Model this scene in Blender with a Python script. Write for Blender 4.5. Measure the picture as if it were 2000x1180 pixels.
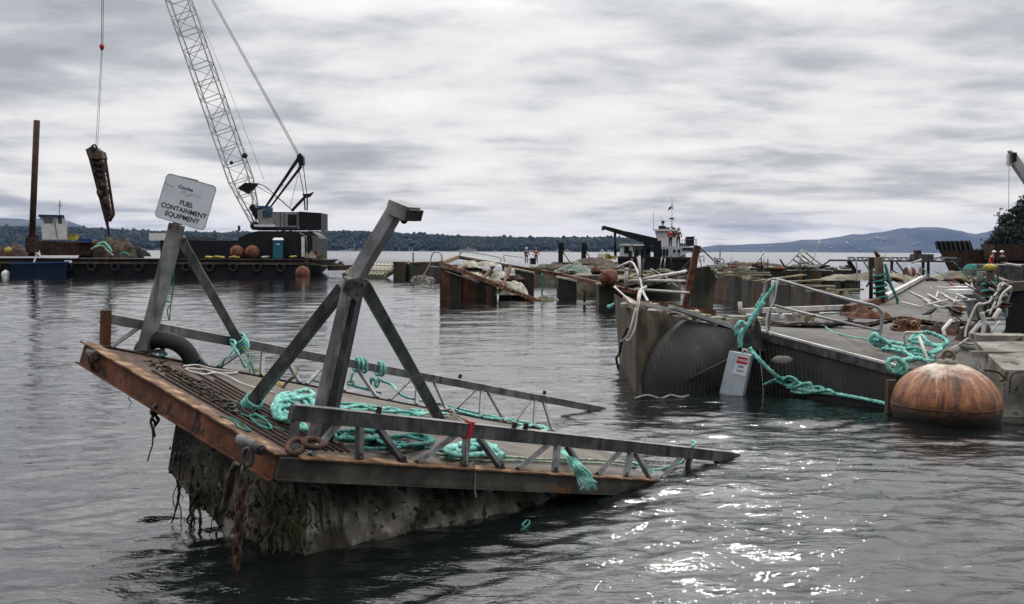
import bpy, bmesh, math, random
import numpy as np
from mathutils import Vector, Matrix, noise

scene = bpy.context.scene
for o in list(bpy.data.objects):
    bpy.data.objects.remove(o)
R = math.radians
random.seed(7)

# ------------------------------------------------------------------ camera
CAM_H = 2.5
FPX = 2000.0                       # focal length in photo pixels (photo 2000x1180)
PITCH = math.atan(100 / 2000.0)
cam_d = bpy.data.cameras.new('camera')
cam_d.sensor_width = 36.0
cam_d.lens = 36.0
cam_d.clip_start = 0.1
cam_d.clip_end = 60000
cam = bpy.data.objects.new('camera', cam_d)
scene.collection.objects.link(cam)
cam.location = (0, 0, CAM_H)
ROLL = R(0.25)
CAM_M = Matrix.Rotation(math.pi / 2 - PITCH, 3, 'X') @ Matrix.Rotation(ROLL, 3, 'Z')
cam.rotation_euler = CAM_M.to_euler()
scene.camera = cam

# ------------------------------------------------------------------ exposure
scene.view_settings.view_transform = 'Standard'
scene.view_settings.look = 'None'
scene.view_settings.exposure = 0.3
scene.view_settings.gamma = 1.0

# ------------------------------------------------------------------ sun and sky
SUN_AZ = R(17)                     # to the right of straight ahead
SUN_EL = R(40)
sun_d = bpy.data.lights.new('sun', 'SUN')
sun_d.energy = 0.5
sun_d.angle = R(0.6)
sun_d.color = (1.0, 0.96, 0.9)
sun = bpy.data.objects.new('sun', sun_d)
scene.collection.objects.link(sun)
sd = Vector((math.sin(SUN_AZ) * math.cos(SUN_EL), math.cos(SUN_AZ) * math.cos(SUN_EL), math.sin(SUN_EL)))
sun.rotation_euler = sd.to_track_quat('Z', 'Y').to_euler()
sun.location = (0, 0, 50)

world = bpy.data.worlds.new('World')
scene.world = world
world.use_nodes = True
wn, wl = world.node_tree.nodes, world.node_tree.links
wn.clear()


def N(nodes, typ, **kw):
    n = nodes.new(typ)
    for k, v in kw.items():
        if k in n.inputs:
            n.inputs[k].default_value = v
        else:
            setattr(n, k, v)
    return n


def mathn(nodes, links, op, a, b=None, c=None, clamp=False):
    n = nodes.new('ShaderNodeMath')
    n.operation = op
    n.use_clamp = clamp
    for i, v in enumerate((a, b, c)):
        if v is None:
            continue
        if hasattr(v, 'is_linked') or hasattr(v, 'links'):
            links.new(v, n.inputs[i])
        else:
            n.inputs[i].default_value = v
    return n.outputs[0]


def ramp(nodes, links, fac, stops, interp='LINEAR'):
    n = nodes.new('ShaderNodeValToRGB')
    n.color_ramp.interpolation = interp
    els = n.color_ramp.elements
    while len(els) < len(stops):
        els.new(0.5)
    for e, (p, c) in zip(els, stops):
        e.position = p
        if not hasattr(c, '__len__'):
            c = (c, c, c)
        e.color = (*c[:3], 1)
    links.new(fac, n.inputs[0])
    return n.outputs[0]


def build_world():
    tc = wn.new('ShaderNodeTexCoord')
    sep = wn.new('ShaderNodeSeparateXYZ')
    wl.new(tc.outputs['Generated'], sep.inputs[0])
    z = mathn(wn, wl, 'ADD', mathn(wn, wl, 'MAXIMUM', sep.outputs[2], 0.0), 0.12)
    px = mathn(wn, wl, 'DIVIDE', sep.outputs[0], z)
    py = mathn(wn, wl, 'DIVIDE', sep.outputs[1], z)
    comb = wn.new('ShaderNodeCombineXYZ')
    wl.new(px, comb.inputs[0])
    wl.new(py, comb.inputs[1])
    mp = wn.new('ShaderNodeMapping')
    mp.inputs['Location'].default_value = (-5.0, 4.4, 1)
    mp.inputs['Rotation'].default_value = (0, 0, R(8))
    mp.inputs['Scale'].default_value = (0.95, 0.8, 1)
    wl.new(comb.outputs[0], mp.inputs[0])
    big = N(wn, 'ShaderNodeTexNoise', Scale=0.8, Detail=9.0, Roughness=0.55, Distortion=0.15)
    wl.new(mp.outputs[0], big.inputs['Vector'])
    mp2 = wn.new('ShaderNodeMapping')
    mp2.inputs['Location'].default_value = (-4.1, 6.2, 2)
    mp2.inputs['Rotation'].default_value = (0, 0, R(-6))
    mp2.inputs['Scale'].default_value = (0.9, 1.15, 1)
    wl.new(comb.outputs[0], mp2.inputs[0])
    fine = N(wn, 'ShaderNodeTexNoise', Scale=2.0, Detail=8.0, Roughness=0.55, Distortion=0.2)
    wl.new(mp2.outputs[0], fine.inputs['Vector'])
    f = mathn(wn, wl, 'ADD', mathn(wn, wl, 'MULTIPLY', big.outputs[0], 0.6), mathn(wn, wl, 'MULTIPLY', fine.outputs[0], 0.4))
    # thinner cloud round the hidden sun
    dirv = wn.new('ShaderNodeVectorMath')
    dirv.operation = 'DOT_PRODUCT'
    wl.new(tc.outputs['Generated'], dirv.inputs[0])
    g = Vector((math.sin(R(10)) * math.cos(R(16)), math.cos(R(10)) * math.cos(R(16)), math.sin(R(16))))
    dirv.inputs[1].default_value = g
    glow = mathn(wn, wl, 'POWER', mathn(wn, wl, 'MAXIMUM', dirv.outputs['Value'], 0.0), 14.0)
    f2 = mathn(wn, wl, 'ADD', f, mathn(wn, wl, 'MULTIPLY', glow, 0.035))
    # thinner at the horizon
    hz = mathn(wn, wl, 'POWER', mathn(wn, wl, 'SUBTRACT', 1.0, mathn(wn, wl, 'MAXIMUM', sep.outputs[2], 0.0)), 18.0)
    f3 = mathn(wn, wl, 'ADD', f2, mathn(wn, wl, 'MULTIPLY', hz, 0.055))
    col = ramp(wn, wl, f3, [(0.41, (0.33, 0.335, 0.35)), (0.47, (0.44, 0.445, 0.455)), (0.51, (0.57, 0.57, 0.57)),
                            (0.55, (0.69, 0.685, 0.67)), (0.63, (0.80, 0.79, 0.765))])
    warm = wn.new('ShaderNodeMix')
    warm.data_type = 'RGBA'
    warm.blend_type = 'MULTIPLY'
    wl.new(hz, warm.inputs[0])
    wl.new(col, warm.inputs[6])
    warm.inputs[7].default_value = (1.10, 1.03, 0.90, 1)
    bg = N(wn, 'ShaderNodeBackground', Strength=1.0)
    wl.new(warm.outputs[2], bg.inputs[0])
    # an overcast sky is brighter overhead than near the horizon
    mr = wn.new('ShaderNodeMapRange')
    mr.interpolation_type = 'SMOOTHSTEP'
    wl.new(sep.outputs[2], mr.inputs['Value'])
    mr.inputs['From Min'].default_value = 0.19
    mr.inputs['From Max'].default_value = 0.48
    mr.inputs['To Min'].default_value = 1.0
    mr.inputs['To Max'].default_value = 3.6
    # and brighter on the sun's side than behind the viewer
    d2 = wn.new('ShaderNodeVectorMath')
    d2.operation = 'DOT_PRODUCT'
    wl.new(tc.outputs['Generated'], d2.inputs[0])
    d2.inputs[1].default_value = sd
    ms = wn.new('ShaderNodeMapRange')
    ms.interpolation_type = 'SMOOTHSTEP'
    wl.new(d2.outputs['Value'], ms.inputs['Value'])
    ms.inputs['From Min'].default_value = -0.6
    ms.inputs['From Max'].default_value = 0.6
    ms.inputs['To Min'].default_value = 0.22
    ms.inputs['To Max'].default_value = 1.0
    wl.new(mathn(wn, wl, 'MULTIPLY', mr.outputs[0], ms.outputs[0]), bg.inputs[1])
    sky = wn.new('ShaderNodeTexSky')
    sky.sky_type = 'NISHITA'
    sky.sun_disc = False
    sky.sun_elevation = SUN_EL
    sky.sun_rotation = SUN_AZ
    bg2 = N(wn, 'ShaderNodeBackground', Strength=0.07)
    wl.new(sky.outputs[0], bg2.inputs[0])
    mix = N(wn, 'ShaderNodeMixShader', Fac=0.93)
    wl.new(bg2.outputs[0], mix.inputs[1])
    wl.new(bg.outputs[0], mix.inputs[2])
    out = wn.new('ShaderNodeOutputWorld')
    wl.new(mix.outputs[0], out.inputs[0])


build_world()

# ------------------------------------------------------------------ pixel <-> place
V = Vector
EYE = V((0, 0, CAM_H))


def ray(x, y):
    return CAM_M @ V(((x - 1000) / FPX, -(y - 590) / FPX, -1.0))


def at(x, y, d):                    # photo pixel + distance -> place
    r = ray(x, y)
    return EYE + r * (d / r.y)


def G(x, y, z=0.0):                 # photo pixel on a level plane
    r = ray(x, y)
    return EYE + r * ((z - CAM_H) / r.z)


def proj(P):
    q = CAM_M.transposed() @ (V(P) - EYE)
    return 1000 - FPX * q.x / q.z, 590 + FPX * q.y / q.z


# ------------------------------------------------------------------ mesh builder
class MB:
    def __init__(self):
        self.v, self.f, self.sm, self.uv = [], [], [], {}

    def add(self, vs, fs, smooth=False):
        o = len(self.v)
        self.v += [V(p) for p in vs]
        for f in fs:
            self.f.append(tuple(o + i for i in f))
            self.sm.append(smooth)
        return self

    def box(self, c, size, rot=None):
        c = V(c)
        x, y, z = size[0] / 2, size[1] / 2, size[2] / 2
        vs = [V((sx * x, sy * y, sz * z)) for sx in (-1, 1) for sy in (-1, 1) for sz in (-1, 1)]
        if rot is not None:
            vs = [rot @ p for p in vs]
        return self.add([c + p for p in vs], [(0, 1, 3, 2), (4, 6, 7, 5), (0, 4, 5, 1), (2, 3, 7, 6), (0, 2, 6, 4), (1, 5, 7, 3)])

    def beam(self, a, b, w, h=None, up=(0, 0, 1), w2=None, h2=None):
        a, b = V(a), V(b)
        h = h or w
        w2 = w2 or w
        h2 = h2 or h
        d = (b - a).normalized()
        up = V(up)
        s = d.cross(up)
        if s.length < 1e-4:
            s = d.cross(V((0, 1, 0)))
        s.normalize()
        t = s.cross(d).normalized()
        vs = []
        for p, ww, hh in ((a, w, h), (b, w2, h2)):
            for sx, sz in ((-1, -1), (1, -1), (1, 1), (-1, 1)):
                vs.append(p + s * sx * ww / 2 + t * sz * hh / 2)
        return self.add(vs, [(3, 2, 1, 0), (4, 5, 6, 7), (0, 1, 5, 4), (1, 2, 6, 5), (2, 3, 7, 6), (3, 0, 4, 7)])

    def hexa(self, p):               # 8 points: bottom 4 then top 4
        return self.add(p, [(3, 2, 1, 0), (4, 5, 6, 7), (0, 1, 5, 4), (1, 2, 6, 5), (2, 3, 7, 6), (3, 0, 4, 7)])

    def prism(self, pts, off):       # polygon pushed along off
        n = len(pts)
        off = V(off)
        vs = [V(p) for p in pts] + [V(p) + off for p in pts]
        fs = [tuple(range(n - 1, -1, -1)), tuple(range(n, 2 * n))]
        fs += [(i, (i + 1) % n, n + (i + 1) % n, n + i) for i in range(n)]
        return self.add(vs, fs)

    def tube(self, pts, r, seg=8, lobes=0, pitch=0.2, caps=True, amp=0.22, flat=1.0):
        pts = [V(p) for p in pts]
        n = len(pts)
        rs = r if hasattr(r, '__len__') else [r] * n
        t0 = (pts[1] - pts[0]).normalized()
        up = V((0, 0, 1)) if abs(t0.z) < 0.9 else V((0, 1, 0))
        s = t0.cross(up).normalized()
        vs, L = [], 0.0
        for i, p in enumerate(pts):
            t = (pts[min(i + 1, n - 1)] - pts[max(i - 1, 0)])
            if t.length < 1e-7:
                t = t0.copy()
            t.normalize()
            s = (s - t * s.dot(t))
            if s.length < 1e-5:
                s = t.cross(V((0.3, 0.2, 0.9)))
            s.normalize()
            u = t.cross(s)
            if i:
                L += (p - pts[i - 1]).length
            for k in range(seg):
                a = 2 * math.pi * k / seg
                rr = rs[i]
                if lobes:
                    rr *= 1 + amp * math.cos(lobes * (a + 2 * math.pi * L / pitch))
                vs.append(p + (s * math.cos(a) + u * math.sin(a) * flat) * rr)
        fs = []
        for i in range(n - 1):
            for k in range(seg):
                a, b = i * seg + k, i * seg + (k + 1) % seg
                fs.append((a, b, b + seg, a + seg))
        o = len(self.v)
        self.add(vs, fs, True)
        if caps:
            self.f += [tuple(o + k for k in range(seg - 1, -1, -1)), tuple(o + (n - 1) * seg + k for k in range(seg))]
            self.sm += [False, False]
        return self

    def ball(self, c, r, seg=20, rings=12, squash=(1, 1, 1), bump=0.0, zmin=-2, amp_s=3.0):
        c = V(c)
        vs, fs = [], []
        for i in range(rings + 1):
            ph = math.pi * i / rings
            for k in range(seg):
                th = 2 * math.pi * k / seg
                d = V((math.sin(ph) * math.cos(th), math.sin(ph) * math.sin(th), max(math.cos(ph), zmin)))
                q = 1 + (bump * noise.noise(d * amp_s + c) if bump else 0)
                vs.append(c + V((d.x * squash[0], d.y * squash[1], d.z * squash[2])) * r * q)
        for i in range(rings):
            for k in range(seg):
                fs.append((i * seg + k, (i + 1) * seg + k, (i + 1) * seg + (k + 1) % seg, i * seg + (k + 1) % seg))
        return self.add(vs, fs, True)

    def torus(self, c, R0, r, ax=(0, 0, 1), seg=28, sg=10, arc=1.0, start=0.0, stretch=None):
        c, ax = V(c), V(ax).normalized()
        s = ax.cross(V((0, 0, 1)) if abs(ax.z) < .9 else V((1, 0, 0))).normalized()
        u = ax.cross(s)
        st = stretch or (1, 1)
        pts = []
        for k in range(seg + 1):
            a = start + 2 * math.pi * arc * k / seg
            pts.append(c + s * math.cos(a) * R0 * st[0] + u * math.sin(a) * R0 * st[1])
        return self.tube(pts, r, sg, caps=arc < 1)

    def build(self, name, mat, parent=None, label=None, bevel=0.0):
        me = bpy.data.meshes.new(name)
        if parent is not None:
            org = V(parent.matrix_world_loc)
        else:
            mn = [min(p[i] for p in self.v) for i in range(3)]
            mx = [max(p[i] for p in self.v) for i in range(3)]
            org = V(((mn[0] + mx[0]) / 2, (mn[1] + mx[1]) / 2, mn[2]))
        me.from_pydata([p - org for p in self.v], [], self.f)
        me.update()
        me.polygons.foreach_set('use_smooth', self.sm)
        bm = bmesh.new()
        bm.from_mesh(me)
        bmesh.ops.recalc_face_normals(bm, faces=bm.faces)
        bm.to_mesh(me)
        bm.free()
        ob = bpy.data.objects.new(name, me)
        scene.collection.objects.link(ob)
        ml = mat if isinstance(mat, (list, tuple)) else [mat]
        for m in ml:
            me.materials.append(m)
        if parent is not None:
            ob.parent = parent.ob
        else:
            ob.location = org
        if bevel:
            md = ob.modifiers.new('bevel', 'BEVEL')
            md.width = bevel
            md.segments = 2
            md.limit_method = 'ANGLE'
        if label:
            ob['label'] = label
        return Ref(ob, org)


class Ref:
    def __init__(self, ob, loc):
        self.ob, self.matrix_world_loc = ob, V(loc)


def thing(name, label, cat, loc, group=None):
    o = bpy.data.objects.new(name, None)
    o.empty_display_size = 0.2
    scene.collection.objects.link(o)
    o.location = loc
    o['label'] = label
    o['category'] = cat
    if group:
        o['group'] = group
    return Ref(o, loc)


def solo(name, mb, mat, label, cat, group=None, bevel=0.0):
    r = mb.build(name, mat, None, None, bevel)
    r.ob['label'] = label
    r.ob['category'] = cat
    if group:
        r.ob['group'] = group
    return r


def struct(name, mb, mat, kind='structure', label=None, cat=None):
    r = mb.build(name, mat)
    r.ob['kind'] = kind
    if label:
        r.ob['label'] = label
    if cat:
        r.ob['category'] = cat
    return r


def spline(pts, n=8):
    pts = [V(p) for p in pts]
    if len(pts) < 3:
        return [pts[0].lerp(pts[-1], i / n) for i in range(n + 1)]
    P = [pts[0] * 2 - pts[1]] + pts + [pts[-1] * 2 - pts[-2]]
    out = []
    for i in range(1, len(P) - 2):
        a, b, c, d = P[i - 1:i + 3]
        for k in range(n):
            t = k / n
            out.append(0.5 * ((2 * b) + (c - a) * t + (2 * a - 5 * b + 4 * c - d) * t * t + (3 * b - a - 3 * c + d) * t ** 3))
    out.append(pts[-1])
    return out


# ------------------------------------------------------------------ materials
def material(name, cols, scale=3.0, rough=0.7, metal=0.0, bump=0.3, bscale=None, stops=None, detail=8,
             stretch=(1, 1, 1), spots=None, stripes=None, uv=False, bdist=0.01, rough2=None, spec=0.3, streak=None):
    """cols spread over a noise; spots=(colour, scale, threshold) patches; stripes=(axis vector, pitch m, depth)"""
    m = bpy.data.materials.new(name)
    m.use_nodes = True
    nt = m.node_tree
    n, l = nt.nodes, nt.links
    b = n['Principled BSDF']
    tc = n.new('ShaderNodeTexCoord')
    src = tc.outputs['UV'] if uv else tc.outputs['Object']
    mp = n.new('ShaderNodeMapping')
    mp.inputs['Scale'].default_value = stretch
    l.new(src, mp.inputs[0])
    nz = N(n, 'ShaderNodeTexNoise', Scale=scale, Detail=float(detail), Roughness=0.6)
    l.new(mp.outputs[0], nz.inputs['Vector'])
    k = len(cols)
    st = stops or [0.34 + 0.32 * i / max(k - 1, 1) for i in range(k)]
    col = ramp(n, l, nz.outputs[0], list(zip(st, cols)))
    if streak:                        # vertical runs: (colour, scale, lo, hi)
        mp3 = n.new('ShaderNodeMapping')
        mp3.inputs['Scale'].default_value = (1, 1, 0.12)
        l.new(tc.outputs['Object'], mp3.inputs[0])
        ns = N(n, 'ShaderNodeTexNoise', Scale=streak[1], Detail=5.0, Roughness=0.6)
        l.new(mp3.outputs[0], ns.inputs['Vector'])
        fs = ramp(n, l, ns.outputs[0], [(streak[2], 0.0), (streak[3], 1.0)])
        mx = n.new('ShaderNodeMix')
        mx.data_type = 'RGBA'
        l.new(fs, mx.inputs[0])
        l.new(col, mx.inputs[6])
        mx.inputs[7].default_value = (*streak[0], 1)
        col = mx.outputs[2]
    for sp in (spots or []):
        ns = N(n, 'ShaderNodeTexNoise', Scale=sp[1], Detail=6.0, Roughness=0.65)
        l.new(mp.outputs[0], ns.inputs['Vector'])
        fs = ramp(n, l, ns.outputs[0], [(sp[2], 0.0), (sp[2] + 0.05, 1.0)])
        mx = n.new('ShaderNodeMix')
        mx.data_type = 'RGBA'
        l.new(fs, mx.inputs[0])
        l.new(col, mx.inputs[6])
        mx.inputs[7].default_value = (*sp[0], 1)
        col = mx.outputs[2]
    l.new(col, b.inputs['Base Color'])
    b.inputs['Metallic'].default_value = metal
    b.inputs['Specular IOR Level'].default_value = spec
    if rough2 is not None:
        l.new(ramp(n, l, nz.outputs[0], [(0.35, rough), (0.65, rough2)]), b.inputs['Roughness'])
    else:
        b.inputs['Roughness'].default_value = rough
    hgt = None
    if bump:
        nb = N(n, 'ShaderNodeTexNoise', Scale=bscale or scale * 6, Detail=6.0, Roughness=0.65)
        l.new(mp.outputs[0], nb.inputs['Vector'])
        hgt = nb.outputs[0]
    if stripes:
        ax, pitch, depth = stripes
        dt = n.new('ShaderNodeVectorMath')
        dt.operation = 'DOT_PRODUCT'
        l.new(src, dt.inputs[0])
        dt.inputs[1].default_value = V(ax).normalized()
        s = mathn(n, l, 'SINE', mathn(n, l, 'MULTIPLY', dt.outputs['Value'], 2 * math.pi / pitch))
        s = mathn(n, l, 'MULTIPLY', s, depth)
        hgt = mathn(n, l, 'ADD', hgt, s) if hgt is not None else s
    if hgt is not None:
        bp = N(n, 'ShaderNodeBump', Strength=bump if bump else 0.6, Distance=bdist)
        l.new(hgt, bp.inputs['Height'])
        l.new(bp.outputs[0], b.inputs['Normal'])
    return m


M = {}
M['galv'] = material('galvanised_steel', [(.08, .083, .085), (.16, .163, .165), (.27, .27, .265)], 3.0, .5, .3, .3, 30, rough2=.65,
                     streak=((.07, .06, .05), 9, .5, .7), spots=[((.11, .06, .03), 4.0, .60)])
M['galv_dark'] = material('weathered_dark_steel', [(.035, .036, .04), (.075, .077, .08), (.14, .14, .14)], 4, .5, .3, .35, 30, streak=((.03, .027, .025), 9, .5, .68), spots=[((.10, .05, .03), 3.5, .64)])
M['side_steel'] = material('stained_side_steel', [(.022, .020, .016), (.055, .052, .044), (.10, .095, .08)], 3.2, .6, .1, .25, 20, streak=((.05, .04, .03), 6, .5, .7),
                           spots=[((.13, .06, .03), 2.5, .6)])
M['rust'] = material('rust', [(.03, .013, .008), (.085, .030, .014), (.17, .065, .03)], 3.5, .85, 0.0, .5, 22, spots=[((.02, .012, .01), 4, .58)])
M['rust_lip'] = material('rusty_flange', [(.035, .018, .010), (.13, .068, .034), (.30, .20, .125)], 6.5, .85, 0, .5, 25)
M['rust_dark'] = material('dark_rust', [(.012, .008, .007), (.035, .018, .012), (.07, .032, .018)], 2.5, .85, 0, .4, 18)
M['rust_pale'] = material('pale_rusty_rail', [(.09, .05, .03), (.2, .13, .08), (.30, .24, .18)], 1.5, .8, 0, .4, 10)
M['concrete'] = material('fouled_concrete', [(.014, .012, .009), (.05, .045, .032), (.14, .13, .10), (.30, .285, .235)], 2.4, .85, 0, .9, 16, bdist=.03,
                         streak=((.018, .013, .006), 5, .48, .66), spots=[((.06, .055, .016), 4.5, .60), ((.006, .005, .003), 9.0, .55)])
M['pale_conc'] = material('pale_concrete', [(.07, .066, .055), (.16, .152, .13), (.28, .27, .235)], 2, .85, 0, .6, 20, spots=[((.05, .05, .03), 4, .57)])
M['float_steel'] = material('pontoon_side', [(.014, .014, .012), (.04, .04, .034), (.08, .075, .06)], .7, .7, 0, .4, 8, streak=((.07, .03, .016), 2.2, .5, .64))
M['float_green'] = material('mossy_pontoon_side', [(.012, .013, .009), (.035, .036, .022), (.085, .08, .05)], .7, .8, 0, .4, 8, streak=((.012, .01, .008), 2, .5, .62))
M['bird_lime'] = material('guano_streaked_top', [(.08, .07, .05), (.23, .22, .18), (.46, .45, .39)], 1.8, .85, 0, .5, 12, spots=[((.10, .10, .04), 2.5, .55)])
M['plank'] = material('mossy_planks', [(.05, .048, .025), (.15, .14, .08), (.32, .30, .22)], 1.3, .85, 0, .4, 10)
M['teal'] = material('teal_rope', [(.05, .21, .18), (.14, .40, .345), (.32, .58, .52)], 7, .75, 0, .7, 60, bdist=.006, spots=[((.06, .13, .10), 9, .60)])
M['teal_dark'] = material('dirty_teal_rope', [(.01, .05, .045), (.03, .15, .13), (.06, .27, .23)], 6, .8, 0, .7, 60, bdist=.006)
M['rope_pale'] = material('pale_green_rope', [(.10, .14, .09), (.26, .33, .24), (.42, .48, .38)], 9, .85, 0, .7, 60, bdist=.006)
M['white_rope'] = material('white_rope', [(.35, .33, .31), (.62, .6, .58)], 9, .7, 0, .4, 60)
M['dirty_rope'] = material('dirty_white_rope', [(.10, .08, .07), (.25, .22, .2)], 9, .85, 0, .5, 60)
M['yellow_rope'] = material('yellow_rope', [(.20, .16, .02), (.45, .38, .06)], 9, .7, 0, .4, 60)
M['rubber'] = material('black_rubber', [(.008, .008, .008), (.02, .02, .02)], 6, .7, 0, .3, 30)
M['weed'] = material('seaweed', [(.006, .005, .002), (.022, .015, .005), (.05, .036, .01)], 8, .55, 0, .6, 25)
M['weed_green'] = material('yellow_green_weed', [(.03, .03, .008), (.09, .085, .02)], 8, .6, 0, .6, 25)
M['sign_white'] = material('sign_sheet', [(.46, .49, .53), (.56, .59, .63)], 4, .45, .0, .05, 20, spots=[((.28, .28, .27), 9, .7)])
M['black'] = material('black_paint', [(.003, .003, .0035), (.008, .008, .008)], 1.5, .6, 0, .2, 6)
M['black_lt'] = material('lettering_black', [(.012, .012, .016), (.02, .02, .024)], 5, .6, 0, 0)
M['blue_ink'] = material('blue_lettering', [(.02, .035, .16), (.05, .08, .24)], 20, .6, 0, 0)
M['pale_ink'] = material('faded_blue_lettering', [(.30, .40, .50), (.42, .5, .58)], 30, .6, 0, 0)
M['orange_ink'] = material('faded_brown_lettering', [(.25, .19, .12), (.4, .36, .3)], 30, .6, 0, 0)
M['red_ink'] = material('red_marking', [(.30, .012, .02), (.42, .03, .03)], 20, .5, 0, 0)
M['white'] = material('white_paint', [(.5, .5, .49), (.72, .72, .71)], 1.2, .5, 0, .1, 5, spots=[((.3, .25, .2), 2.5, .66)])
M['white_pipe'] = material('white_pipe', [(.24, .22, .2), (.50, .48, .45)], 2.5, .5, 0, .1, 20, spots=[((.2, .13, .08), 4, .62)])
M['barnacle'] = material('barnacles', [(.01, .009, .008), (.05, .045, .04), (.30, .28, .24)], 14, .7, 0, .3, 60, stops=[.35, .5, .68])
M['grey_pipe'] = material('grey_pipe', [(.18, .18, .18), (.34, .34, .34)], 3, .45, .4, .1, 20, spots=[((.14, .08, .05), 5, .62)])
M['boom_grey'] = material('crane_boom_paint', [(.30, .30, .30), (.48, .48, .47)], 1.0, .5, .1, .1, 10)
M['panel_grey'] = material('machinery_house_panel', [(.14, .14, .14), (.25, .25, .245)], 1.2, .5, 0, .1, 5, spots=[((.08, .07, .06), 2.5, .6)])
M['far_house'] = material('far_house_wall', [(.20, .19, .18), (.30, .28, .26)], 1.0, .8, 0, 0)
M['greybox'] = material('grey_enclosure', [(.27, .31, .34), (.33, .37, .40)], 4, .45, 0, .05, 20)
M['blue'] = material('blue_paint', [(.015, .045, .12), (.02, .06, .17)], 1.5, .5, 0, .1, 5)
M['blue_dark'] = material('dark_blue_hull', [(.005, .013, .03), (.009, .024, .055)], 1.2, .5, 0, .1, 5)
M['toilet'] = material('teal_plastic', [(.015, .10, .14), (.02, .13, .18)], 1.2, .5, 0, .05, 5)
M['orange'] = material('rusty_orange_float', [(.04, .016, .010), (.12, .038, .018), (.20, .085, .045)], 3.3, .75, 0, .3, 6)
M['red'] = material('red_cloth', [(.30, .02, .02), (.48, .04, .035)], 3, .8, 0, .2, 10)
M['navy'] = material('dark_cloth', [(.01, .012, .02), (.025, .027, .035)], 3, .8, 0, .2, 10)
M['yellow'] = material('yellow_plastic', [(.22, .17, .03), (.38, .31, .05)], 2, .6, 0, .1, 10)
M['skin'] = material('skin', [(.38, .22, .15), (.48, .3, .22)], 4, .6, 0, .05, 20)
M['glass'] = material('dark_window_glass', [(.03, .05, .05), (.06, .08, .08)], 1, .12, 0, 0)
M['net'] = material('piled_netting', [(.012, .010, .008), (.05, .036, .024), (.11, .085, .055)], 2.5, .95, 0, 1.0, 14, bdist=.08)
M['green_canvas'] = material('grey_green_canvas', [(.05, .07, .06), (.12, .15, .13)], 1.5, .85, 0, .4, 6)
M['deck_far'] = material('walkway_grating', [(.045, .041, .037), (.075, .07, .065), (.11, .105, .096)], 1.3, .8, 0, .5, 30, stripes=((1, .35, 0), .09, .5), bdist=.01,
                         spots=[((.085, .05, .035), 1.1, .60)])
M['dirt_deck'] = material('littered_deck', [(.05, .04, .03), (.12, .11, .08), (.22, .21, .15)], 1.5, .9, 0, .7, 12)
M['timber'] = material('old_timber', [(.02, .016, .012), (.06, .045, .03), (.11, .085, .06)], 2, .85, 0, .5, 15, stretch=(1, 1, .2))
M['boom_white'] = material('boom_paint', [(.30, .30, .29), (.48, .47, .45)], 1, .5, .1, .1, 5)
M['crow'] = material('crow_black', [(.006, .006, .008), (.012, .012, .015)], 12, .5, 0, .2, 40)
M['bark'] = material('bark', [(.03, .022, .016), (.08, .06, .045)], 4, .9, 0, .6, 15)
M['conifer'] = material('conifer_foliage', [(.004, .009, .005), (.009, .02, .009), (.02, .034, .015)], .9, .8, 0, 0)
M['far_wood'] = material('far_wood_foliage', [(.010, .017, .014), (.022, .032, .022), (.045, .055, .034)], .012, .9, 0, 0)
M['hill_blue'] = material('far_hill_forest', [(.006, .014, .012), (.018, .026, .022), (.06, .06, .05)], .0016, .95, 0, 0)
M['shore'] = material('shore_rock', [(.012, .012, .010), (.03, .03, .025), (.09, .085, .07)], .04, .9, 0, .3, 1)


def ribbed_dark():
    m = material('ribbed_black_float', [(.005, .005, .005), (.014, .014, .013), (.032, .029, .024)], 1.2, .6, 0, .55, 12,
                 bdist=.012, spots=[((.07, .04, .025), 2.2, .63)])
    return m


M['ribbed'] = ribbed_dark()

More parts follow.
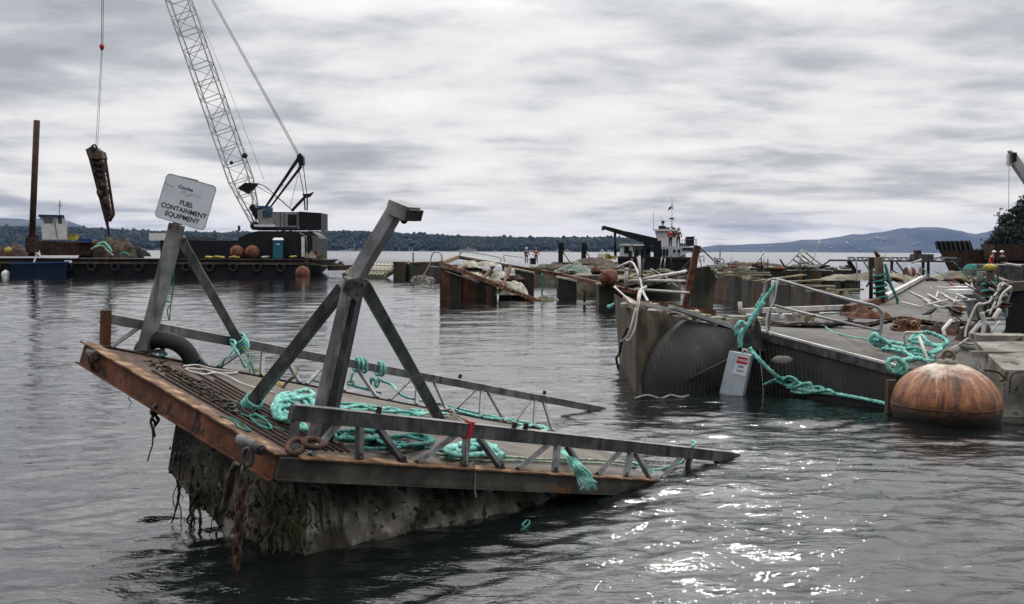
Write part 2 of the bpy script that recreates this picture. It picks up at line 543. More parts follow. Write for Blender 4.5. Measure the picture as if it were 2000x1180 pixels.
# ================================================================== SETTING
def water_material():
    m = bpy.data.materials.new('sea_water')
    m.use_nodes = True
    n, l = m.node_tree.nodes, m.node_tree.links
    b = n['Principled BSDF']
    b.inputs['Base Color'].default_value = (0.004, 0.006, 0.006, 1)
    b.inputs['Roughness'].default_value = 0.045
    b.inputs['IOR'].default_value = 1.45
    geo = n.new('ShaderNodeNewGeometry')
    hs = []
    for sc, det, amp, rot, sx, sy in ((0.55, 3.0, 0.020, 9, .55, 1.35), (2.2, 3.0, 0.030, -12, .55, 1.7), (8.0, 3.0, 0.0085, 16, .6, 1.5), (19.0, 3.0, 0.0075, -14, .7, 1.4)):
        mp = n.new('ShaderNodeMapping')
        mp.inputs['Rotation'].default_value = (0, 0, R(rot))
        mp.inputs['Scale'].default_value = (sx, sy, 1)
        l.new(geo.outputs['Position'], mp.inputs[0])
        t = N(n, 'ShaderNodeTexNoise', Scale=sc, Detail=det, Roughness=0.5, Distortion=0.35)
        l.new(mp.outputs[0], t.inputs['Vector'])
        hs.append(mathn(n, l, 'MULTIPLY', t.outputs[0], amp))
    # slow gusts: calmer and livelier stretches of water
    gm = n.new('ShaderNodeMapping')
    gm.inputs['Scale'].default_value = (0.05, 0.12, 1)
    l.new(geo.outputs['Position'], gm.inputs[0])
    gt = N(n, 'ShaderNodeTexNoise', Scale=1.0, Detail=3.0)
    l.new(gm.outputs[0], gt.inputs['Vector'])
    gf = ramp(n, l, gt.outputs[0], [(0.35, 0.55), (0.65, 1.25)])
    # far off, ripples too small to resolve become a soft sheen
    ln = n.new('ShaderNodeVectorMath')
    ln.operation = 'LENGTH'
    l.new(geo.outputs['Position'], ln.inputs[0])
    h = hs[0]
    for q, (fa, fb, lo) in zip(hs[1:], ((25, 90, .35), (11, 34, .10), (9, 24, .0))):
        mq = n.new('ShaderNodeMapRange')
        l.new(ln.outputs['Value'], mq.inputs['Value'])
        mq.inputs['From Min'].default_value = fa
        mq.inputs['From Max'].default_value = fb
        mq.inputs['To Min'].default_value = 1.0
        mq.inputs['To Max'].default_value = lo
        h = mathn(n, l, 'ADD', h, mathn(n, l, 'MULTIPLY', q, mq.outputs[0]))
    mr = n.new('ShaderNodeMapRange')
    l.new(ln.outputs['Value'], mr.inputs['Value'])
    mr.inputs['From Min'].default_value = 110
    mr.inputs['From Max'].default_value = 500
    mr.inputs['To Min'].default_value = 1.0
    mr.inputs['To Max'].default_value = 0.12
    h = mathn(n, l, 'MULTIPLY', h, mr.outputs[0])
    mr2 = n.new('ShaderNodeMapRange')
    l.new(ln.outputs['Value'], mr2.inputs['Value'])
    mr2.inputs['From Min'].default_value = 110
    mr2.inputs['From Max'].default_value = 500
    mr2.inputs['To Min'].default_value = 0.025
    mr2.inputs['To Max'].default_value = 0.22
    l.new(mr2.outputs[0], b.inputs['Roughness'])
    h = mathn(n, l, 'MULTIPLY', h, gf)
    bp = N(n, 'ShaderNodeBump', Strength=1.0, Distance=1.0)
    l.new(h, bp.inputs['Height'])
    l.new(bp.outputs[0], b.inputs['Normal'])
    return m


def make_water():
    rng = np.random.RandomState(3)
    ang = np.concatenate([np.arange(-178, -42, 4.0), np.arange(-42, 42, 0.19), np.arange(42, 182, 4.0)])
    ang = np.radians(ang)
    rad = [0.0, 1.5, 3.0, 4.4]
    r = 5.2
    while r < 125:
        rad.append(r)
        r *= 1.0042
    while r < 13500:
        rad.append(r)
        r *= 1.09
    rad = np.array(rad)
    A, Rr = np.meshgrid(ang, rad)
    X, Y = np.sin(A) * Rr, np.cos(A) * Rr
    Z = np.zeros_like(X)
    fade = np.clip((118 - Rr) / 50, 0, 1) * np.clip((Rr - 4.4) / 1.0, 0, 1) * np.clip((R(44) - np.abs(A)) / R(3), 0, 1)
    gust = 0.8 + 0.35 * np.sin(X * 0.21 + 1.3) * np.sin(Y * 0.13 + 0.4 + 0.05 * X)
    for i in range(66):
        lam = 0.2 * (1.7 / 0.2) ** rng.rand() if i < 46 else 0.9 * (3.2 / 0.9) ** rng.rand()
        th = rng.normal(math.pi / 2 + 0.2, 0.5)
        k = 2 * math.pi / lam
        ph = rng.rand() * 6.28
        a = (0.030 if lam < .6 else 0.011) / k
        keep = np.clip(1.6 - Rr * 0.0042 * 5 / lam, 0, 1)
        w = k * (X * math.cos(th) + Y * math.sin(th)) + ph + 0.6 * np.sin(0.5 * X + i) + .5 * np.sin(.37 * Y - i)
        s = np.sin(w)
        Z += a * keep * (s + 0.25 * np.cos(2 * w))
    Z *= fade * gust
    nr, na = X.shape
    me = bpy.data.meshes.new('water')
    vs = np.stack([X, Y, Z], -1).reshape(-1, 3)
    idx = np.arange(nr * na).reshape(nr, na)
    i2 = np.concatenate([idx, idx[:, :1]], 1)
    q = np.stack([i2[:-1, :-1], i2[:-1, 1:], i2[1:, 1:], i2[1:, :-1]], -1).reshape(-1, 4)[:, ::-1]
    me.vertices.add(len(vs))
    me.vertices.foreach_set('co', vs.ravel())
    me.loops.add(q.size)
    me.loops.foreach_set('vertex_index', q.ravel())
    me.polygons.add(len(q))
    me.polygons.foreach_set('loop_start', np.arange(0, q.size, 4))
    me.polygons.foreach_set('loop_total', np.full(len(q), 4))
    me.polygons.foreach_set('use_smooth', np.ones(len(q), bool))
    me.update(calc_edges=True)
    me.validate()
    me.materials.append(water_material())
    o = bpy.data.objects.new('water', me)
    scene.collection.objects.link(o)
    o['kind'] = 'structure'


make_water()


def interp(x, pts):
    if x <= pts[0][0]:
        return pts[0][1]
    for (a, b), (c, d) in zip(pts, pts[1:]):
        if x <= c:
            return b + (d - b) * (x - a) / (c - a)
    return pts[-1][1]


def ridge(name, profile, dist, x0, x1, mat, depth=1200, shore=0.25, drop=0.0, nx=260, rough=0.12):
    """land whose skyline has the given heights (photo px above the horizon) at the given distance"""
    mb = MB()
    ny = 14
    vs = []
    for i in range(nx + 1):
        px = x0 + (x1 - x0) * i / nx
        X = (px - 1000) / FPX * dist
        hr = max(interp(px, profile) / FPX * dist - drop, 0.6)
        for j in range(ny + 1):
            t = j / ny
            f = math.sin(min(t / 0.6, 1) * math.pi / 2) ** 0.9 if t < .6 else 1 - (t - .6) * 1.2
            yy = dist - depth * 0.6 + depth * t
            h = hr * f * (1 + rough * noise.noise(V((X, yy, 0)) / (dist * .02)) * (1 - t)) - (0.8 if j == 0 else 0)
            XX = X * (1 + (t - .6) * depth / dist * 0.9)
            vs.append(V((XX, yy + dist * .01 * noise.noise(V((X / (dist * .03), 7, 1))), h)))
    fs = [(i * (ny + 1) + j, (i + 1) * (ny + 1) + j, (i + 1) * (ny + 1) + j + 1, i * (ny + 1) + j + 1) for i in range(nx) for j in range(ny)]
    mb.add(vs, fs, True)
    return struct(name, mb, mat)


wood_profile = [(-500, 50), (0, 45), (150, 44), (280, 38), (440, 35), (600, 38), (700, 39), (900, 30), (1000, 28), (1190, 29), (1280, 25), (1340, 16), (1372, 1), (1400, 0)]
D1 = 3000
ridge('far_shore', wood_profile, D1, -500, 1385, M['shore'], depth=500, drop=12)


def far_wood():
    rng = random.Random(5)
    mb = MB()
    for i in range(13000):
        px = rng.uniform(-480, 1366)
        t = rng.uniform(0.02, 0.62) if rng.random() < .72 else rng.uniform(.5, .62)
        X = (px - 1000) / FPX * D1
        hr = max(interp(px, wood_profile) / FPX * D1 - 12, 0.6)
        f = math.sin(min(t / 0.6, 1) * math.pi / 2) ** 0.9
        yy = D1 - 300 + 500 * t
        XX = X * (1 + (t - .6) * 500 / D1 * .9)
        h = rng.uniform(7, 15) * (0.35 + 0.65 * min(1, hr / 12))
        if rng.random() < .03:
            h *= 1.35
        r = h * rng.uniform(.25, .45)
        z = hr * f - 1.0
        k = 6
        vs = []
        pr = ((0.02, .75), (.35, 1.0), (.7, .62), (1.0, .06)) if rng.random() < .25 else ((.02, .6), (.4, 1.05), (.8, .9), (1.0, .3))
        a0 = rng.random() * 6
        for zz, rr in pr:
            for q in range(k):
                a = a0 + q * 6.283 / k
                w = r * rr * rng.uniform(.75, 1.2)
                vs.append(V((XX + math.cos(a) * w, yy + math.sin(a) * w, z + h * zz)))
        fs = [(b * k + q, b * k + (q + 1) % k, (b + 1) * k + (q + 1) % k, (b + 1) * k + q) for b in range(3) for q in range(k)]
        fs.append(tuple(3 * k + q for q in range(k)))
        mb.add(vs, fs, False)
    r = struct('far_wood', mb, M['far_wood'], 'stuff', 'dark wooded shore across the water under the clouds', 'woodland')


far_wood()
hillR = [(1330, 6), (1370, 9), (1400, 13), (1450, 14), (1530, 19), (1560, 23), (1600, 25), (1660, 34), (1720, 39), (1760, 46), (1800, 49), (1840, 49), (1858, 44), (1880, 36), (1900, 36),
         (1925, 40), (1945, 45), (2000, 42), (2080, 47), (2300, 40), (2700, 30)]
ridge('far_hill', hillR, 11000, 1330, 2700, M['hill_blue'], depth=3500, nx=400, rough=.25)
ridge('far_hill', [(-600, 52), (-200, 60), (0, 58), (60, 57), (140, 54), (170, 40), (400, 30)], 8000, -600, 400, M['hill_blue'], depth=2000, nx=200, rough=.2)


def hill_houses():
    rng = random.Random(11)
    proto = None
    for i in range(40):
        px, t = rng.choice([(rng.uniform(1640, 1720), rng.uniform(.10, .24)), (rng.uniform(1700, 1760), rng.uniform(.2, .3)), (rng.uniform(1450, 1640), rng.uniform(.04, .3)),
                            (rng.uniform(1600, 1800), rng.uniform(.03, .12))])
        hr = interp(px, hillR) / FPX * 11000
        X = (px - 1000) / FPX * 11000 * (1 + (t - .6) * 3500 / 11000 * .9)
        p = V((X, 8900 + 3500 * t, hr * math.sin(t / .6 * math.pi / 2) ** .9 + 2))
        w = rng.uniform(10, 28)
        if proto is None:
            mb = MB().box((0, 0, 6), (1, 14, 14))
            mb.add([(-.5, -7, 13), (.5, -7, 13), (.5, 7, 13), (-.5, 7, 13), (-.5, 0, 18), (.5, 0, 18)], [(0, 1, 5, 4), (2, 3, 4, 5), (0, 4, 3), (1, 2, 5)])
            proto = mb.build('house', M['far_house']).ob
            o = proto
        else:
            o = proto.copy()
            scene.collection.objects.link(o)
        o.location = p
        o.scale = (w, 1.5, .7)
        o['label'] = 'tiny pale house on the slope of the far blue hill'
        o['category'] = 'house'
        o['group'] = 'houses on the far hill'


hill_houses()


def haze():
    m = bpy.data.materials.new('haze')
    m.use_nodes = True
    n, l = m.node_tree.nodes, m.node_tree.links
    n.clear()
    pv = n.new('ShaderNodeVolumePrincipled')
    pv.inputs['Color'].default_value = (0.22, 0.42, 1.0, 1)
    pv.inputs['Density'].default_value = 2.4e-5
    out = n.new('ShaderNodeOutputMaterial')
    l.new(pv.outputs[0], out.inputs['Volume'])
    mb = MB().box((0, 0, 199), (32000, 32000, 402))
    struct('haze', mb, m, 'stuff')


haze()

# ================================================================== FOREGROUND RAFT
C0 = at(545, 887, 7.9)
A0 = at(176, 673, 10.3)
W1 = G(1290, 937)
W2 = G(1112, 850)


def Q(s, t, h=0.0):
    a = C0.lerp(W1, s) if s <= 1 else W1 + (W1 - C0) * (s - 1)
    b = A0.lerp(W2, s) if s <= 1 else W2 + (W2 - A0) * (s - 1)
    p = a.lerp(b, t)
    if h:
        p = p + QN(s, t) * h
    return p


def QN(s=0.3, t=0.5):
    e = 1e-3
    du = Q(s + e, t) - Q(s - e, t)
    dw = Q(s, t + e) - Q(s, t - e)
    return du.cross(dw).normalized()


def inv(x, y, h=0.0):                # photo pixel -> (s, t) on the raft's deck
    s, t = 0.3, 0.5
    for _ in range(25):
        x0, y0 = proj(Q(s, t, h))
        e = 1e-3
        xs, ys = proj(Q(s + e, t, h))
        xt, yt = proj(Q(s, t + e, h))
        a, b, c, d = (xs - x0) / e, (xt - x0) / e, (ys - y0) / e, (yt - y0) / e
        det = a * d - b * c
        ex, ey = x - x0, y - y0
        s += max(-.3, min(.3, (d * ex - b * ey) / det))
        t += max(-.3, min(.3, (-c * ex + a * ey) / det))
    return s, t


def S(x, y, h=0.0):
    s, t = inv(x, y, h)
    return Q(s, t, h)


def up_to(base, x, y, lean=0.0):
    """point on the vertical-ish plane (facing the camera) through base, seen at pixel; lean adds distance"""
    return at(x, y, base.y + lean)


raft = thing('work_raft', 'half sunken steel work raft in the foreground with braced posts and rusty front beam', 'raft', Q(.3, .5, -.5))
SMAX = 1.22


def patch(s0, s1, t0, t1, h0, h1, ns=1, ntt=1):
    mb = MB()
    top = [[Q(s0 + (s1 - s0) * i / ns, t0 + (t1 - t0) * j / ntt, h1) for j in range(ntt + 1)] for i in range(ns + 1)]
    bot = [[Q(s0 + (s1 - s0) * i / ns, t0 + (t1 - t0) * j / ntt, h0) for j in range(ntt + 1)] for i in range(ns + 1)]
    for i in range(ns):
        for j in range(ntt):
            mb.hexa([bot[i][j], bot[i + 1][j], bot[i + 1][j + 1], bot[i][j + 1], top[i][j], top[i + 1][j], top[i + 1][j + 1], top[i][j + 1]])
    return mb


# deck: grating panel with thin bars, UV in metres
def deck_material():
    m = bpy.data.materials.new('deck_grating')
    m.use_nodes = True
    n, l = m.node_tree.nodes, m.node_tree.links
    b = n['Principled BSDF']
    uv = n.new('ShaderNodeTexCoord').outputs['UV']
    sep = n.new('ShaderNodeSeparateXYZ')
    l.new(uv, sep.inputs[0])
    n1 = N(n, 'ShaderNodeTexNoise', Scale=1.6, Detail=8.0, Roughness=.65)
    l.new(uv, n1.inputs['Vector'])
    n2 = N(n, 'ShaderNodeTexNoise', Scale=14.0, Detail=6.0, Roughness=.7)
    l.new(uv, n2.inputs['Vector'])
    base = ramp(n, l, n1.outputs[0], [(.35, (.05, .040, .030)), (.5, (.095, .080, .065)), (.66, (.15, .13, .11))])
    # rust and dirt near the front beam
    f = mathn(n, l, 'ADD', mathn(n, l, 'MULTIPLY', sep.outputs[0], -1.1), mathn(n, l, 'MULTIPLY', n1.outputs[0], 1.6))
    f = mathn(n, l, 'ADD', f, .6, clamp=True)
    rust = ramp(n, l, n2.outputs[0], [(.38, (.012, .008, .006)), (.52, (.055, .024, .012)), (.66, (.16, .08, .042))])
    mx = n.new('ShaderNodeMix')
    mx.data_type = 'RGBA'
    l.new(f, mx.inputs[0])
    l.new(base, mx.inputs[6])
    l.new(rust, mx.inputs[7])
    # slots of the grating
    sx = mathn(n, l, 'SINE', mathn(n, l, 'MULTIPLY', sep.outputs[0], 2 * math.pi / .052))
    sy = mathn(n, l, 'SINE', mathn(n, l, 'MULTIPLY', sep.outputs[1], 2 * math.pi / .11))
    sl = mathn(n, l, 'MULTIPLY', mathn(n, l, 'GREATER_THAN', sx, .1), mathn(n, l, 'GREATER_THAN', sy, -.75))
    sl = mathn(n, l, 'MULTIPLY', sl, .6)
    mx2 = n.new('ShaderNodeMix')
    mx2.data_type = 'RGBA'
    l.new(sl, mx2.inputs[0])
    l.new(mx.outputs[2], mx2.inputs[6])
    mx2.inputs[7].default_value = (.016, .013, .011, 1)
    l.new(mx2.outputs[2], b.inputs['Base Color'])
    b.inputs['Roughness'].default_value = .8
    hh = mathn(n, l, 'SUBTRACT', mathn(n, l, 'MULTIPLY', n2.outputs[0], .5), sl)
    bp = N(n, 'ShaderNodeBump', Strength=.5, Distance=.012)
    l.new(hh, bp.inputs['Height'])
    l.new(bp.outputs[0], b.inputs['Normal'])
    return m


def make_deck():
    mb = patch(0.01, SMAX, 0.015, .985, -.035, 0.0, 24, 10)
    r = mb.build('deck', deck_material(), raft)
    me = r.ob.data
    uvl = me.uv_layers.new(name='UVMap')
    ls, lt = (W1 - C0).length, (A0 - C0).length
    o = r.matrix_world_loc
    cache = {}
    for lp in me.loops:
        vi = lp.vertex_index
        if vi not in cache:
            k = vi // 8
            i, j = k // 10, k % 10
            c = vi % 4
            si, tj = i + (1 if c in (1, 2) else 0), j + (1 if c in (2, 3) else 0)
            cache[vi] = ((.01 + (SMAX - .01) * si / 24) * ls, (.015 + .97 * tj / 10) * lt)
        uvl.data[lp.index].uv = cache[vi]
    # raised ribs across the rusty front end
    mb = MB()
    for k in range(9):
        s = .035 + k * .016
        a, b = Q(s, .05 + .01 * random.random(), .012), Q(s, random.uniform(.7, .97), .012)
        mb.beam(a, b, .016, .014, QN())
    mb.build('deck_rib', M['rust_dark'], raft)


make_deck()
# front beam (channel, rusty web and pale top flange)
un = (W1 - C0).normalized()
mb = MB()
for i in range(12):
    t0, t1 = -0.01 + 1.02 * i / 12, -0.01 + 1.02 * (i + 1) / 12
    mb.hexa([Q(-.006, t0, -.20), Q(.006, t0, -.20), Q(.006, t1, -.20), Q(-.006, t1, -.20), Q(-.006, t0, -.005), Q(.006, t0, -.005), Q(.006, t1, -.005), Q(-.006, t1, -.005)])
mb.hexa([Q(-.012, -.01, -.215), Q(.03, -.01, -.215), Q(.03, 1.01, -.215), Q(-.012, 1.01, -.215), Q(-.012, -.01, -.202), Q(.03, -.01, -.202), Q(.03, 1.01, -.202), Q(-.012, 1.01, -.202)])
fb = mb.build('front_beam', M['rust'], raft)
mb = MB()
mb.hexa([Q(-.013, -.012, -.003), Q(.016, -.012, -.003), Q(.016, 1.012, -.003), Q(-.013, 1.012, -.003), Q(-.013, -.012, .012), Q(.016, -.012, .012), Q(.016, 1.012, .012), Q(-.013, 1.012, .012)])
mb.build('beam_flange', M['rust_lip'], fb)
# side beams
mb = MB()
for t0, t1 in ((-.022, -.004),):
    mb.hexa([Q(-.005, t0, -.17), Q(SMAX, t0, -.16), Q(SMAX, t1, -.16), Q(-.005, t1, -.17), Q(-.005, t0, -.008), Q(SMAX, t0, -.008), Q(SMAX, t1, -.008), Q(-.005, t1, -.008)])
mb.hexa([Q(-.005, -.03, -.185), Q(SMAX, -.03, -.175), Q(SMAX, .02, -.175), Q(-.005, .02, -.185), Q(-.005, -.03, -.172), Q(SMAX, -.03, -.162), Q(SMAX, .02, -.162), Q(-.005, .02, -.172)])
sb = mb.build('side_beam', M['side_steel'], raft)
mb = MB()
mb.hexa([Q(.03, -.03, -.006), Q(SMAX, -.03, -.006), Q(SMAX, .018, -.006), Q(.03, .018, -.006), Q(.03, -.03, .008), Q(SMAX, -.03, .008), Q(SMAX, .018, .008), Q(.03, .018, .008)])
mb.build('beam_flange', M['rust_lip'], sb)
mb = MB()
mb.hexa([Q(.0, 1.004, -.18), Q(SMAX, 1.004, -.18), Q(SMAX, 1.02, -.18), Q(.0, 1.02, -.18), Q(.0, 1.004, .01), Q(SMAX, 1.004, .01), Q(SMAX, 1.02, .01), Q(.0, 1.02, .01)])
mb.build('side_beam', M['rust_dark'], raft)

# float hull below: tapered concrete-filled box, ragged fouled faces
hc0 = G(597, 1094)                      # near bottom corner at the water
htop = Q(.07, .11, -.2)


def hull():
    # ring of plan points at several depths; front face from near corner to far-left corner
    near_top, far_top = at(600, 985, hc0.y + .1), at(352, 815, 9.35)
    near_bot, far_bot = hc0 + V((-.02, 0, -.6)), at(326, 922, 9.35)
    back_near_top = Q(1.1, .08, -.45)
    mb = MB()
    nu, nv = 30, 14

    def face(p00, p10, p11, p01, amp, cut=None):
        nrm = (p10 - p00).cross(p01 - p00).normalized()
        vs = []
        for i in range(nu + 1):
            for j in range(nv + 1):
                a, b = i / nu, j / nv
                p = p00.lerp(p10, a).lerp(p01.lerp(p11, a), b)
                edge = min(1, 6 * min(a, 1 - a))
                p = p + nrm * amp * edge * noise.noise(p * 2.3) + nrm * amp * .5 * edge * noise.noise(p * 7)
                vs.append(p)
        mb.add(vs, [(i * (nv + 1) + j, (i + 1) * (nv + 1) + j, (i + 1) * (nv + 1) + j + 1, i * (nv + 1) + j + 1) for i in range(nu) for j in range(nv)], True)

    # soffit corner right below the front beam
    ft_n = Q(.055, .10, -.16)
    ft_f = Q(.055, .62, -.16)
    bow_n = at(478, 1062, 8.55)
    # bow face: from under the beam to the lower edge out of the water
    low_far = at(328, 918, 9.4)
    low_mid = at(420, 1018, 8.95)
    low_near = at(500, 1085, 8.6) + V((0, 0, -.3))
    face(low_far, low_mid, ft_f.lerp(ft_n, .45), ft_f, .06)
    face(low_mid, low_near, ft_n, ft_f.lerp(ft_n, .45), .06)
    face(low_near, near_bot, near_top, ft_n, .07)
    # side face
    sfar_b = G(1330, 985) + V((0, 0, -.9))
    face(near_bot, sfar_b, Q(1.15, .10, -.25), near_top, .05)
    face(near_top, Q(1.15, .10, -.25), Q(1.15, .08, -.2), ft_n, .02)
    # far side and bottom close the volume
    fs_b = Q(1.1, .62, -1.2)
    face(low_far, fs_b, Q(1.1, .62, -.2), ft_f, .03)
    face(low_far, low_mid, sfar_b, fs_b, .0)
    face(low_mid, low_near, sfar_b + V((0.02, 0, 0)), sfar_b, .0)
    return mb


mb = hull()
fh = mb.build('float_hull', M['concrete'], raft)
crust = MB()
rc = random.Random(77)
nvv = 15 * 31
cand = [(q, (i % 15) / 14) for i, q in enumerate(mb.v[:nvv * 4])]
for k in range(700):
    q, b_ = rc.choice(cand)
    if rc.random() < b_ * .9 or q.z < -.1:
        continue
    if noise.noise(q * 3.0) < -.05 and rc.random() < .8:
        continue
    q = q + V((rc.uniform(-.012, .02), .004, rc.uniform(-.02, .02)))
    crust.ball(q, rc.uniform(.008, .024), 6, 4, (1, .7, 1.3), .3)
cr_ = crust.build('mussel_crust', M['barnacle'], fh)
cr_.ob['kind'] = 'stuff'

# ---- truss handrails lying low along both sides
n0 = Q(.008, .02)
NR0, NR1 = at(572, 806, n0.y + .05), G(1425, 893, -.01)
f0 = S(205, 672)
FR0, FR1 = at(212, 622, f0.y + .05), G(1168, 799, -.01)


def line_x(a, b, x, ext=1.0):
    lo, hi = 0.0, ext
    for _ in range(50):
        m = (lo + hi) / 2
        if proj(a.lerp(b, m))[0] < x:
            lo = m
        else:
            hi = m
    return a + (b - a) * lo


up_n = QN(.3, 0)
up_f = QN(.3, 1)
nr_in = (NR1 - NR0).normalized()
mb = MB().beam(NR0 - nr_in * .02, NR1 + nr_in * 1.2, .065, .125, up_n)
rail1 = mb.build('side_rail', M['galv_dark'], raft, 'dark near side rail of the raft', bevel=.006)
MB().beam(NR0 + up_n * .067, NR1 + up_n * .067, .075, .006, up_n).build('rail_cap', M['galv'], rail1)
fr_in = (FR1 - FR0).normalized()
mb = MB().beam(FR0, FR1 + fr_in * 1.0, .06, .105, up_f)
rail2 = mb.build('side_rail', M['galv'], raft, 'far side rail of the raft', bevel=.006)


def near_edge(x):
    return line_x(Q(0, -.004, .01), Q(1.3, -.004, .01), x)


def far_edge(x):
    return line_x(Q(0, 1.0, .01), Q(1.3, 1.0, .01), x)


sag = up_n * .058
for xt, xb in ((580, 572), (706, 702), (915, 905), (1091, 1084), (1234, 1222)):
    MB().beam(line_x(NR0, NR1, xt) - sag, near_edge(xb), .06, .05, nr_in).build('upright', M['galv_dark'], rail1)
for xt, xb in ((664, 606), (742, 787), (892, 814), (938, 978), (1074, 1011), (1110, 1142), (1214, 1166), (1243, 1270), (1332, 1292)):
    MB().beam(line_x(NR0, NR1, xt) - sag, near_edge(xb), .05, .045, nr_in).build('brace', M['galv_dark'], rail1)
for xb in (572, 702, 788, 905, 980, 1084, 1142, 1222):
    q = near_edge(xb) + V((0, -.03, .0))
    MB().prism([q - nr_in * .05, q + nr_in * .05, q + nr_in * .012 + up_n * .055, q - nr_in * .012 + up_n * .055], V((0, .008, 0))).build('foot_gusset', M['galv_dark'], rail1)
    MB().tube([q + up_n * .018 + V((0, -.012, 0)), q + up_n * .018], .009, 6).build('bolt', M['rust_dark'], rail1)
a = line_x(NR0, NR1, 1350) - sag
MB().tube(spline([a, a + V((-.02, 0, -.08)), a + V((0, 0, -.26)), a + V((.05, .02, -.3))], 4), .035, 8).build('upright', M['galv_dark'], rail1)
for xt, xb in ((323, 315), (516, 511), (676, 672), (818, 813), (943, 938), (1048, 1043)):
    MB().beam(line_x(FR0, FR1, xt) - up_f * .045, far_edge(xb), .05, .04, fr_in).build('upright', M['galv_dark'], rail2)
for xt, xb in ((272, 216), (352, 402), (485, 425), (556, 586), (640, 598), (699, 737), (806, 760), (850, 874), (930, 882), (955, 987), (1038, 1002), (1063, 1080)):
    MB().beam(line_x(FR0, FR1, xt) - up_f * .045, far_edge(xb), .04, .036, fr_in).build('brace', M['galv_dark'], rail2)
# bolted ends of the rails
MB().beam(f0 + V((0, 0, -.03)), at(207, 606, f0.y), .07, .09, fr_in).build('rail_end_post', M['rust'], rail2)
for x, rl, P0, P1, u, rf in ((735, .3, NR0, NR1, up_n, rail1), (1000, .3, NR0, NR1, up_n, rail1), (1022, .3, NR0, NR1, up_n, rail1), (895, 0, FR0, FR1, up_f, rail2), (1060, 0, FR0, FR1, up_f, rail2)):
    q = line_x(P0, P1, x)
    MB().beam(q + u * .07, q + u * .125, .045, .045).build('bolt', M['rust_dark'], rf)
q = line_x(NR0, NR1, 918)
MB().beam(q + up_n * .092 - nr_in * .03, q - up_n * .085 - nr_in * .03, .083, .05, nr_in).build('red_tape', M['red_ink'], rail1, 'red tape mark')

# ---- main braced post
pb = S(608, 868)
pt = at(676, 560, pb.y + .02)
pt2 = at(722, 545, pb.y + .02)
pb2 = S(640, 858) + V((.02, 0, 0))
post = MB()
post.beam(pb, at(684, 542, pb.y + .0), .075, .09, V((.35, 1, 0)))
ps = post.build('mast_post', M['galv'], raft, bevel=.008)
MB().beam(S(633, 862) + V((0, .04, -.02)), at(701, 542, pb.y + .08), .095, .11, V((.35, 1, 0))).build('post_channel', M['galv_dark'], ps, bevel=.008)
ar0, ar1 = at(684, 560, pb.y + .04), at(779, 400, pb.y + .02)
arm = MB().beam(ar0, ar1, .118, .11, V((.5, 1, 0))).build('mast_arm', M['galv'], raft, bevel=.008)
h0, h1 = at(768, 403, pb.y), at(806, 419, pb.y - .12)
hb = MB().beam(h0, h1, .16, .12, V((0, 0, 1))).build('head_block', M['galv'], arm, bevel=.006)
MB().beam(h1, h1 + (h1 - h0).normalized() * .035, .17, .09, V((0, 0, 1))).build('end_plate', M['rubber'], hb)
MB().torus(at(789, 430, pb.y - .06), .025, .008, (.4, 1, 0), 16, 6).build('eye', M['rust_dark'], hb)
MB().beam(at(782, 420, pb.y - .02), at(792, 433, pb.y - .05), .05, .03).build('lug', M['galv_dark'], hb)
bf = S(484, 797)
MB().beam(bf, at(672, 560, pb.y + .06), .10, .095, V((.4, 1, 0))).build('mast_brace', M['galv_dark'], raft, bevel=.008)
rf_ = S(872, 838)
MB().beam(rf_ + V((0.0, 0, -.03)), at(708, 552, pb.y + .1), .098, .095, V((-.4, 1, 0))).build('mast_brace', M['galv_dark'], raft, bevel=.008)
MB().box(S(610, 866, .01), (.24, .2, .02)).build('base_plate', M['rust'], ps)
MB().box(bf + V((0, 0, .01)), (.18, .18, .02)).build('base_plate', M['rust'], raft)

for q, w in ((pb, .11), (bf, .115), (rf_, .115)):
    d = (at(690, 550, pb.y) - q).normalized()
    MB().beam(q + d * .03, q + d * .055, w, w, V((.35, 1, 0))).build('weld_collar', M['rust'], ps)
for q0_, q1_ in ((at(676, 565, pb.y - .07), at(712, 560, pb.y - .05)),):
    MB().prism([at(668, 570, pb.y - .075), at(676, 548, pb.y - .075), at(706, 542, pb.y - .06), at(716, 556, pb.y - .06), at(700, 590, pb.y - .07)], V((0, .01, 0))).build('gusset_plate', M['galv_dark'], ps)
for x_, y_ in ((678, 562), (694, 552), (706, 556), (698, 575)):
    q = at(x_, y_, pb.y - .085)
    MB().tube([q, q + V((0, .02, 0))], .012, 6).build('bolt', M['rust_dark'], ps)

# ---- post with the sign
sb_ = S(281, 686)
stp = at(346, 438, sb_.y + .02)
sp = MB().beam(sb_ + V((0, 0, -.03)), stp, .13, .12, V((.3, 1, 0))).build('sign_post', M['galv'], raft, bevel=.008)
br_end = line_x(FR0, FR1, 474) + V((0, -.07, -.02))
MB().beam(at(352, 465, sb_.y + .06), br_end, .10, .09, V((-.3, 1, 0))).build('sign_post_brace', M['galv'], raft, bevel=.008)
MB().box(S(283, 686, .012), (.24, .2, .02)).build('base_plate', M['rust_dark'], sp)
MB().beam(at(354, 350, sb_.y - .03), at(385, 357, sb_.y - .03), .05, .06).build('post_cap', M['galv'], sp)
MB().beam(stp, at(369, 352, sb_.y + .0), .07, .07).build('post_tip', M['galv_dark'], sp)

# the sign
sg_c = at(362.5, 394, sb_.y - .10)
ex = (at(412, 408, sb_.y - .13) - at(312, 380, sb_.y - .07)).normalized()
ey = (at(374, 351, sb_.y - .08) - at(351, 437, sb_.y - .12))
ey = (ey - ex * ey.dot(ex)).normalized()
en = ex.cross(ey)
SW = (at(425, 366, sb_.y - .1) - at(323, 338, sb_.y - .1)).length
SH = (at(323, 338, sb_.y - .1) - at(300, 425, sb_.y - .1)).length


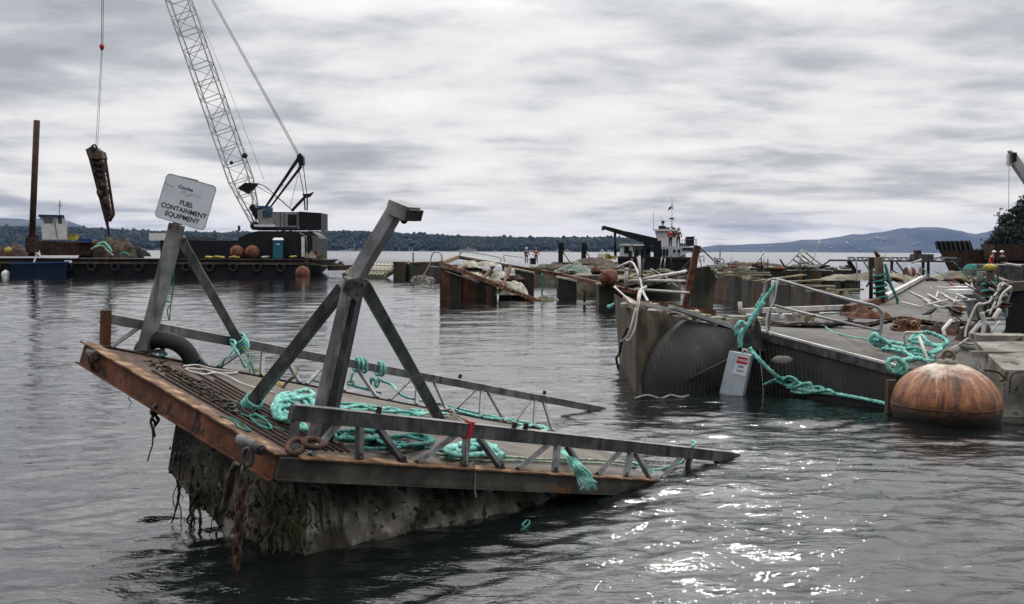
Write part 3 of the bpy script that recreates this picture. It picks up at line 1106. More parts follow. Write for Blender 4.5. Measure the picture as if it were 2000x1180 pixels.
def signp(u, v, d=0.0):              # u, v in -1..1 across the sheet
    return sg_c + ex * u * SW / 2 + ey * v * SH / 2 + en * d


sign = thing('sign', 'white sign reading fuel containment equipment fixed on top of the leaning raft post', 'sign', sg_c)


def rounded(w, h, r, n=5):
    pts = []
    for cx_, cy_, a0 in ((w - r, h - r, 0), (-w + r, h - r, 90), (-w + r, -h + r, 180), (w - r, -h + r, 270)):
        for k in range(n + 1):
            a = R(a0 + 90 * k / n)
            pts.append((cx_ + r * math.cos(a), cy_ + r * math.sin(a)))
    return pts


mb = MB().prism([sg_c + ex * x + ey * y for x, y in rounded(SW / 2, SH / 2, .045)], -en * .006)
sheet = mb.build('sheet', M['sign_white'], sign)
mb = MB().tube([sg_c + ex * x + ey * y + en * .0005 for x, y in rounded(SW / 2 - .002, SH / 2 - .002, .045) + [(SW / 2 - .002, SH / 2 - .047)]], .0025, 6)
mb.build('sheet_edge', M['galv_dark'], sign)


def text(body, name, size, centre, mat, parent, ax, ay, an, sx=1.0):
    cu = bpy.data.curves.new(name, 'FONT')
    cu.body = body
    cu.size = size
    cu.align_x = 'CENTER'
    cu.align_y = 'CENTER'
    cu.extrude = .0006
    cu.offset = size * .018
    tmp = bpy.data.objects.new(name + '_tmp', cu)
    scene.collection.objects.link(tmp)
    dg = bpy.context.evaluated_depsgraph_get()
    me = bpy.data.meshes.new_from_object(tmp.evaluated_get(dg))
    bpy.data.objects.remove(tmp)
    me.materials.clear()
    me.materials.append(mat)
    mt = Matrix((ax * sx, ay, an)).transposed().to_4x4()
    mt.translation = centre - parent.matrix_world_loc
    me.transform(mt)
    ob = bpy.data.objects.new(name, me)
    scene.collection.objects.link(ob)
    ob.parent = parent.ob
    return ob


for body, u, v, sz in (('FUEL', .06, -.10, .070), ('CONTAINMENT', .03, -.40, .070), ('EQUIPMENT', .04, -.70, .070)):
    text(body, 'lettering', sz, signp(u, v, .002), M['black_lt'], sign, ex, ey, en, 1.0)
text('Cooke', 'lettering', .050, signp(-.14, .56, .002), M['blue_ink'], sign, ex, ey, en, 1.2)
rng = random.Random(4)
mb = MB()
for k in range(13):
    u, v = -.30 + k * .034 + rng.uniform(-.01, .01), .30 + .08 * math.sin(k * .6) + rng.uniform(-.04, .06)
    mb.prism([signp(u, v, .001), signp(u + rng.uniform(.02, .05), v + .01, .001), signp(u + .04, v + rng.uniform(.03, .08), .001), signp(u + .01, v + .05, .001)], en * .0006)
mb.build('worn_mark', M['orange_ink'], sign)
mb = MB()
for k in range(9):
    u, v = .12 + k * .047, .34 + rng.uniform(-.02, .02)
    mb.prism([signp(u, v, .001), signp(u + .034, v, .001), signp(u + .03, v + .07, .001), signp(u + .006, v + .06, .001)], en * .0006)
mb.build('worn_mark', M['pale_ink'], sign)
for k in range(4):
    MB().prism([signp(-.96 + .1 * k, .52 - .015 * k, .001), signp(-.93 + .1 * k, .515 - .015 * k, .001), signp(-.90 + .1 * k, .53 - .015 * k, .001), signp(-.95 + .1 * k, .55 - .015 * k, .001)], en * .0006).build('scratch', M['black_lt'], sign)

# ---- fittings of the front beam
pr0, pr1 = at(468, 857, 7.95), at(511, 880, 7.72)
pin = MB().tube([pr0, pr1], .042, 14).build('towing_pin', M['galv_dark'], raft)
MB().tube([pr1, pr1 + (pr1 - pr0).normalized() * .03], .028, 12).build('pin_nut', M['rubber'], pin)
MB().tube([at(176, 688, 10.2), at(189, 694, 10.0)], .045, 12).build('towing_pin', M['galv_dark'], raft)
MB().torus(at(178, 706, 10.05), .062, .02, (1, .6, .1), 20, 8).build('shackle_ring', M['rust_dark'], raft)
MB().torus(at(578, 872, 7.75), .10, .022, (0.15, -.3, 1), 26, 8, stretch=(1.15, .6)).build('ring', M['rust_dark'], raft)
MB().torus(at(612, 866, 7.8), .07, .022, (0.2, -.3, 1), 22, 8).build('ring', M['rust_dark'], raft)

# shackle and chain hanging from the towing pin
ch = thing('mooring_chain', 'heavy fouled chain hanging from a shackle at the near front corner of the raft', 'chain', at(478, 900, 7.8))
MB().torus(at(484, 893, 7.78), .05, .018, (.3, 1, 0), 24, 8, stretch=(.8, 1.3)).build('shackle', M['galv_dark'], ch)
z0 = at(476, 925, 7.8)
for k in range(9):
    p = z0 + V((-.008 * k, .0, -.088 * k))
    ax = V((.3, 1, 0)) if k % 2 else V((1, -.3, 0))
    MB().torus(p, .032, .015 + .003 * (k > 1), ax, 18, 8, stretch=(.8, 1.7)).build('link', M['galv_dark'] if k < 1 else M['rust_dark'], ch)
# a bent fouled lever next to it
solo('hanging_plate', MB().tube(spline([at(462, 905, 7.9), at(452, 925, 7.9), at(446, 960, 7.95), at(436, 995, 8.0)], 4), [.055] * 5 + [.075] * 4 + [.06] * 4, 8, flat=.5), M['concrete'],
     'barnacled plate hanging beside the chain under the front beam', 'plate')

# ---- black tyre hanging outside the far rail
tc_ = far_edge(340) + V((-.12, .12, -.02))
solo('tyre', MB().torus(tc_, .24, .09, (.25, 1, .35), 36, 12, stretch=(1.25, 1)), M['rubber'], 'black tyre leaning behind the far rail beside the sign post', 'tyre')


# ================================================================== ROPES
def rope(name, px, r, mat, label, group=None, lift=None, n=7, pts=None, strands=3, cat='rope'):
    P = pts or [S(x, y, (lift if lift is not None else r)) for x, y in px]
    P = spline(P, n)
    r = r * (.58 if P[0].y < 14 else 1)
    fine = []
    L = sum((b - a).length for a, b in zip(P, P[1:]))
    m = max(8, int(L / (r * .8)))
    m = min(m, 420)
    # resample evenly
    acc, cum = 0.0, [0.0]
    for a, b in zip(P, P[1:]):
        acc += (b - a).length
        cum.append(acc)
    j = 0
    for i in range(m + 1):
        d = acc * i / m
        while j < len(P) - 2 and cum[j + 1] < d:
            j += 1
        t = (d - cum[j]) / max(cum[j + 1] - cum[j], 1e-6)
        fine.append(P[j].lerp(P[j + 1], t))
    mb = MB().tube(fine, [r * (1 + .18 * noise.noise(q * 14)) for q in fine], 12 if strands else 8, lobes=strands, pitch=r * 10, amp=.27)
    return mb, mat, label, name, cat, group


def put(t):
    mb, mat, label, name, cat, group = t
    return solo(name, mb, mat, label, cat, group)


def tangle(cx_, cy_, rx, ry, hgt, turns, r, seed, surf=S):
    rng = random.Random(seed)
    s0, t0 = inv(cx_, cy_)
    P = []
    k = turns * 7
    a = rng.random() * 6
    for i in range(k):
        a += 6.283 / 7 * rng.uniform(.8, 1.25)
        q = rng.uniform(.45, 1.0)
        h = r + hgt * rng.random() ** 1.4 * (1 - .4 * q)
        P.append(surf(cx_ + rx * q * math.cos(a), cy_ + ry * q * math.sin(a), h))
    return P


def bundle(name, label, pieces, mat, cat='rope'):
    """one rope thing built of several overlapping runs"""
    mb = MB()
    for t in pieces:
        o = len(mb.v)
        mb.v += t[0].v
        mb.f += [tuple(o + i for i in f) for f in t[0].f]
        mb.sm += t[0].sm
    return solo(name, mb, mat, label, cat)


T = M['teal']


def wrap(c, ax, r0, r, turns, pitch, seed=0, mat=T):
    ax = V(ax).normalized()
    s = ax.cross(V((0, 1, 0))).normalized()
    u = ax.cross(s)
    rng = random.Random(seed)
    P = []
    for i in range(turns * 10):
        a = i / 10 * 6.283
        P.append(V(c) + ax * (pitch * i / 10 + rng.uniform(-.006, .006)) + (s * math.cos(a) + u * math.sin(a)) * r0 * rng.uniform(.97, 1.08))
    return P


bundle('rope', 'tangled teal rope heap on the raft deck left of the main post', [
    rope('', None, .034, T, '', pts=tangle(573, 794, 46, 26, .09, 4, .03, 2)),
    rope('', [(545, 800), (540, 780), (560, 768), (590, 775), (612, 772), (600, 762), (575, 768), (548, 790), (548, 815), (575, 828), (598, 840), (590, 826)], .036, T, '', lift=.07),
    rope('', None, .030, T, '', pts=tangle(560, 804, 32, 24, .10, 3, .03, 5))], T)
bundle('rope', 'bundle of teal rope strands lying along the deck right of the main post', [
    rope('', [(652, 787), (690, 789), (730, 794), (775, 803), (815, 806), (875, 808)], .026, T, '', lift=.04),
    rope('', [(648, 795), (680, 797), (715, 798), (760, 806), (800, 812), (830, 808)], .028, T, '', lift=.05),
    rope('', [(655, 803), (700, 792), (740, 803), (790, 804), (820, 813)], .026, T, '', lift=.08),
    rope('', [(660, 792), (690, 800), (735, 800), (765, 797), (805, 810), (826, 803), (800, 800)], .024, T, '', lift=.06)], T)
# rope hitched over the far rail
q0, q1, q2, q3 = (line_x(FR0, FR1, x) for x in (700, 716, 738, 752))
o_ = up_f * .10
fo, bo = V((-.03, -.075, 0)), V((.03, .08, 0))
bundle('rope', 'teal rope hitched over the far rail and running down across the deck', [
    rope('', None, .026, T, '', pts=wrap(q0 - fr_in * .06, fr_in, .085, .026, 3, .062, 12)),
    rope('', None, .026, T, '', pts=wrap(q2 - fr_in * .02, fr_in, .085, .026, 2, .06, 14)),
    rope('', None, .026, T, '', pts=[q0 + fo - o_, q0 - o_ * 1.9 + fo, q1 - o_ * 2.5 + fo * 1.6, q2 - o_ * 2.4 + fo, q2 - o_ * 1.2 + fo * 1.3, q3 - o_ * 1.6 + fo * 1.6]),
    rope('', None, .024, T, '', pts=[q3 - o_ * 1.0 + fo * 1.3, q3 - o_ * 1.6 + fo * 2.1, q3 - o_ * 2.2 + fo * 1.3, q3 - o_ * 1.7 + fo * .8, q3 - o_ * 1.1 + fo * 1.7, q3 - o_ * 2.0 + fo * 2]),
    rope('', None, .026, T, '', pts=[q3 - o_ * 1.2 + fo * 1.5, S(765, 752, .12), S(785, 772, .06), S(820, 782, .03), S(862, 790, .03), S(900, 799, .03), S(945, 810, .03), S(985, 817, .03), S(1030, 826, .03), S(1058, 836, .03)]),
    rope('', [(870, 795), (905, 806), (950, 816), (990, 820), (1020, 830), (1055, 832), (1068, 840), (1040, 842), (1015, 836), (1045, 830)], .028, T, '')], T)
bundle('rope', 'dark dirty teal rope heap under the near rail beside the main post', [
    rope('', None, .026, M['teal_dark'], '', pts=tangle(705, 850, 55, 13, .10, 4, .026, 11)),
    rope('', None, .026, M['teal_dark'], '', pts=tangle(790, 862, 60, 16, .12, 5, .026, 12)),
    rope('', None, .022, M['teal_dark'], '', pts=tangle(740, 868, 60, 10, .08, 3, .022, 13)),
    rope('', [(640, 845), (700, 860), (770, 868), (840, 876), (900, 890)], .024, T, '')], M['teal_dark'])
bundle('rope', 'bright teal rope bundle under the near rail below the red tape', [
    rope('', None, .032, T, '', pts=tangle(925, 878, 56, 14, .09, 5, .03, 21)),
    rope('', [(875, 880), (905, 866), (930, 862), (958, 872), (985, 892)], .045, T, '', lift=.07),
    rope('', [(880, 890), (915, 878), (940, 876), (975, 893)], .045, T, '', lift=.06)], T)
bundle('rope', 'long pale green mooring rope lying along the near edge of the deck', [
    rope('', [(845, 886), (905, 893), (985, 892), (1060, 897), (1140, 897), (1200, 901), (1260, 906), (1300, 903)], .021, M['rope_pale'], ''),
    rope('', [(860, 894), (930, 899), (1000, 900), (1090, 903), (1180, 905), (1250, 914)], .019, M['rope_pale'], '')], M['rope_pale'])
bundle('rope', 'teal rope lying behind the near rail beside its submerged end', [
    rope('', [(1240, 905), (1275, 915), (1300, 912), (1280, 905), (1255, 915), (1285, 922), (1310, 908)], .022, T, ''),
    rope('', None, .024, T, '', pts=[S(1255, 916, .03), S(1285, 918, .05), at(1310, 910, 11.6), at(1335, 900, 11.9), line_x(NR0, NR1, 1348) + up_n * .1 - V((0, .05, 0)), line_x(NR0, NR1, 1354) + up_n * .13 - V((0, .02, 0)),
                                     line_x(NR0, NR1, 1345) + up_n * .14])], T)
rngt = random.Random(9)
mb = MB()
tb = near_edge(1128) + V((0, -.06, 0))
for k in range(46):
    a = S(1095 + rngt.uniform(0, 18), 880 + rngt.uniform(-2, 8), .12)
    b_ = at(1122 + rngt.uniform(-6, 10), 905 + rngt.uniform(-4, 5), tb.y - .06)
    c_ = at(1140 + rngt.uniform(-13, 17), 930 + rngt.uniform(-6, 6), tb.y - .10)
    d_ = at(1148 + rngt.uniform(-16, 18), 948 + rngt.uniform(-8, 12), tb.y - .12)
    mb.tube(spline([a, b_, c_, d_], 4), .0085, 5)
solo('frayed_rope', mb, T, 'frayed teal rope end hanging over the side beam into shadow', 'rope')
# lashings
bx = (at(672, 560, pb.y + .06) - bf).normalized()
solo('lashing', rope('', None, .02, T, '', pts=wrap(bf + bx * .03, bx, .075, .02, 4, .03, 3))[0], T, 'teal rope wound round the foot of the left mast brace', 'rope')
put(rope('thin_rope', [(462, 783), (458, 800), (480, 812), (515, 826), (556, 841)], .011, M['teal_dark'], 'thin teal line running from the left brace foot to the ring', lift=.02))
sx_ = (at(352, 465, sb_.y + .06) - br_end).normalized()
solo('lashing', rope('', None, .019, T, '', pts=wrap(br_end - sx_ * .05, sx_, .085, .02, 5, .035, 5) + [br_end + V((.1, -.1, -.1)), br_end + V((.16, -.1, -.25)), br_end + V((.2, -.05, -.42))])[0], T,
     'teal rope lashing the sign brace to the far rail', 'rope')
solo('yellow_rope', rope('', None, .012, M['yellow_rope'], '', pts=[br_end + V((.02, -.1, -.03)), br_end + V((.1, -.13, -.03)), br_end + V((.13, -.12, -.2)), br_end + V((.12, -.12, -.38)), S(500, 722, .02), S(520, 738, .03), S(540, 745, .02), S(552, 752, .03), S(538, 750, .02)])[0],
     M['yellow_rope'], 'frayed yellow line trailing from the far rail onto the deck', 'rope')
put(rope('white_rope', [(358, 715), (385, 713), (415, 720), (464, 727), (430, 729), (400, 722), (362, 720), (395, 731), (420, 728), (445, 735), (470, 748), (500, 758), (538, 768)], .013, M['white_rope'],
         'knotted white rope lying on the deck between the two posts', lift=.02))
put(rope('dirty_rope', [(868, 800), (880, 800), (893, 812), (915, 822), (935, 828), (905, 824), (880, 808), (872, 815)], .018, M['dirty_rope'], 'dirty white rope knotted beside the right mast brace', lift=.05))
d0 = at(346, 470, sb_.y + .1)
solo('hanging_line', rope('', None, .009, M['teal_dark'], '', pts=[d0, at(341, 520, d0.y), at(337, 570, d0.y), at(333, 600, d0.y), at(331, 626, d0.y), at(327, 605, d0.y), at(334, 596, d0.y)])[0], M['teal_dark'],
     'thin grey green line hanging from the top of the sign post', 'line')
mb = MB().tube(spline([at(311, 602, d0.y), at(316, 592, d0.y), at(325, 588, d0.y), at(336, 590, d0.y)], 5), [.03, .035, .035, .03, .03, .028, .025, .02, .02, .02, .018, .015, .012, .012, .01, .01], 7, flat=.4)
solo('rag', mb, T, 'teal rag of frayed rope tied to the hanging line', 'rope end')
e0, e1, e2 = far_edge(430), far_edge(450), far_edge(480)
solo('rope', rope('', None, .02, T, '', pts=[e0 + V((0, .05, .0)), e0 + V((.05, 0, .1)), e1 + V((0, -.04, .16)), e1 + V((.05, .03, .3)), line_x(FR0, FR1, 448), e1 + V((.08, 0, .2)), e2 + V((0, 0, .06)), e2 + V((.05, .05, .2))])[0], T,
     'teal rope looped between far rail and deck edge beside the lashing', 'rope')
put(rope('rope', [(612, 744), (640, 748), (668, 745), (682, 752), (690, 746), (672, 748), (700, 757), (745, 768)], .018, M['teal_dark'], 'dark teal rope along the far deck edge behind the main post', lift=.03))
put(rope('rope', [(302, 690), (315, 686), (325, 692), (312, 695)], .02, M['teal_dark'], 'short teal rope knot at the foot of the far rail beside the tyre', lift=.03))
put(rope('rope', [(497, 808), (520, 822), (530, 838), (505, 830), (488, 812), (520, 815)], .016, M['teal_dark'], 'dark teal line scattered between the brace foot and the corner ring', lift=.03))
put(rope('rope', [(430, 812), (455, 822), (470, 836), (490, 842), (476, 830), (450, 815)], .010, M['teal_dark'], 'thin grey green line lying just behind the front beam', lift=.02))
solo('stick', MB().tube(spline([S(552, 758, .02), S(562, 745, .1), S(575, 735, .2), at(583, 716, S(560, 750).y)], 4), [.016] * 12 + [.008], 7), M['timber'], 'short dark stick standing up from the deck by the yellow line', 'stick')
solo('floating_rope', rope('', None, .012, M['teal_dark'], '', pts=[G(880, 1062, -.004), G(930, 1050, -.003), G(985, 1042, .0), G(1018, 1035, .002), G(1034, 1022, .01), G(1030, 1016, .015), G(1020, 1026, .01), G(1030, 1030, .0)])[0], M['teal_dark'],
     'teal line floating beside the dark raft hull', 'line')
p = near_edge(924) + V((0, -.05, 0))
solo('hanging_line', rope('', None, .012, M['dirty_rope'], '', pts=[line_x(NR0, NR1, 912) + V((0, -.07, -.1)), near_edge(914) + V((0, -.06, .03)), at(924, 905, p.y), at(928, 930, p.y), at(927, 955, p.y), at(930, 972, p.y)])[0],
     M['dirty_rope'], 'ragged brown line hanging over the side beam under the red tape', 'line')
# debris behind the front beam
rd = random.Random(3)
mb = MB()
for k in range(70):
    x = rd.uniform(290, 470)
    y = 700 + (x - 290) * .58 + rd.uniform(-8, 12)
    try:
        p = S(x, y, .012)
    except Exception:
        continue
    d = V((rd.uniform(-1, 1), rd.uniform(-.6, .6), rd.uniform(-.1, .35))).normalized() * rd.uniform(.05, .2)
    mb.tube([p - d / 2, p + V((0, 0, rd.uniform(0, .04))), p + d / 2], [.006, .011, .004], 5)
r = solo('dead_weed', mb, M['weed'], 'matted dead weed along the rusty front of the deck', 'weed')
r.ob['kind'] = 'stuff'


# seaweed hanging from the front beam and hull
def weed_strand(top, length, w, seed, mat):
    rng = random.Random(seed)
    P = [top]
    k = 7
    for i in range(k):
        P.append(P[-1] + V((rng.uniform(-.03, .03), rng.uniform(-.02, .02), -length / k)))
    P = spline(P, 3)
    return P, [w * (0.6 + .8 * abs(noise.noise(p * 9))) * (1 - .5 * i / len(P)) for i, p in enumerate(P)]


mb = MB()
for x, y, d, L, w in ((300, 792, 9.2, .50, .018), (309, 788, 9.2, .20, .05), (316, 795, 9.2, .28, .03)):
    P, rs = weed_strand(at(x, y, d), L, w, x, None)
    mb.tube(P, rs, 7, flat=.5)
solo('seaweed', mb, M['weed'], 'dark seaweed hanging from the middle of the rusty front beam', 'seaweed')
P, rs = weed_strand(at(262, 748, 9.7), .26, .005, 262, None)
solo('hanging_line', MB().tube(P, rs, 6), M['weed'], 'thin dark line hanging from the left part of the rusty front beam', 'line')
mb = MB()
rw = random.Random(31)
for k in range(46):
    u = rw.random()
    if u < .55:
        q = rw.random()
        x, y, d = 330 + 150 * q + rw.uniform(-6, 6), 925 + 130 * q + rw.uniform(-60, 10), 9.38 - .6 * q - .04
        L = rw.uniform(.12, .5)
    else:
        x, y, d = rw.uniform(455, 600), rw.uniform(950, 1040), 8.15
        d = 8.62 - (x - 455) * .0028 - .06
        L = rw.uniform(.15, .4)
    if rw.random() < .25 and x < 450:
        L *= 1.4
    P, rs = weed_strand(at(x, y, d), L, rw.uniform(.008, .024), k, None)
    mb.tube(P, rs, 5, flat=.5)
r = solo('seaweed', mb, M['weed'], 'fringe of dark seaweed growing on the raft hull under the front beam', 'seaweed')
r.ob['kind'] = 'stuff'
mb = MB()
for k in range(20):
    x, y = rw.uniform(500, 600), rw.uniform(960, 1060)
    P, rs = weed_strand(at(x, y, 8.45 - (x - 500) * .0022 - .08), rw.uniform(.08, .25), rw.uniform(.006, .014), k, None)
    mb.tube(P, rs, 5)
r = solo('seaweed', mb, M['weed_green'], 'yellow green weed on the near corner of the raft hull', 'seaweed')
r.ob['kind'] = 'stuff'

# ================================================================== LEFT: CRANE BARGE GROUP
DB = 100.0                          # distance of the barge
PXM = DB / FPX                      # metres per photo pixel there


def B(x, y, dd=0.0):                # photo pixel at the barge's distance (+dd m behind)
    return at(x, y, DB + dd)


# main barge
barge = thing('crane_barge', 'long black deck barge carrying the crane', 'barge', V((B(300, 520).x, DB + 6, 0)))
zd = B(300, 507).z
x0, x1 = B(-120, 510).x, B(618, 510).x
mb = MB()
mb.hexa([V((x0, DB, -.6)), V((x1 - 2.6, DB, -.6)), V((x1 - 2.6, DB + 13, -.6)), V((x0, DB + 13, -.6)), V((x0, DB, zd)), V((x1, DB, zd)), V((x1, DB + 13, zd)), V((x0, DB + 13, zd))])
hb_ = mb.build('hull', M['black'], barge)
MB().beam(V((x0, DB - .1, zd - .35)), V((x1 - .2, DB - .1, zd - .35)), .25, .22).build('rubbing_strake', M['timber'], hb_)
MB().beam(V((x0, DB - .04, zd + .05)), V((x1, DB - .04, zd + .05)), .25, .10).build('deck_edge', M['timber'], hb_)
for k in range(16):
    xx = x0 + (x1 - x0) * (k + .5) / 16
    c_ = V((xx, DB - .14, .75))
    MB().torus(c_, .36, .13, (0, 1, 0), 18, 8).build('tyre_fender', M['rubber'], hb_)

# black deckhouses under the crane
x, X2 = B(286, 0).x, B(452, 0).x
dh = thing('deckhouse', 'low black flat topped deckhouse left of the crane tub', 'deckhouse', V(((x + X2) / 2, DB + 5, zd)))
MB().hexa([V((x, DB + 3, zd)), V((X2, DB + 3, zd)), V((X2, DB + 9, zd)), V((x, DB + 9, zd)), V((x, DB + 3, B(0, 468, 3).z)), V((X2, DB + 3, B(0, 468, 3).z)), V((X2, DB + 9, B(0, 468, 3).z)), V((x, DB + 9, B(0, 468, 3).z))]).build('wall', M['black'], dh)
MB().box(B(318, 463, 4), (2.1, 2, .75)).build('roof_box', M['white'], dh)
MB().box(B(370, 466, 4), (6, 1.5, .25)).build('roof_rail', M['galv_dark'], dh)
x, X2 = B(450, 0).x, B(600, 0).x
tub = thing('crane_tub', 'round cornered black steel tub under the crane', 'crane base', V(((x + X2) / 2, DB + 5, zd)))
zt, zb2 = B(0, 449, 2).z, B(0, 462, 2).z
prof = [(x, zd), (X2, zd), (X2, zb2), (X2 - .25, zt - .35), (X2 - .9, zt), (x + 2.2, zt), (x + 1, zt - .25), (x + .05, zb2)]
tb2 = MB().prism([V((a, DB + 2, b)) for a, b in prof], V((0, 8, 0))).build('shell', M['black'], tub)
MB().box(B(592, 482, 1.9), (.32, .1, 2.0)).build('white_ladder', M['white'], tub)
MB().tube([B(585, 455, 1.9), B(598, 462, 1.9), B(600, 500, 1.9)], .08, 6).build('pipe', M['galv'], tub)
MB().box(B(467, 446, 3), (.2, .2, .5)).build('vent', M['black'], tub)

# crane
crane = thing('crane', 'tall lattice boom crawler crane on the black tub of the barge', 'crane', B(540, 450, 5))
zc = B(0, 446, 3).z
MB().box(B(545, 447, 5), (4.6, 3.6, .3)).build('turntable', M['rubber'], crane)
# machinery house
hx0, hx1, hx2 = B(532, 0, 4).x, B(584, 0, 4).x, B(628, 0, 4).x
hz0, hz1 = B(0, 445, 4).z, B(0, 412, 4).z
house = MB().hexa([V((hx0, DB + 3.4, hz0)), V((hx1, DB + 3.4, hz0)), V((hx1, DB + 6.8, hz0)), V((hx0, DB + 6.8, hz0)), V((hx0, DB + 3.4, hz1)), V((hx1, DB + 3.4, hz1)), V((hx1, DB + 6.8, hz1)), V((hx0, DB + 6.8, hz1))]).build(
    'machinery_house', M['panel_grey'], crane)
MB().box(V(((hx1 * .4 + hx0 * .6) + .9, DB + 3.37, (hz0 + hz1) / 2 + .05)), (.85, .06, 1.1)).build('louvre', M['black'], house)
MB().box(V(((hx1 + hx0) / 2, DB + 3.36, hz0 + .1)), (hx1 - hx0, .06, .2)).build('sill', M['white'], house)
for q in (.3, .45, .93):
    MB().box(V((hx0 + (hx1 - hx0) * q, DB + 3.37, (hz0 + hz1) / 2)), (.05, .05, hz1 - hz0 - .1)).build('panel_seam', M['galv_dark'], house)
MB().hexa([V((hx1, DB + 3.3, hz0 - .08)), V((hx2, DB + 3.3, hz0 - .08)), V((hx2, DB + 6.9, hz0 - .08)), V((hx1, DB + 6.9, hz0 - .08)), V((hx1, DB + 3.3, hz1 + .05)), V((hx2, DB + 3.3, hz1 - .1)), V((hx2, DB + 6.9, hz1 - .1)),
           V((hx1, DB + 6.9, hz1 + .05))]).build('counterweight', M['black'], crane)
cb = MB().hexa([B(505, 446, 3), B(533, 446, 3), B(533, 446, 4.4), B(505, 446, 4.4), B(502, 410, 3), B(533, 405, 3), B(533, 405, 4.4), B(502, 410, 4.4)]).build('cab', M['panel_grey'], crane)
MB().hexa([B(514, 426, 2.96), B(531, 424, 2.96), B(531, 424, 3.1), B(514, 426, 3.1), B(512, 411, 2.96), B(531, 409, 2.96), B(531, 409, 3.1), B(512, 411, 3.1)]).build('cab_window', M['glass'], cb)
MB().box(B(515, 405, 3.6), (1.0, 1.0, .25)).build('cab_roof', M['blue'], cb)
MB().box(B(524, 412, 2.9), (.4, .05, .5)).build('green_panel', M['toilet'], cb)
MB().ball(B(497, 441, 3.6), .45, 14, 8).build('drum', M['black'], crane)
MB().box(B(517, 441, 2.9), (2.0, .5, .22)).build('walkway', M['white'], crane)

# boom
foot = B(500, 436, 5)
tip = B(203, -421, 5)
bd = (tip - foot).normalized()
bs = V((0, 1, 0))                    # across
bu = bd.cross(bs).normalized()
Lb = (tip - foot).length


def boom_corner(s, i):
    if s < 4.6:
        w = .55 + (2.1 - .55) * s / 4.6
    elif s > Lb - 7:
        w = .7 + 1.4 * (Lb - s) / 7
    else:
        w = 2.1
    d = 1.9 if s > 0.5 else 1.9
    return foot + bd * s + bu * (w / 2) * (1 if i in (0, 1) else -1) + bs * (d / 2) * (1 if i in (1, 2) else -1)


mb = MB()
sts = [0, 1.5, 3, 4.6] + [4.6 + k * 1.75 for k in range(1, int((Lb - 4.6 - 1) / 1.75))] + [Lb]
for i in range(4):
    for a, b in zip(sts, sts[1:]):
        mb.beam(boom_corner(a, i), boom_corner(b, i), .125, .125)
bm_ = mb.build('boom', M['boom_grey'], crane)
mb = MB()
for k, (a, b) in enumerate(zip(sts, sts[1:])):
    for i, j in ((0, 1), (1, 2), (2, 3), (3, 0)):
        mb.beam(boom_corner(a, i), boom_corner(a, j), .065, .065)
        if k % 2:
            mb.beam(boom_corner(a, i), boom_corner(b, j), .055, .055)
        else:
            mb.beam(boom_corner(a, j), boom_corner(b, i), .055, .055)
mb.build('boom_lacing', M['boom_grey'], bm_)
MB().prism([B(463, 368, 3.9), B(478, 357, 3.9), B(502, 358, 3.9), B(494, 368, 3.9), B(484, 379, 3.9)], V((0, .8, 0))).build('sheave_guard', M['black'], bm_)
MB().prism([B(486, 404, 3.9), B(494, 398, 3.9), B(500, 407, 3.9), B(512, 402, 3.9), B(508, 420, 3.9), B(498, 428, 3.9)], V((0, 1.2, 0))).build('foot_bracket', M['black'], bm_)
MB().ball(B(478, 304, 3.8), .3, 10, 6).build('boom_sheave', M['rubber'], bm_)
MB().ball(B(452, 318, 3.8), .2, 10, 6).build('boom_sheave', M['rubber'], bm_)
# gantry
g0 = B(585, 306, 5)
gm_ = MB()
for dy in (-1.1, 1.1):
    gm_.beam(B(515, 410, 5 + dy), g0 + V((0, dy * .3, 0)), .16, .2)
    gm_.beam(B(524, 410, 5 + dy), B(588, 325, 5) + V((0, dy * .3, 0)), .14, .14)
gm_.beam(B(552, 362, 4.2), B(552, 362, 5.8), .12)
gant = gm_.build('gantry', M['black'], crane)
MB().prism([B(579, 304, 4.6), B(586, 299, 4.6), B(592, 306, 4.6), B(593, 322, 4.6), B(584, 324, 4.6)], V((0, .8, 0))).build('gantry_head', M['black'], gant)
mb = MB()
for xx, yy, x2, y2 in ((583, 325, 594, 382), (592, 322, 600, 384)):
    mb.beam(B(xx, yy, 4.7), B(x2, y2, 4.7), .07)
mb.beam(B(594, 384, 4.7), B(596, 411, 4.7), .13)
mb.beam(B(600, 384, 4.7), B(600, 411, 4.7), .13)
mb.build('backstay', M['black'], gant)
MB().beam(B(600, 380, 4.6), B(570, 412, 4.6), .3, .25).build('backstay_strut', M['black'], gant)
MB().prism([B(590, 379, 4.4), B(604, 378, 4.4), B(612, 375, 4.4), B(604, 385, 4.4), B(594, 386, 4.4)], V((0, .5, 0))).build('backstay_head', M['black'], gant)
mb = MB()
for dy in (-.8, .8):
    mb.tube([B(502, 358, 5 + dy), B(518, 364, 5 + dy), B(570, 410, 5 + dy)], .05, 5)
mb.tube([B(585, 330, 5), B(566, 408, 5)], .025, 5)
mb.build('boom_stop', M['galv_dark'], crane)
mb = MB()
for dy in (-.7, -.5, .5, .7):
    mb.tube([g0 + V((0, dy, 0)), tip + V((0, dy, 0)) + bu * 1.0], .022, 4)
mb.tube([B(487, 355, 5), B(555, 395, 5)], .03, 4)
mb.tube([B(516, 352, 5), B(430, 130, 5), tip + bu * .5], .018, 4)
mb.build('pendant_line', M['galv'], crane)
mb = MB()
hook = B(199, 92, 5)
mb.tube([tip, hook + V((-.05, 0, .2))], .03, 4)
mb.tube([tip + V((.2, 0, 0)), hook + V((.1, 0, .2))], .03, 4)
mb.build('hoist_line', M['rubber'], crane)
blk = MB().tube([hook + V((0, 0, .35)), hook + V((0, 0, .2)), hook, hook + V((0, 0, -.25)), hook + V((0, 0, -.35))], [.1, .22, .25, .15, .06], 10).build('hook_block', M['red_ink'], crane)
mb = MB()
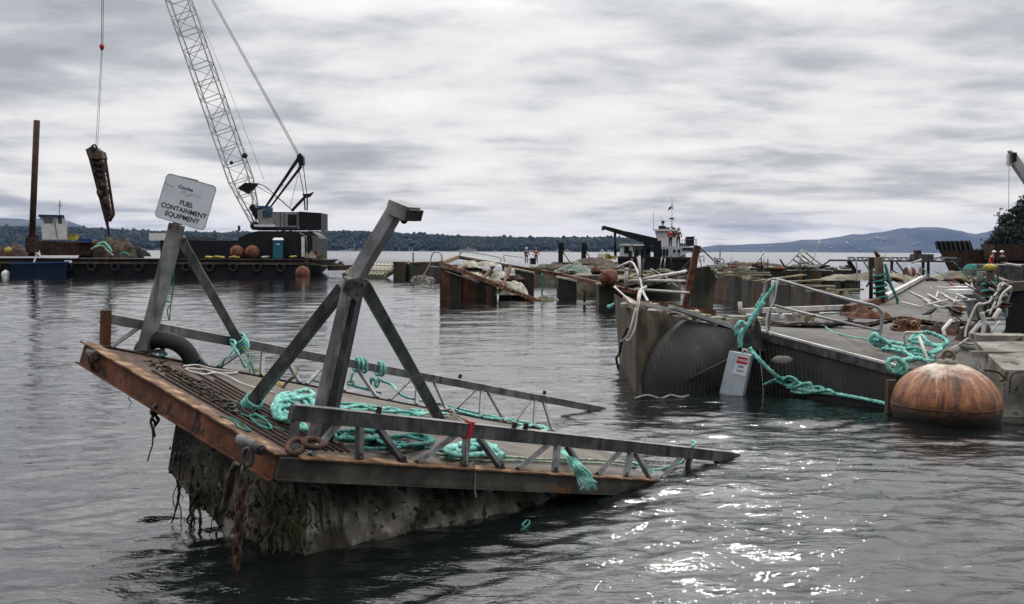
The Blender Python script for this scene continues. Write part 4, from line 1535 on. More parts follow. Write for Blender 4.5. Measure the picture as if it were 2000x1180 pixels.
for dx, ex_ in ((-.05, -.5), (.05, .1)):
    mb.tube([hook + V((dx, 0, -.3)), B(190, 285, 5) + V((ex_ * .3, 0, 0))], .022, 4)
mb.build('sling', M['rubber'], crane)

# hanging wreck section
ws = thing('lifted_truss', 'tapering weed covered steel truss section hanging from the crane hook', 'steel section', B(195, 360, 5))
a0_, a1_ = B(172, 292, 4.4), B(208, 432, 4.4)
b0_, b1_ = B(196, 296, 4.4), B(215, 420, 4.4)
mb = MB()
for dy in (0, 1.0):
    o = V((0, dy, 0))
    mb.beam(a0_ + o, a1_ + o, .28, .25)
    mb.beam(b0_ + o, b1_ + o, .22, .22)
fr = mb.build('chord', M['rust_dark'], ws)
mb = MB()
for k in range(13):
    t = k / 12
    for dy in (0, 1.0):
        mb.beam(a0_.lerp(a1_, t) + V((0, dy, 0)), b0_.lerp(b1_, min(1, t + .04)) + V((0, dy, 0)), .12)
    mb.beam(a0_.lerp(a1_, t), a0_.lerp(a1_, t) + V((0, 1, 0)), .1)
mb.build('lacing', M['timber'], fr)
MB().hexa([a0_ + V((0, .4, 0)), a1_ + V((0, .4, 0)), a1_ + V((0, .5, 0)), a0_ + V((0, .5, 0)), b0_ + V((0, .4, 0)), b1_ + V((0, .4, 0)), b1_ + V((0, .5, 0)), b0_ + V((0, .5, 0))]).build('grating', M['net'], fr)
MB().prism([B(167, 292, 4.2), B(180, 285, 4.2), B(187, 290, 4.2), B(196, 296, 4.2), B(200, 309, 4.2), B(190, 311, 4.2), B(172, 308, 4.2)], V((0, 1.4, 0))).build('end_block', M['timber'], ws)
MB().torus(B(184, 288, 4.2), .25, .09, (0, 1, 0), 14, 6).build('lifting_eye', M['rust_dark'], ws)
MB().ball(B(213, 420, 5), .45, 10, 8, (1, 1, 1.1), .6).build('end_joint', M['rust_dark'], ws)
MB().tube([B(208, 430, 5), B(211, 446, 5), B(213, 460, 5)], [.2, .14, .1], 6).build('loose_end', M['rust_dark'], ws)

mb = MB()
rl = random.Random(5)
for k in range(26):
    t = rl.random()
    q = a0_.lerp(a1_, t).lerp(b0_.lerp(b1_, t), rl.random()) + V((0, rl.uniform(-.2, .6), 0))
    mb.ball(q, rl.uniform(.12, .3), 8, 6, (1, 1, 1.3), .7)
mb.build('weed_growth', M['net'], ws)

# spud pile
solo('spud_pile', MB().tube([B(61, 500, -.6), B(72, 235, -.6)], .29, 14), M['rust_dark'], 'tall brown steel pile standing at the left end of the barge', 'pile')
solo('pile_collar', MB().box(B(63, 478, -.5), (.9, .9, 1.5)).box(B(64, 462, -.5), (.7, .7, .35)), M['rust_dark'], 'rusty collar holding the tall brown pile', 'pile collar')

# small work boat on/behind barge
wb = thing('work_boat', 'dark boat with white wheelhouse and blue roof beside the brown pile', 'boat', B(120, 500, 2))
mb = MB()
pts = [B(72, 470, 1.5), B(180, 474, 1.5), B(172, 499, 1.5), B(80, 499, 1.5)]
mb.prism(pts, V((0, 3, 0)))
mb.build('hull', M['rust_dark'], wb)
wh = MB().hexa([B(83, 468, 2), B(132, 468, 2), B(132, 468, 4), B(83, 468, 4), B(78, 424, 2), B(126, 422, 2), B(126, 422, 4), B(78, 424, 4)]).build('wheelhouse', M['white'], wb)
MB().hexa([B(86, 436, 1.97), B(103, 436, 1.97), B(103, 436, 2.1), B(86, 436, 2.1), B(84, 427, 1.97), B(104, 426, 1.97), B(104, 426, 2.1), B(84, 427, 2.1)]).build('window', M['galv'], wh)
MB().hexa([B(114, 437, 1.97), B(121, 437, 1.97), B(121, 437, 2.1), B(114, 437, 2.1), B(113, 424, 1.97), B(120, 423, 1.97), B(120, 423, 2.1), B(113, 424, 2.1)]).build('window', M['glass'], wh)
MB().beam(B(112, 466, 1.95), B(106, 428, 1.95), .1, .05).build('door_post', M['galv'], wh)
MB().hexa([B(75, 424, 1.8), B(126, 423, 1.8), B(126, 423, 4.2), B(75, 424, 4.2), B(75, 419, 1.8), B(124, 420, 1.8), B(124, 420, 4.2), B(75, 419, 4.2)]).build('roof', M['blue'], wh)
mb = MB().tube([B(116, 420, 3), B(116, 390, 3)], .04, 5).tube([B(118, 405, 3), B(118, 395, 3)], .03, 4).tube([B(111, 402, 3), B(121, 402, 3)], .03, 4)
mb.build('mast', M['galv'], wb)
MB().tube([B(124, 424, 2), B(129, 430, 2), B(132, 465, 2)], .05, 5).build('rail', M['white'], wb)


def heap(name, cx_, cy_, w, h, dd, mat, label, cat, seed, fn=B, depth=None, n=1.0):
    mb = MB()
    p = fn(cx_, cy_, dd)
    sc = p.y / FPX
    nx, ny = 22, 12
    vs = []
    dep = depth or w * .5
    for i in range(nx + 1):
        for j in range(ny + 1):
            a, b = i / nx * 2 - 1, j / ny * 2 - 1
            r2 = a * a + b * b
            hh = max(0, 1 - r2) ** .6 * (1 + n * .7 * noise.noise(V((a * 2.2 + seed, b * 2, seed))) + n * .35 * noise.noise(V((a * 7, b * 7, seed))))
            vs.append(p + V((a * w * sc / 2, b * dep * sc / 2, hh * h * sc - .05)))
    mb.add(vs, [(i * (ny + 1) + j, (i + 1) * (ny + 1) + j, (i + 1) * (ny + 1) + j + 1, i * (ny + 1) + j + 1) for i in range(nx) for j in range(ny)], True)
    return solo(name, mb, mat, label, cat)


heap('net_heap', 218, 503, 120, 40, 4, M['net'], 'large brown heap of netting on the barge below the lifted truss', 'net heap', 1)
heap('net_heap', 20, 500, 110, 20, 3, M['rust_dark'], 'low red brown heap at the far left of the barge', 'net heap', 4)
heap('net_heap', 270, 500, 50, 16, 4, M['black'], 'small dark heap between the netting and the deckhouse', 'net heap', 7)
solo('rope', MB().tube(spline([B(180, 489, 1), B(192, 478, 1), B(203, 474, 1), B(212, 483, 1), B(218, 492, 1)], 5), .13, 6), M['teal'], 'upper teal rope draped over the netting heap on the barge', 'rope')
solo('rope', MB().tube(spline([B(178, 487, .8), B(186, 483, .8), B(200, 480, .8), B(208, 488, .8), B(222, 500, .8)], 5), .09, 6), M['rope_pale'], 'pale lower rope draped over the netting heap on the barge', 'rope')
solo('rope', MB().tube(spline([B(236, 500, .8), B(240, 494, .8), B(248, 496, .8), B(254, 502, .8)], 5), .12, 6), M['teal_dark'], 'dull teal rope bunch at the right foot of the netting heap', 'rope')
solo('tarp', MB().hexa([B(150, 471, 1), B(180, 474, 1), B(180, 474, 3), B(150, 471, 3), B(155, 465, 1), B(180, 467, 1), B(180, 467, 3), B(155, 465, 3)]), M['blue'], 'light blue tarp lying behind the small white wheelhouse', 'tarp')
solo('crate', MB().box(B(143, 464, 2), (.8, .8, .5)).box(B(143, 459, 2), (.86, .86, .07)), M['yellow'], 'yellow crate beside the white wheelhouse', 'crate')
solo('float_ball', MB().ball(B(16, 490, 0), .36, 14, 10).tube([B(16, 482, 0), B(16, 480, 0)], .08, 6), M['yellow'], 'bright yellow ball float on the left end of the barge', 'float')
solo('float_ball', MB().ball(B(11, 536, -1.5), .38, 14, 10).tube([B(11, 529, -1.5), B(11, 527, -1.5)], .08, 6), M['white'], 'white ball float in the water at the left edge', 'float')
# blue skiff alongside
sk = thing('skiff', 'dark blue flat skiff lying against the left part of the barge', 'skiff', B(78, 540, -1.2))
MB().hexa([B(24, 540, -2.0), B(128, 540, -2.0), B(126, 540, -.3), B(26, 540, -.3), B(20, 515, -2.2), B(134, 513, -2.2), B(132, 513, -.3), B(22, 515, -.3)]).build('hull', M['blue_dark'], sk)
MB().beam(B(20, 515, -2.2), B(134, 512, -2.2), .12, .14).build('gunwale', M['blue'], sk)
MB().box(B(133, 511, -1.8), (.55, .4, .22)).build('bow_plate', M['white'], sk)
MB().beam(B(66, 514, -2.1), B(71, 498, -2.0), .2, .16).build('boarding_plank', M['white'], sk)
for px_, py_, lb in ((463, 493, 'left of the pair of rusty round floats on the crane barge'), (493, 493, 'right of the pair of rusty round floats on the crane barge')):
    f_ = thing('mooring_float', lb, 'float', B(px_, 504, .9))
    MB().ball(B(px_, py_, .9), .70, 20, 12, bump=.03).build('ball', M['orange'], f_)
    MB().tube([B(px_, py_ - 14, .9), B(px_, py_ - 17, .9)], .12, 8).build('lug', M['rust_dark'], f_)
f_ = thing('mooring_float', 'rusty round float in the water at the right end of the crane barge', 'float', B(592, 540, -1.2))
MB().ball(B(591, 534, -1.2), .72, 20, 12, bump=.03).build('ball', M['orange'], f_)
MB().tube([B(591, 520, -1.2), B(591, 518, -1.2)], .12, 8).build('lug', M['rust_dark'], f_)
# portable toilet
pt_ = thing('portable_toilet', 'teal portable toilet with white roof on the crane barge', 'portable toilet', B(543, 505, .8))
bw = MB().hexa([B(533, 505, .6), B(553, 505, .6), B(553, 505, 1.7), B(533, 505, 1.7), B(533, 469, .6), B(553, 469, .6), B(553, 469, 1.7), B(533, 469, 1.7)]).build('cabin', M['toilet'], pt_)
MB().hexa([B(532, 469, .5), B(554.5, 469, .5), B(554.5, 469, 1.8), B(532, 469, 1.8), B(535, 464.5, .7), B(552, 464.5, .7), B(552, 464.5, 1.6), B(535, 464.5, 1.6)]).build('roof', M['white'], pt_)
dr = MB().box(B(543, 488, .58), (.72, .05, 1.5)).build('door', M['toilet'], pt_)
MB().box(B(543, 477, .55), (.35, .03, .12)).build('vent', M['white'], dr)
MB().box(B(543, 507, .7), (1.4, 1.4, .12)).build('base', M['galv'], pt_)
# yellow and pale bits on the deck edge
rb = random.Random(8)
for k, (px_, w_, mt, lb) in enumerate(((411, .5, 'yellow', 'small yellow bundle on the barge left of the round floats'), (428, .6, 'yellow', 'second small yellow bundle left of the round floats'),
                                     (460, .8, 'yellow', 'yellow bundle right below the left round float'), (520, .5, 'rope_pale', 'pale bundle between round floats and toilet'),
                                     (571, .4, 'yellow', 'small yellow bundle right of the teal toilet'))):
    mb = MB()
    p = B(px_, 503.5, .3)
    for q in range(7):
        mb.ball(p + V((rb.uniform(-w_, w_) * .6, rb.uniform(-.15, .15), rb.uniform(0, .12))), rb.uniform(.1, .2), 8, 6, (1.4, 1, .7))
    solo('rope_bundle', mb, M[mt], lb, 'bundle')
for k, (px_, py_, w_, mt, lb) in enumerate(((606, 503, 22, 'pale_conc', 'pale heap of buoyancy lumps at the right end of the crane barge'), (625, 507, 26, 'net', 'brown heap of netting at the right tip of the crane barge'),
                                          (618, 500, 14, 'orange', 'reddish lump on top of the heap at the right end of the barge'))):
    heap('debris_heap', px_, py_, w_, 9, 1 + k, M[mt], lb, 'heap', 30 + k, n=1.6)
solo('mooring_line', MB().tube(spline([B(598, 512, -.3), B(640, 521, 5), B(668, 512, 20)], 6), .12, 6), M['timber'], 'dark mooring line from the barge tip to the floating walkway', 'line')


# ================================================================== PEOPLE AND BIRDS
def skinned(name, joints, edges, mat, parent, sub=1):
    me = bpy.data.meshes.new(name)
    org = parent.matrix_world_loc
    me.from_pydata([V(j[0]) - org for j in joints], edges, [])
    ob = bpy.data.objects.new(name, me)
    scene.collection.objects.link(ob)
    md = ob.modifiers.new('skin', 'SKIN')
    md.use_smooth_shade = True
    for v, j in zip(me.skin_vertices[0].data, joints):
        v.radius = (j[1], j[2] if len(j) > 2 else j[1])
    me.skin_vertices[0].data[0].use_root = True
    s = ob.modifiers.new('sub', 'SUBSURF')
    s.levels = s.render_levels = sub
    me.materials.append(mat)
    ob.parent = parent.ob
    return ob


def person(base, label, jacket, trousers, hat, yaw=0.0, lean=0.0, arms=((.12, .02), (.1, .1))):
    base = V(base)
    t = thing('person', label, 'person', base)
    rot = Matrix.Rotation(yaw, 3, 'Z')

    def p(x, y, z):
        y2 = y - lean * max(0, z - .9)
        return base + rot @ V((x, y2, z))
    J = [(p(0, 0, .95), .13, .11), (p(0, .0, 1.2), .13, .1), (p(0, 0, 1.42), .13, .09), (p(0, 0, 1.52), .05), (p(0, -.01, 1.6), .075, .085), (p(0, 0, 1.7), .08, .095),
         (p(.19, 0, 1.42), .055), (p(.24 + arms[0][0] * .4, -.03, 1.15), .042), (p(.22 + arms[0][0], -.12 - arms[0][1], .92), .034), (p(.2 + arms[0][0], -.2 - arms[0][1], .86), .03),
         (p(-.19, 0, 1.42), .055), (p(-.24 - arms[1][0] * .4, -.03, 1.15), .042), (p(-.22 - arms[1][0], -.12 - arms[1][1], .92), .034), (p(-.2 - arms[1][0], -.2 - arms[1][1], .86), .03),
         (p(.1, 0, .9), .09), (p(.13, .0, .5), .062), (p(.14, .03, .08), .045), (p(.15, -.12, .03), .035),
         (p(-.1, 0, .9), .09), (p(-.13, -.03, .5), .062), (p(-.14, .0, .08), .045), (p(-.15, -.14, .03), .035)]
    E_ = [(0, 1), (1, 2), (2, 3), (3, 4), (4, 5), (2, 6), (6, 7), (7, 8), (8, 9), (2, 10), (10, 11), (11, 12), (12, 13), (0, 14), (14, 15), (15, 16), (16, 17), (0, 18), (18, 19), (19, 20), (20, 21)]
    skinned('body', J, E_, M['skin'], t)
    g = .02
    JJ = [(J[i][0], J[i][1] + g, (J[i][2] if len(J[i]) > 2 else J[i][1]) + g) for i in (0, 1, 2, 6, 7, 8, 10, 11, 12)]
    skinned('jacket', JJ, [(0, 1), (1, 2), (2, 3), (3, 4), (4, 5), (2, 6), (6, 7), (7, 8)], M[jacket], t)
    JJ = [(J[i][0] if i else p(0, 0, .93), J[i][1] + g * .9, (J[i][2] if len(J[i]) > 2 else J[i][1]) + g * .9) for i in (0, 14, 15, 16, 17, 18, 19, 20, 21)]
    skinned('trousers', JJ, [(0, 1), (1, 2), (2, 3), (3, 4), (0, 5), (5, 6), (6, 7), (7, 8)], M[trousers], t)
    hp = p(0, 0, 1.74)
    mb = MB().ball(hp, .135, 14, 8, (1, 1.12, .95), zmin=-.05)
    mb.tube([hp + V((0, -.02, -.01)), hp + V((0, -.02, .01))], .165, 14)
    mb.build('hard_hat', M[hat], t)
    return t


def bird(base, yaw, label, sc=1.0, tilt=.35):
    t = thing('crow', label, 'crow', base)
    f = V((math.cos(yaw), math.sin(yaw), 0))
    u = V((0, 0, 1))
    q = V(base)

    def p(a, b):
        return q + (f * a + u * b) * sc
    path = [p(-.30, .10), p(-.22, .115), p(-.14, .14), p(-.06, .17), (p(.02, .20)), p(.09, .235), p(.13, .27), p(.165, .285), p(.19, .283), p(.215, .278), p(.25, .268)]
    rs = [.012, .022, .045, .065, .072, .058, .04, .038, .032, .016, .003]
    MB().tube(path, [r * sc for r in rs], 12).build('body', M['crow'], t)
    s = f.cross(u)
    mb = MB()
    for k in (-1, 1):
        mb.tube([p(.06, .22) + s * k * .05 * sc, p(-.08, .18) + s * k * .062 * sc, p(-.27, .11) + s * k * .03 * sc], [.03 * sc, .045 * sc, .01 * sc], 8, flat=.5)
    mb.build('wing', M['crow'], t)
    for k in (-1, 1):
        MB().tube([p(0, .15) + s * k * .03 * sc, p(.01, .07) + s * k * .03 * sc, p(0, 0) + s * k * .03 * sc, p(.04, .0) + s * k * .03 * sc], .008 * sc, 5).build('leg', M['crow'], t)
    return t
ORD = 'leftmost second third fourth fifth sixth seventh eighth ninth tenth eleventh twelfth thirteenth fourteenth fifteenth sixteenth seventeenth eighteenth'.split()

# ================================================================== FLOATING WALKWAYS, MIDDLE
def slab(a, b, depth, thick, mb=None, away=None):
    """box whose near top edge runs a->b, going `depth` m away, `thick` m down"""
    a, b = V(a), V(b)
    aw = V(away) if away is not None else V((0, 1, 0))
    d = aw.normalized() * depth
    k = V((0, 0, -thick))
    mb = mb or MB()
    return mb.hexa([a + k, b + k, b + d + k, a + d + k, a, b, b + d, a + d])


def rough_face(p00, p10, p11, p01, amp, nu=14, nv=8, sc=1.6, mb=None):
    mb = mb or MB()
    nrm = (p10 - p00).cross(p01 - p00).normalized()
    vs = []
    for i in range(nu + 1):
        for j in range(nv + 1):
            a, b = i / nu, j / nv
            p = p00.lerp(p10, a).lerp(p01.lerp(p11, a), b)
            vs.append(p + nrm * amp * noise.noise(p * sc) * min(1, 5 * min(a, 1 - a), 5 * min(b, 1 - b) + .2))
    mb.add(vs, [(i * (nv + 1) + j, (i + 1) * (nv + 1) + j, (i + 1) * (nv + 1) + j + 1, i * (nv + 1) + j + 1) for i in range(nu) for j in range(nv)], True)
    return mb


def pontoon(label, tl, tr, depth, drop, mat, top='bird_lime', lid=.09, group=None, name='pontoon', lip=.04):
    """box float: near top edge tl->tr"""
    tl, tr = V(tl), V(tr)
    t = thing(name, label, 'pontoon', (tl + tr) / 2 + V((0, depth / 2, -drop)), group)
    k, d = V((0, 0, -drop)), V((0, depth, 0))
    mb = MB()
    nrm = V((0, 0, 0))
    for p0, p1 in ((tl, tr), (tr, tr + d), (tr + d, tl + d), (tl + d, tl)):
        rough_face(p0 + k, p1 + k, p1, p0, .05, 8, 6, 1.3, mb)
    mb.add([tl, tr, tr + d, tl + d], [(0, 1, 2, 3)])
    mb.build('hull', mat, t)
    e = (tr - tl).normalized() * lip
    y = V((0, lip, 0))
    MB().hexa([tl - e - y + V((0, 0, .004)), tr + e - y + V((0, 0, .004)), tr + e + d + y + V((0, 0, .004)), tl - e + d + y + V((0, 0, .004)), tl - e - y + V((0, 0, lid)), tr + e - y + V((0, 0, lid)), tr + e + d + y + V((0, 0, lid)), tl - e + d + y + V((0, 0, lid))]).build(
        'lid', M[top], t)
    return t


# far connecting walkway left of the collapsed frame (two boxes and a row of tilted floats)
pontoon('rusty box pontoon at the left end of the far connecting walkway', at(768, 513, 92), at(792, 513, 92), 3, 1.6, M['float_steel'], 'rust_pale')
pontoon('long rusty box pontoon linking the floats to the collapsed walkway', at(800, 514, 90), at(860, 513, 88), 3, 1.6, M['float_steel'], 'rust_pale')
pontoon('pale topped pontoon between the two rusty far boxes', at(790, 517, 93), at(803, 517, 92.5), 2.5, 1.4, M['float_green'])
g = 'tilted cylinder floats of the far walkway'
proto = None
for k in range(11):
    x = 690 + k * 7.4
    p = at(x, 527 + .3 * k, 97 - k * .4)
    if proto is None:
        proto = thing('cylinder_float', '', 'float', p, g)
        d = V((.55, .9, .38))
        MB().tube([p - d * 1.3, p - d * 1.22, p + d * 1.22, p + d * 1.3], [.16, .3, .3, .16], 12).build('drum', M['bird_lime'], proto)
        MB().torus(p - d * .6, .31, .035, d, 16, 6).build('strap', M['rust_dark'], proto)
        MB().torus(p + d * .6, .31, .035, d, 16, 6).build('strap', M['rust_dark'], proto)
        o = proto.ob
        kids = list(o.children)
        kids = [c for c in bpy.data.objects if c.parent == o]
    else:
        o = proto.ob.copy()
        scene.collection.objects.link(o)
        for c in kids:
            c2 = c.copy()
            scene.collection.objects.link(c2)
            c2.parent = o
    o.location = p
    o['label'] = '%s tilted pale cylinder float from the left in the far row' % ORD[k]
slab_ = slab(at(640, 519, 104), at(770, 516, 95), 2.5, .5)
solo('walkway', slab_, M['timber'], 'dark far walkway carrying the row of tilted cylinder floats', 'walkway')
solo('mast', MB().tube([at(807, 532, 92), at(807, 493, 92)], .07, 6), M['galv_dark'], 'thin upright pole on the far connecting walkway', 'pole')
heap('debris_heap', 660, 522, 36, 8, 6, M['net'], 'brown debris on the far walkway beside the barge tip', 'heap', 61, n=1.5)
heap('debris_heap', 825, 548, 50, 10, 0, M['concrete'], 'low pale float heap left of the collapsed walkway', 'heap', 62, fn=lambda x, y, d: G(x, y))
# bent handrail loop hanging left of the collapsed walkway
mb = MB()
DM = 52.0


def Mp(x, y, d=0.0):
    return at(x, y, DM + d)


mb.tube(spline([Mp(862, 523), Mp(862, 497), Mp(846, 494), Mp(838, 520), Mp(824, 545), Mp(822, 556), Mp(852, 566)], 5), .035, 6)
mb.tube([Mp(838, 520), Mp(860, 523)], .03, 5).tube([Mp(828, 540), Mp(852, 548)], .03, 5).tube([Mp(835, 548), Mp(842, 562)], .03, 5)
solo('bent_handrail', mb, M['grey_pipe'], 'bent grey handrail hanging off the left end of the collapsed walkway', 'handrail')

# collapsed walkway frame
cw = thing('collapsed_walkway', 'rusty walkway frame collapsing into the water beyond the raft', 'walkway', Mp(960, 560, 3))
r0, r1, r2 = Mp(893, 502, 5), Mp(1100, 538, 5), Mp(1240, 570, -8)
l0, l1 = Mp(862, 514), Mp(1056, 590, -.5)
MB().beam(r0, r1, .2, .18).beam(r1, r2, .2, .18).build('frame_beam', M['rust'], cw)
MB().beam(l0, l1, .22, .2).build('frame_beam', M['rust_lip'], cw)
MB().beam(l0 + V((.2, 0, -.4)), Mp(935, 551, -.2), .06).beam(l0 + V((.2, 0, -.25)), Mp(940, 545, -.2), .06).build('side_pipe', M['grey_pipe'], cw)
MB().beam(l0, r0, .25, .2).build('end_beam', M['rust_pale'], cw)
for t, u in ((.18, .18), (.42, .36), (.62, .5)):
    MB().beam(l0.lerp(l1, t), r0.lerp(r1, u), .14, .14).build('cross_beam', M['rust'], cw)
top_ = MB().hexa([Mp(896, 503, 4.8), Mp(1000, 521, 4.8), Mp(990, 514, 8), Mp(898, 498, 8), Mp(896, 501, 4.8), Mp(1000, 519, 4.8), Mp(990, 512, 8), Mp(898, 496, 8)])
top_.build('deck_sheet', M['galv'], cw)
for px_, y0_, y1_ in ((960, 515, 575), (983, 520, 560), (1010, 526, 560)):
    MB().beam(Mp(px_, y0_, 4.8), Mp(px_ + 1, y1_, 4.8), .13).build('post', M['rust_dark'], cw)
for x_, y_, d_ in ((952, 553, -.2), (958, 556, -.2)):
    MB().beam(Mp(x_, y_, d_), Mp(x_, y_ + 36, d_), .1).build('post', M['rust'], cw)
mb = MB()
for pts in (((900, 495), (912, 492), (975, 503), (976, 512)), ((986, 512), (984, 500), (990, 499), (1030, 505), (1036, 514)), ((898, 500), (899, 488))):
    mb.tube(spline([Mp(x, y, 5) for x, y in pts], 4), .03, 5)
mb.build('handrail', M['grey_pipe'], cw)
# box floats under it
cf = [('tall rusty box pontoon at the left front of the collapsed walkway', (859, 524), (901, 534), 0, 2.6, 'float_rust', 1.9),
      ('dark rusty box pontoon second from the left under the collapsed walkway', (904, 541), (950, 552), .3, 2.4, 'float_rust', 2.0),
      ('narrow stained pontoon behind the posts of the collapsed walkway', (952, 548), (970, 552), .9, 2.0, 'float_steel', 1.5),
      ('dark pontoon with a guano white hump at the lower end of the collapsed walkway', (974, 553), (1026, 578), .4, 2.2, 'float_dark', 1.8),
      ('upright pale topped pontoon behind the collapsed walkway', (1007, 528), (1043, 535), 3.4, 2.2, 'float_green', 1.9),
      ('separate upright pontoon with pale lid right of the collapsed walkway', (1090, 544), (1126, 551), 1.5, 1.8, 'float_dark', 2.2),
      ('low pontoon with pale lid just left of the nearer walkway', (1170, 558), (1209, 564), -6, 1.6, 'float_green', 1.3)]
M['float_rust'] = material('rusty_pontoon_side', [(.035, .014, .008), (.085, .03, .014), (.15, .075, .04)], .8, .85, 0, .4, 8, streak=((.02, .02, .015), 2.2, .46, .6))
M['float_dark'] = material('dark_pontoon_side', [(.009, .008, .007), (.022, .02, .017), (.05, .045, .035)], .8, .8, 0, .4, 8)
for k, (lb, a, b, dd, dep, mt, drop) in enumerate(cf):
    pontoon(lb, Mp(*a, dd), Mp(*b, dd), dep, drop + .7, M[mt], 'bird_lime' if k > 3 else 'rust_pale')
for k, (x, y, w, h, dd, lb) in enumerate(((918, 520, 50, 12, 2.5, 'lumpy guano covered float in the upper bay of the collapsed walkway'), (950, 518, 60, 9, 4, 'pale float lumps under the top sheet of the collapsed walkway'),
                                          (925, 540, 46, 12, 1.8, 'guano covered float in the middle bay of the collapsed walkway'), (975, 541, 40, 14, 3, 'brown stained float between the posts of the collapsed walkway'),
                                          (1000, 573, 64, 26, 1, 'white topped rounded float at the lower end of the collapsed walkway'), (1000, 532, 44, 12, 5, 'brown stained float under the right beam of the collapsed walkway'))):
    heap('float_block', x, y, w, h, dd, M['bird_lime'], lb, 'float', 70 + k, fn=Mp, depth=70, n=.35)
heap('debris_heap', 1066, 588, 38, 11, 0, M['dirt_deck'], 'fouled rope lump floating at the sunken tip of the collapsed walkway', 'debris', 80, fn=Mp, n=1.2)
heap('debris_heap', 1085, 590, 34, 6, .5, M['bird_lime'], 'pale flotsam beside the separate upright pontoon', 'debris', 81, fn=Mp, n=1.2)
solo('hanging_line', MB().tube(spline([Mp(1058, 534, 2), Mp(1062, 548, 2), Mp(1059, 560, 2), Mp(1058, 585, 2)], 4), .05, 5), M['teal_dark'], 'dark teal line hanging into the water between the pontoons', 'line')
solo('debris_pole', MB().tube([Mp(1143, 555, -4), Mp(1141, 590, -4)], .07, 5).tube([Mp(1137, 565, -4), Mp(1147, 572, -4)], .06, 5), M['timber'], 'dark pole with hanging scraps right of the separate pontoon', 'pole')
solo('rag', MB().tube(spline([Mp(1186, 601, -12), Mp(1192, 598, -12), Mp(1200, 592, -12)], 4), [.06, .09, .1, .09, .08, .07, .05, .04, .03], 6), M['teal'], 'teal rope scrap at the waterline left of the nearer walkway', 'rope')

# background rafts behind (net covered)
for k, (x0_, x1_, y_, d_, dep, z_, mt, lb) in enumerate(((1040, 1215, 522, 80, 10, 0, 'dirt_deck', 'low cluttered far raft behind the collapsed walkway'),
                                                       (1085, 1340, 513, 108, 8, 0, 'timber', 'dark far float carrying two black posts'),
                                                       (1120, 1330, 538, 58, 6, 0, 'dirt_deck', 'mossy brown raft behind the rusty round float'))):
    solo('far_raft', slab(at(x0_, y_, d_), at(x1_, y_, d_), dep, 2.5 - (y_ - 491) * d_ / 2000 + .1), M[mt], lb, 'raft')
for k, (x, y, w, h, fn, mt, lb) in enumerate(((1085, 524, 90, 8, 82, 'net', 'brown net pile on the cluttered far raft'), (1120, 531, 80, 16, 66, 'green_canvas', 'grey green netting mound right of the collapsed walkway'),
                                              (1160, 513, 80, 9, 105, 'net', 'dark gear pile between the black posts'), (1180, 522, 80, 10, 84, 'net', 'dark gear pile left of the work vessel'),
                                              (1255, 545, 120, 10, 57, 'dirt_deck', 'weedy pile on the mossy brown raft'))):
    heap('net_heap', x, y, w, h, 0, M[mt], lb, 'net heap', 90 + k, fn=(lambda dd: lambda x, y, d: at(x, y, dd))(fn), depth=100, n=1.2)
for px_, lb in ((1095, 'left of the two black posts on the far float'), (1140, 'right of the two black posts on the far float')):
    mb = MB().beam(at(px_, 514, 110), at(px_, 474, 110), .5, .5).beam(at(px_ + 3, 476, 109.8), at(px_ + 5, 490, 109.8), .35, .3)
    mb.beam(at(px_ + 4, 492, 109.9), at(px_ + 18, 512, 109.9), .1)
    solo('black_post', mb, M['black'], lb, 'post')
f_ = thing('mooring_float', 'large rusty orange round float on the walkway left of the work vessel', 'float', at(1188, 552, 46))
MB().ball(at(1189, 543, 46), .42, 20, 12, bump=.03).build('ball', M['orange'], f_)
MB().torus(at(1189, 534, 46), .07, .02, (0, 1, 0), 12, 6).build('lug', M['rust_dark'], f_)
f_ = thing('mooring_float', 'small dull rusty float left of the large orange float', 'float', at(1163, 535, 60))
MB().ball(at(1163, 529, 60), .28, 16, 10, bump=.05).build('ball', M['orange'], f_)
MB().tube([at(1163, 521, 60), at(1163, 517, 60)], .06, 6).build('lug', M['rust_dark'], f_)
person(at(1028, 513.5, 125), 'standing person in dark clothes and white hard hat on the far raft', 'navy', 'navy', 'white', .4)
person(at(1047, 513.5, 125), 'standing person in red jacket on the far raft with elbows out', 'red', 'navy', 'red', 0, 0, ((.16, -.1), (.16, -.1)))
solo('box', MB().box(at(1041, 511, 124.5), (.7, .5, .7)).box(at(1041, 505, 124.5), (.8, .6, .1)), M['black'], 'dark box at the feet of the person in red', 'box')

# ================================================================== WORK VESSEL
DV = 105.0


def Vp(x, y, d=0.0):
    return at(x, y, DV + d)


ves = thing('work_vessel', 'dark hulled work vessel with white wheelhouse and lowered black crane arm', 'boat', Vp(1280, 535, 3))
MB().hexa([Vp(1208, 537), Vp(1352, 537), Vp(1346, 537, 7), Vp(1210, 537, 7), Vp(1206, 502), Vp(1362, 504), Vp(1354, 504, 7), Vp(1208, 502, 7)]).build('hull', M['black'], ves)
MB().beam(Vp(1206, 503, -.05), Vp(1362, 505, -.05), .15, .25).build('bulwark', M['rust_dark'], ves)
wh = MB().hexa([Vp(1285, 481, 1.5), Vp(1327, 481, 1.5), Vp(1327, 481, 4.5), Vp(1285, 481, 4.5), Vp(1279, 451, 1.5), Vp(1326, 451, 1.5), Vp(1326, 451, 4.5), Vp(1279, 451, 4.5)]).build('wheelhouse', M['white'], ves)
for xa, xb in ((1285.5, 1291.5), (1294.5, 1299.5), (1304, 1310), (1313, 1319)):
    MB().hexa([Vp(xa, 463, 1.45), Vp(xb, 463, 1.45), Vp(xb, 463, 1.6), Vp(xa, 463, 1.6), Vp(xa - .4, 454, 1.45), Vp(xb - .2, 454, 1.45), Vp(xb - .2, 454, 1.6), Vp(xa - .4, 454, 1.6)]).build('window', M['sign_white'] if xa < 1300 else M['glass'], wh)
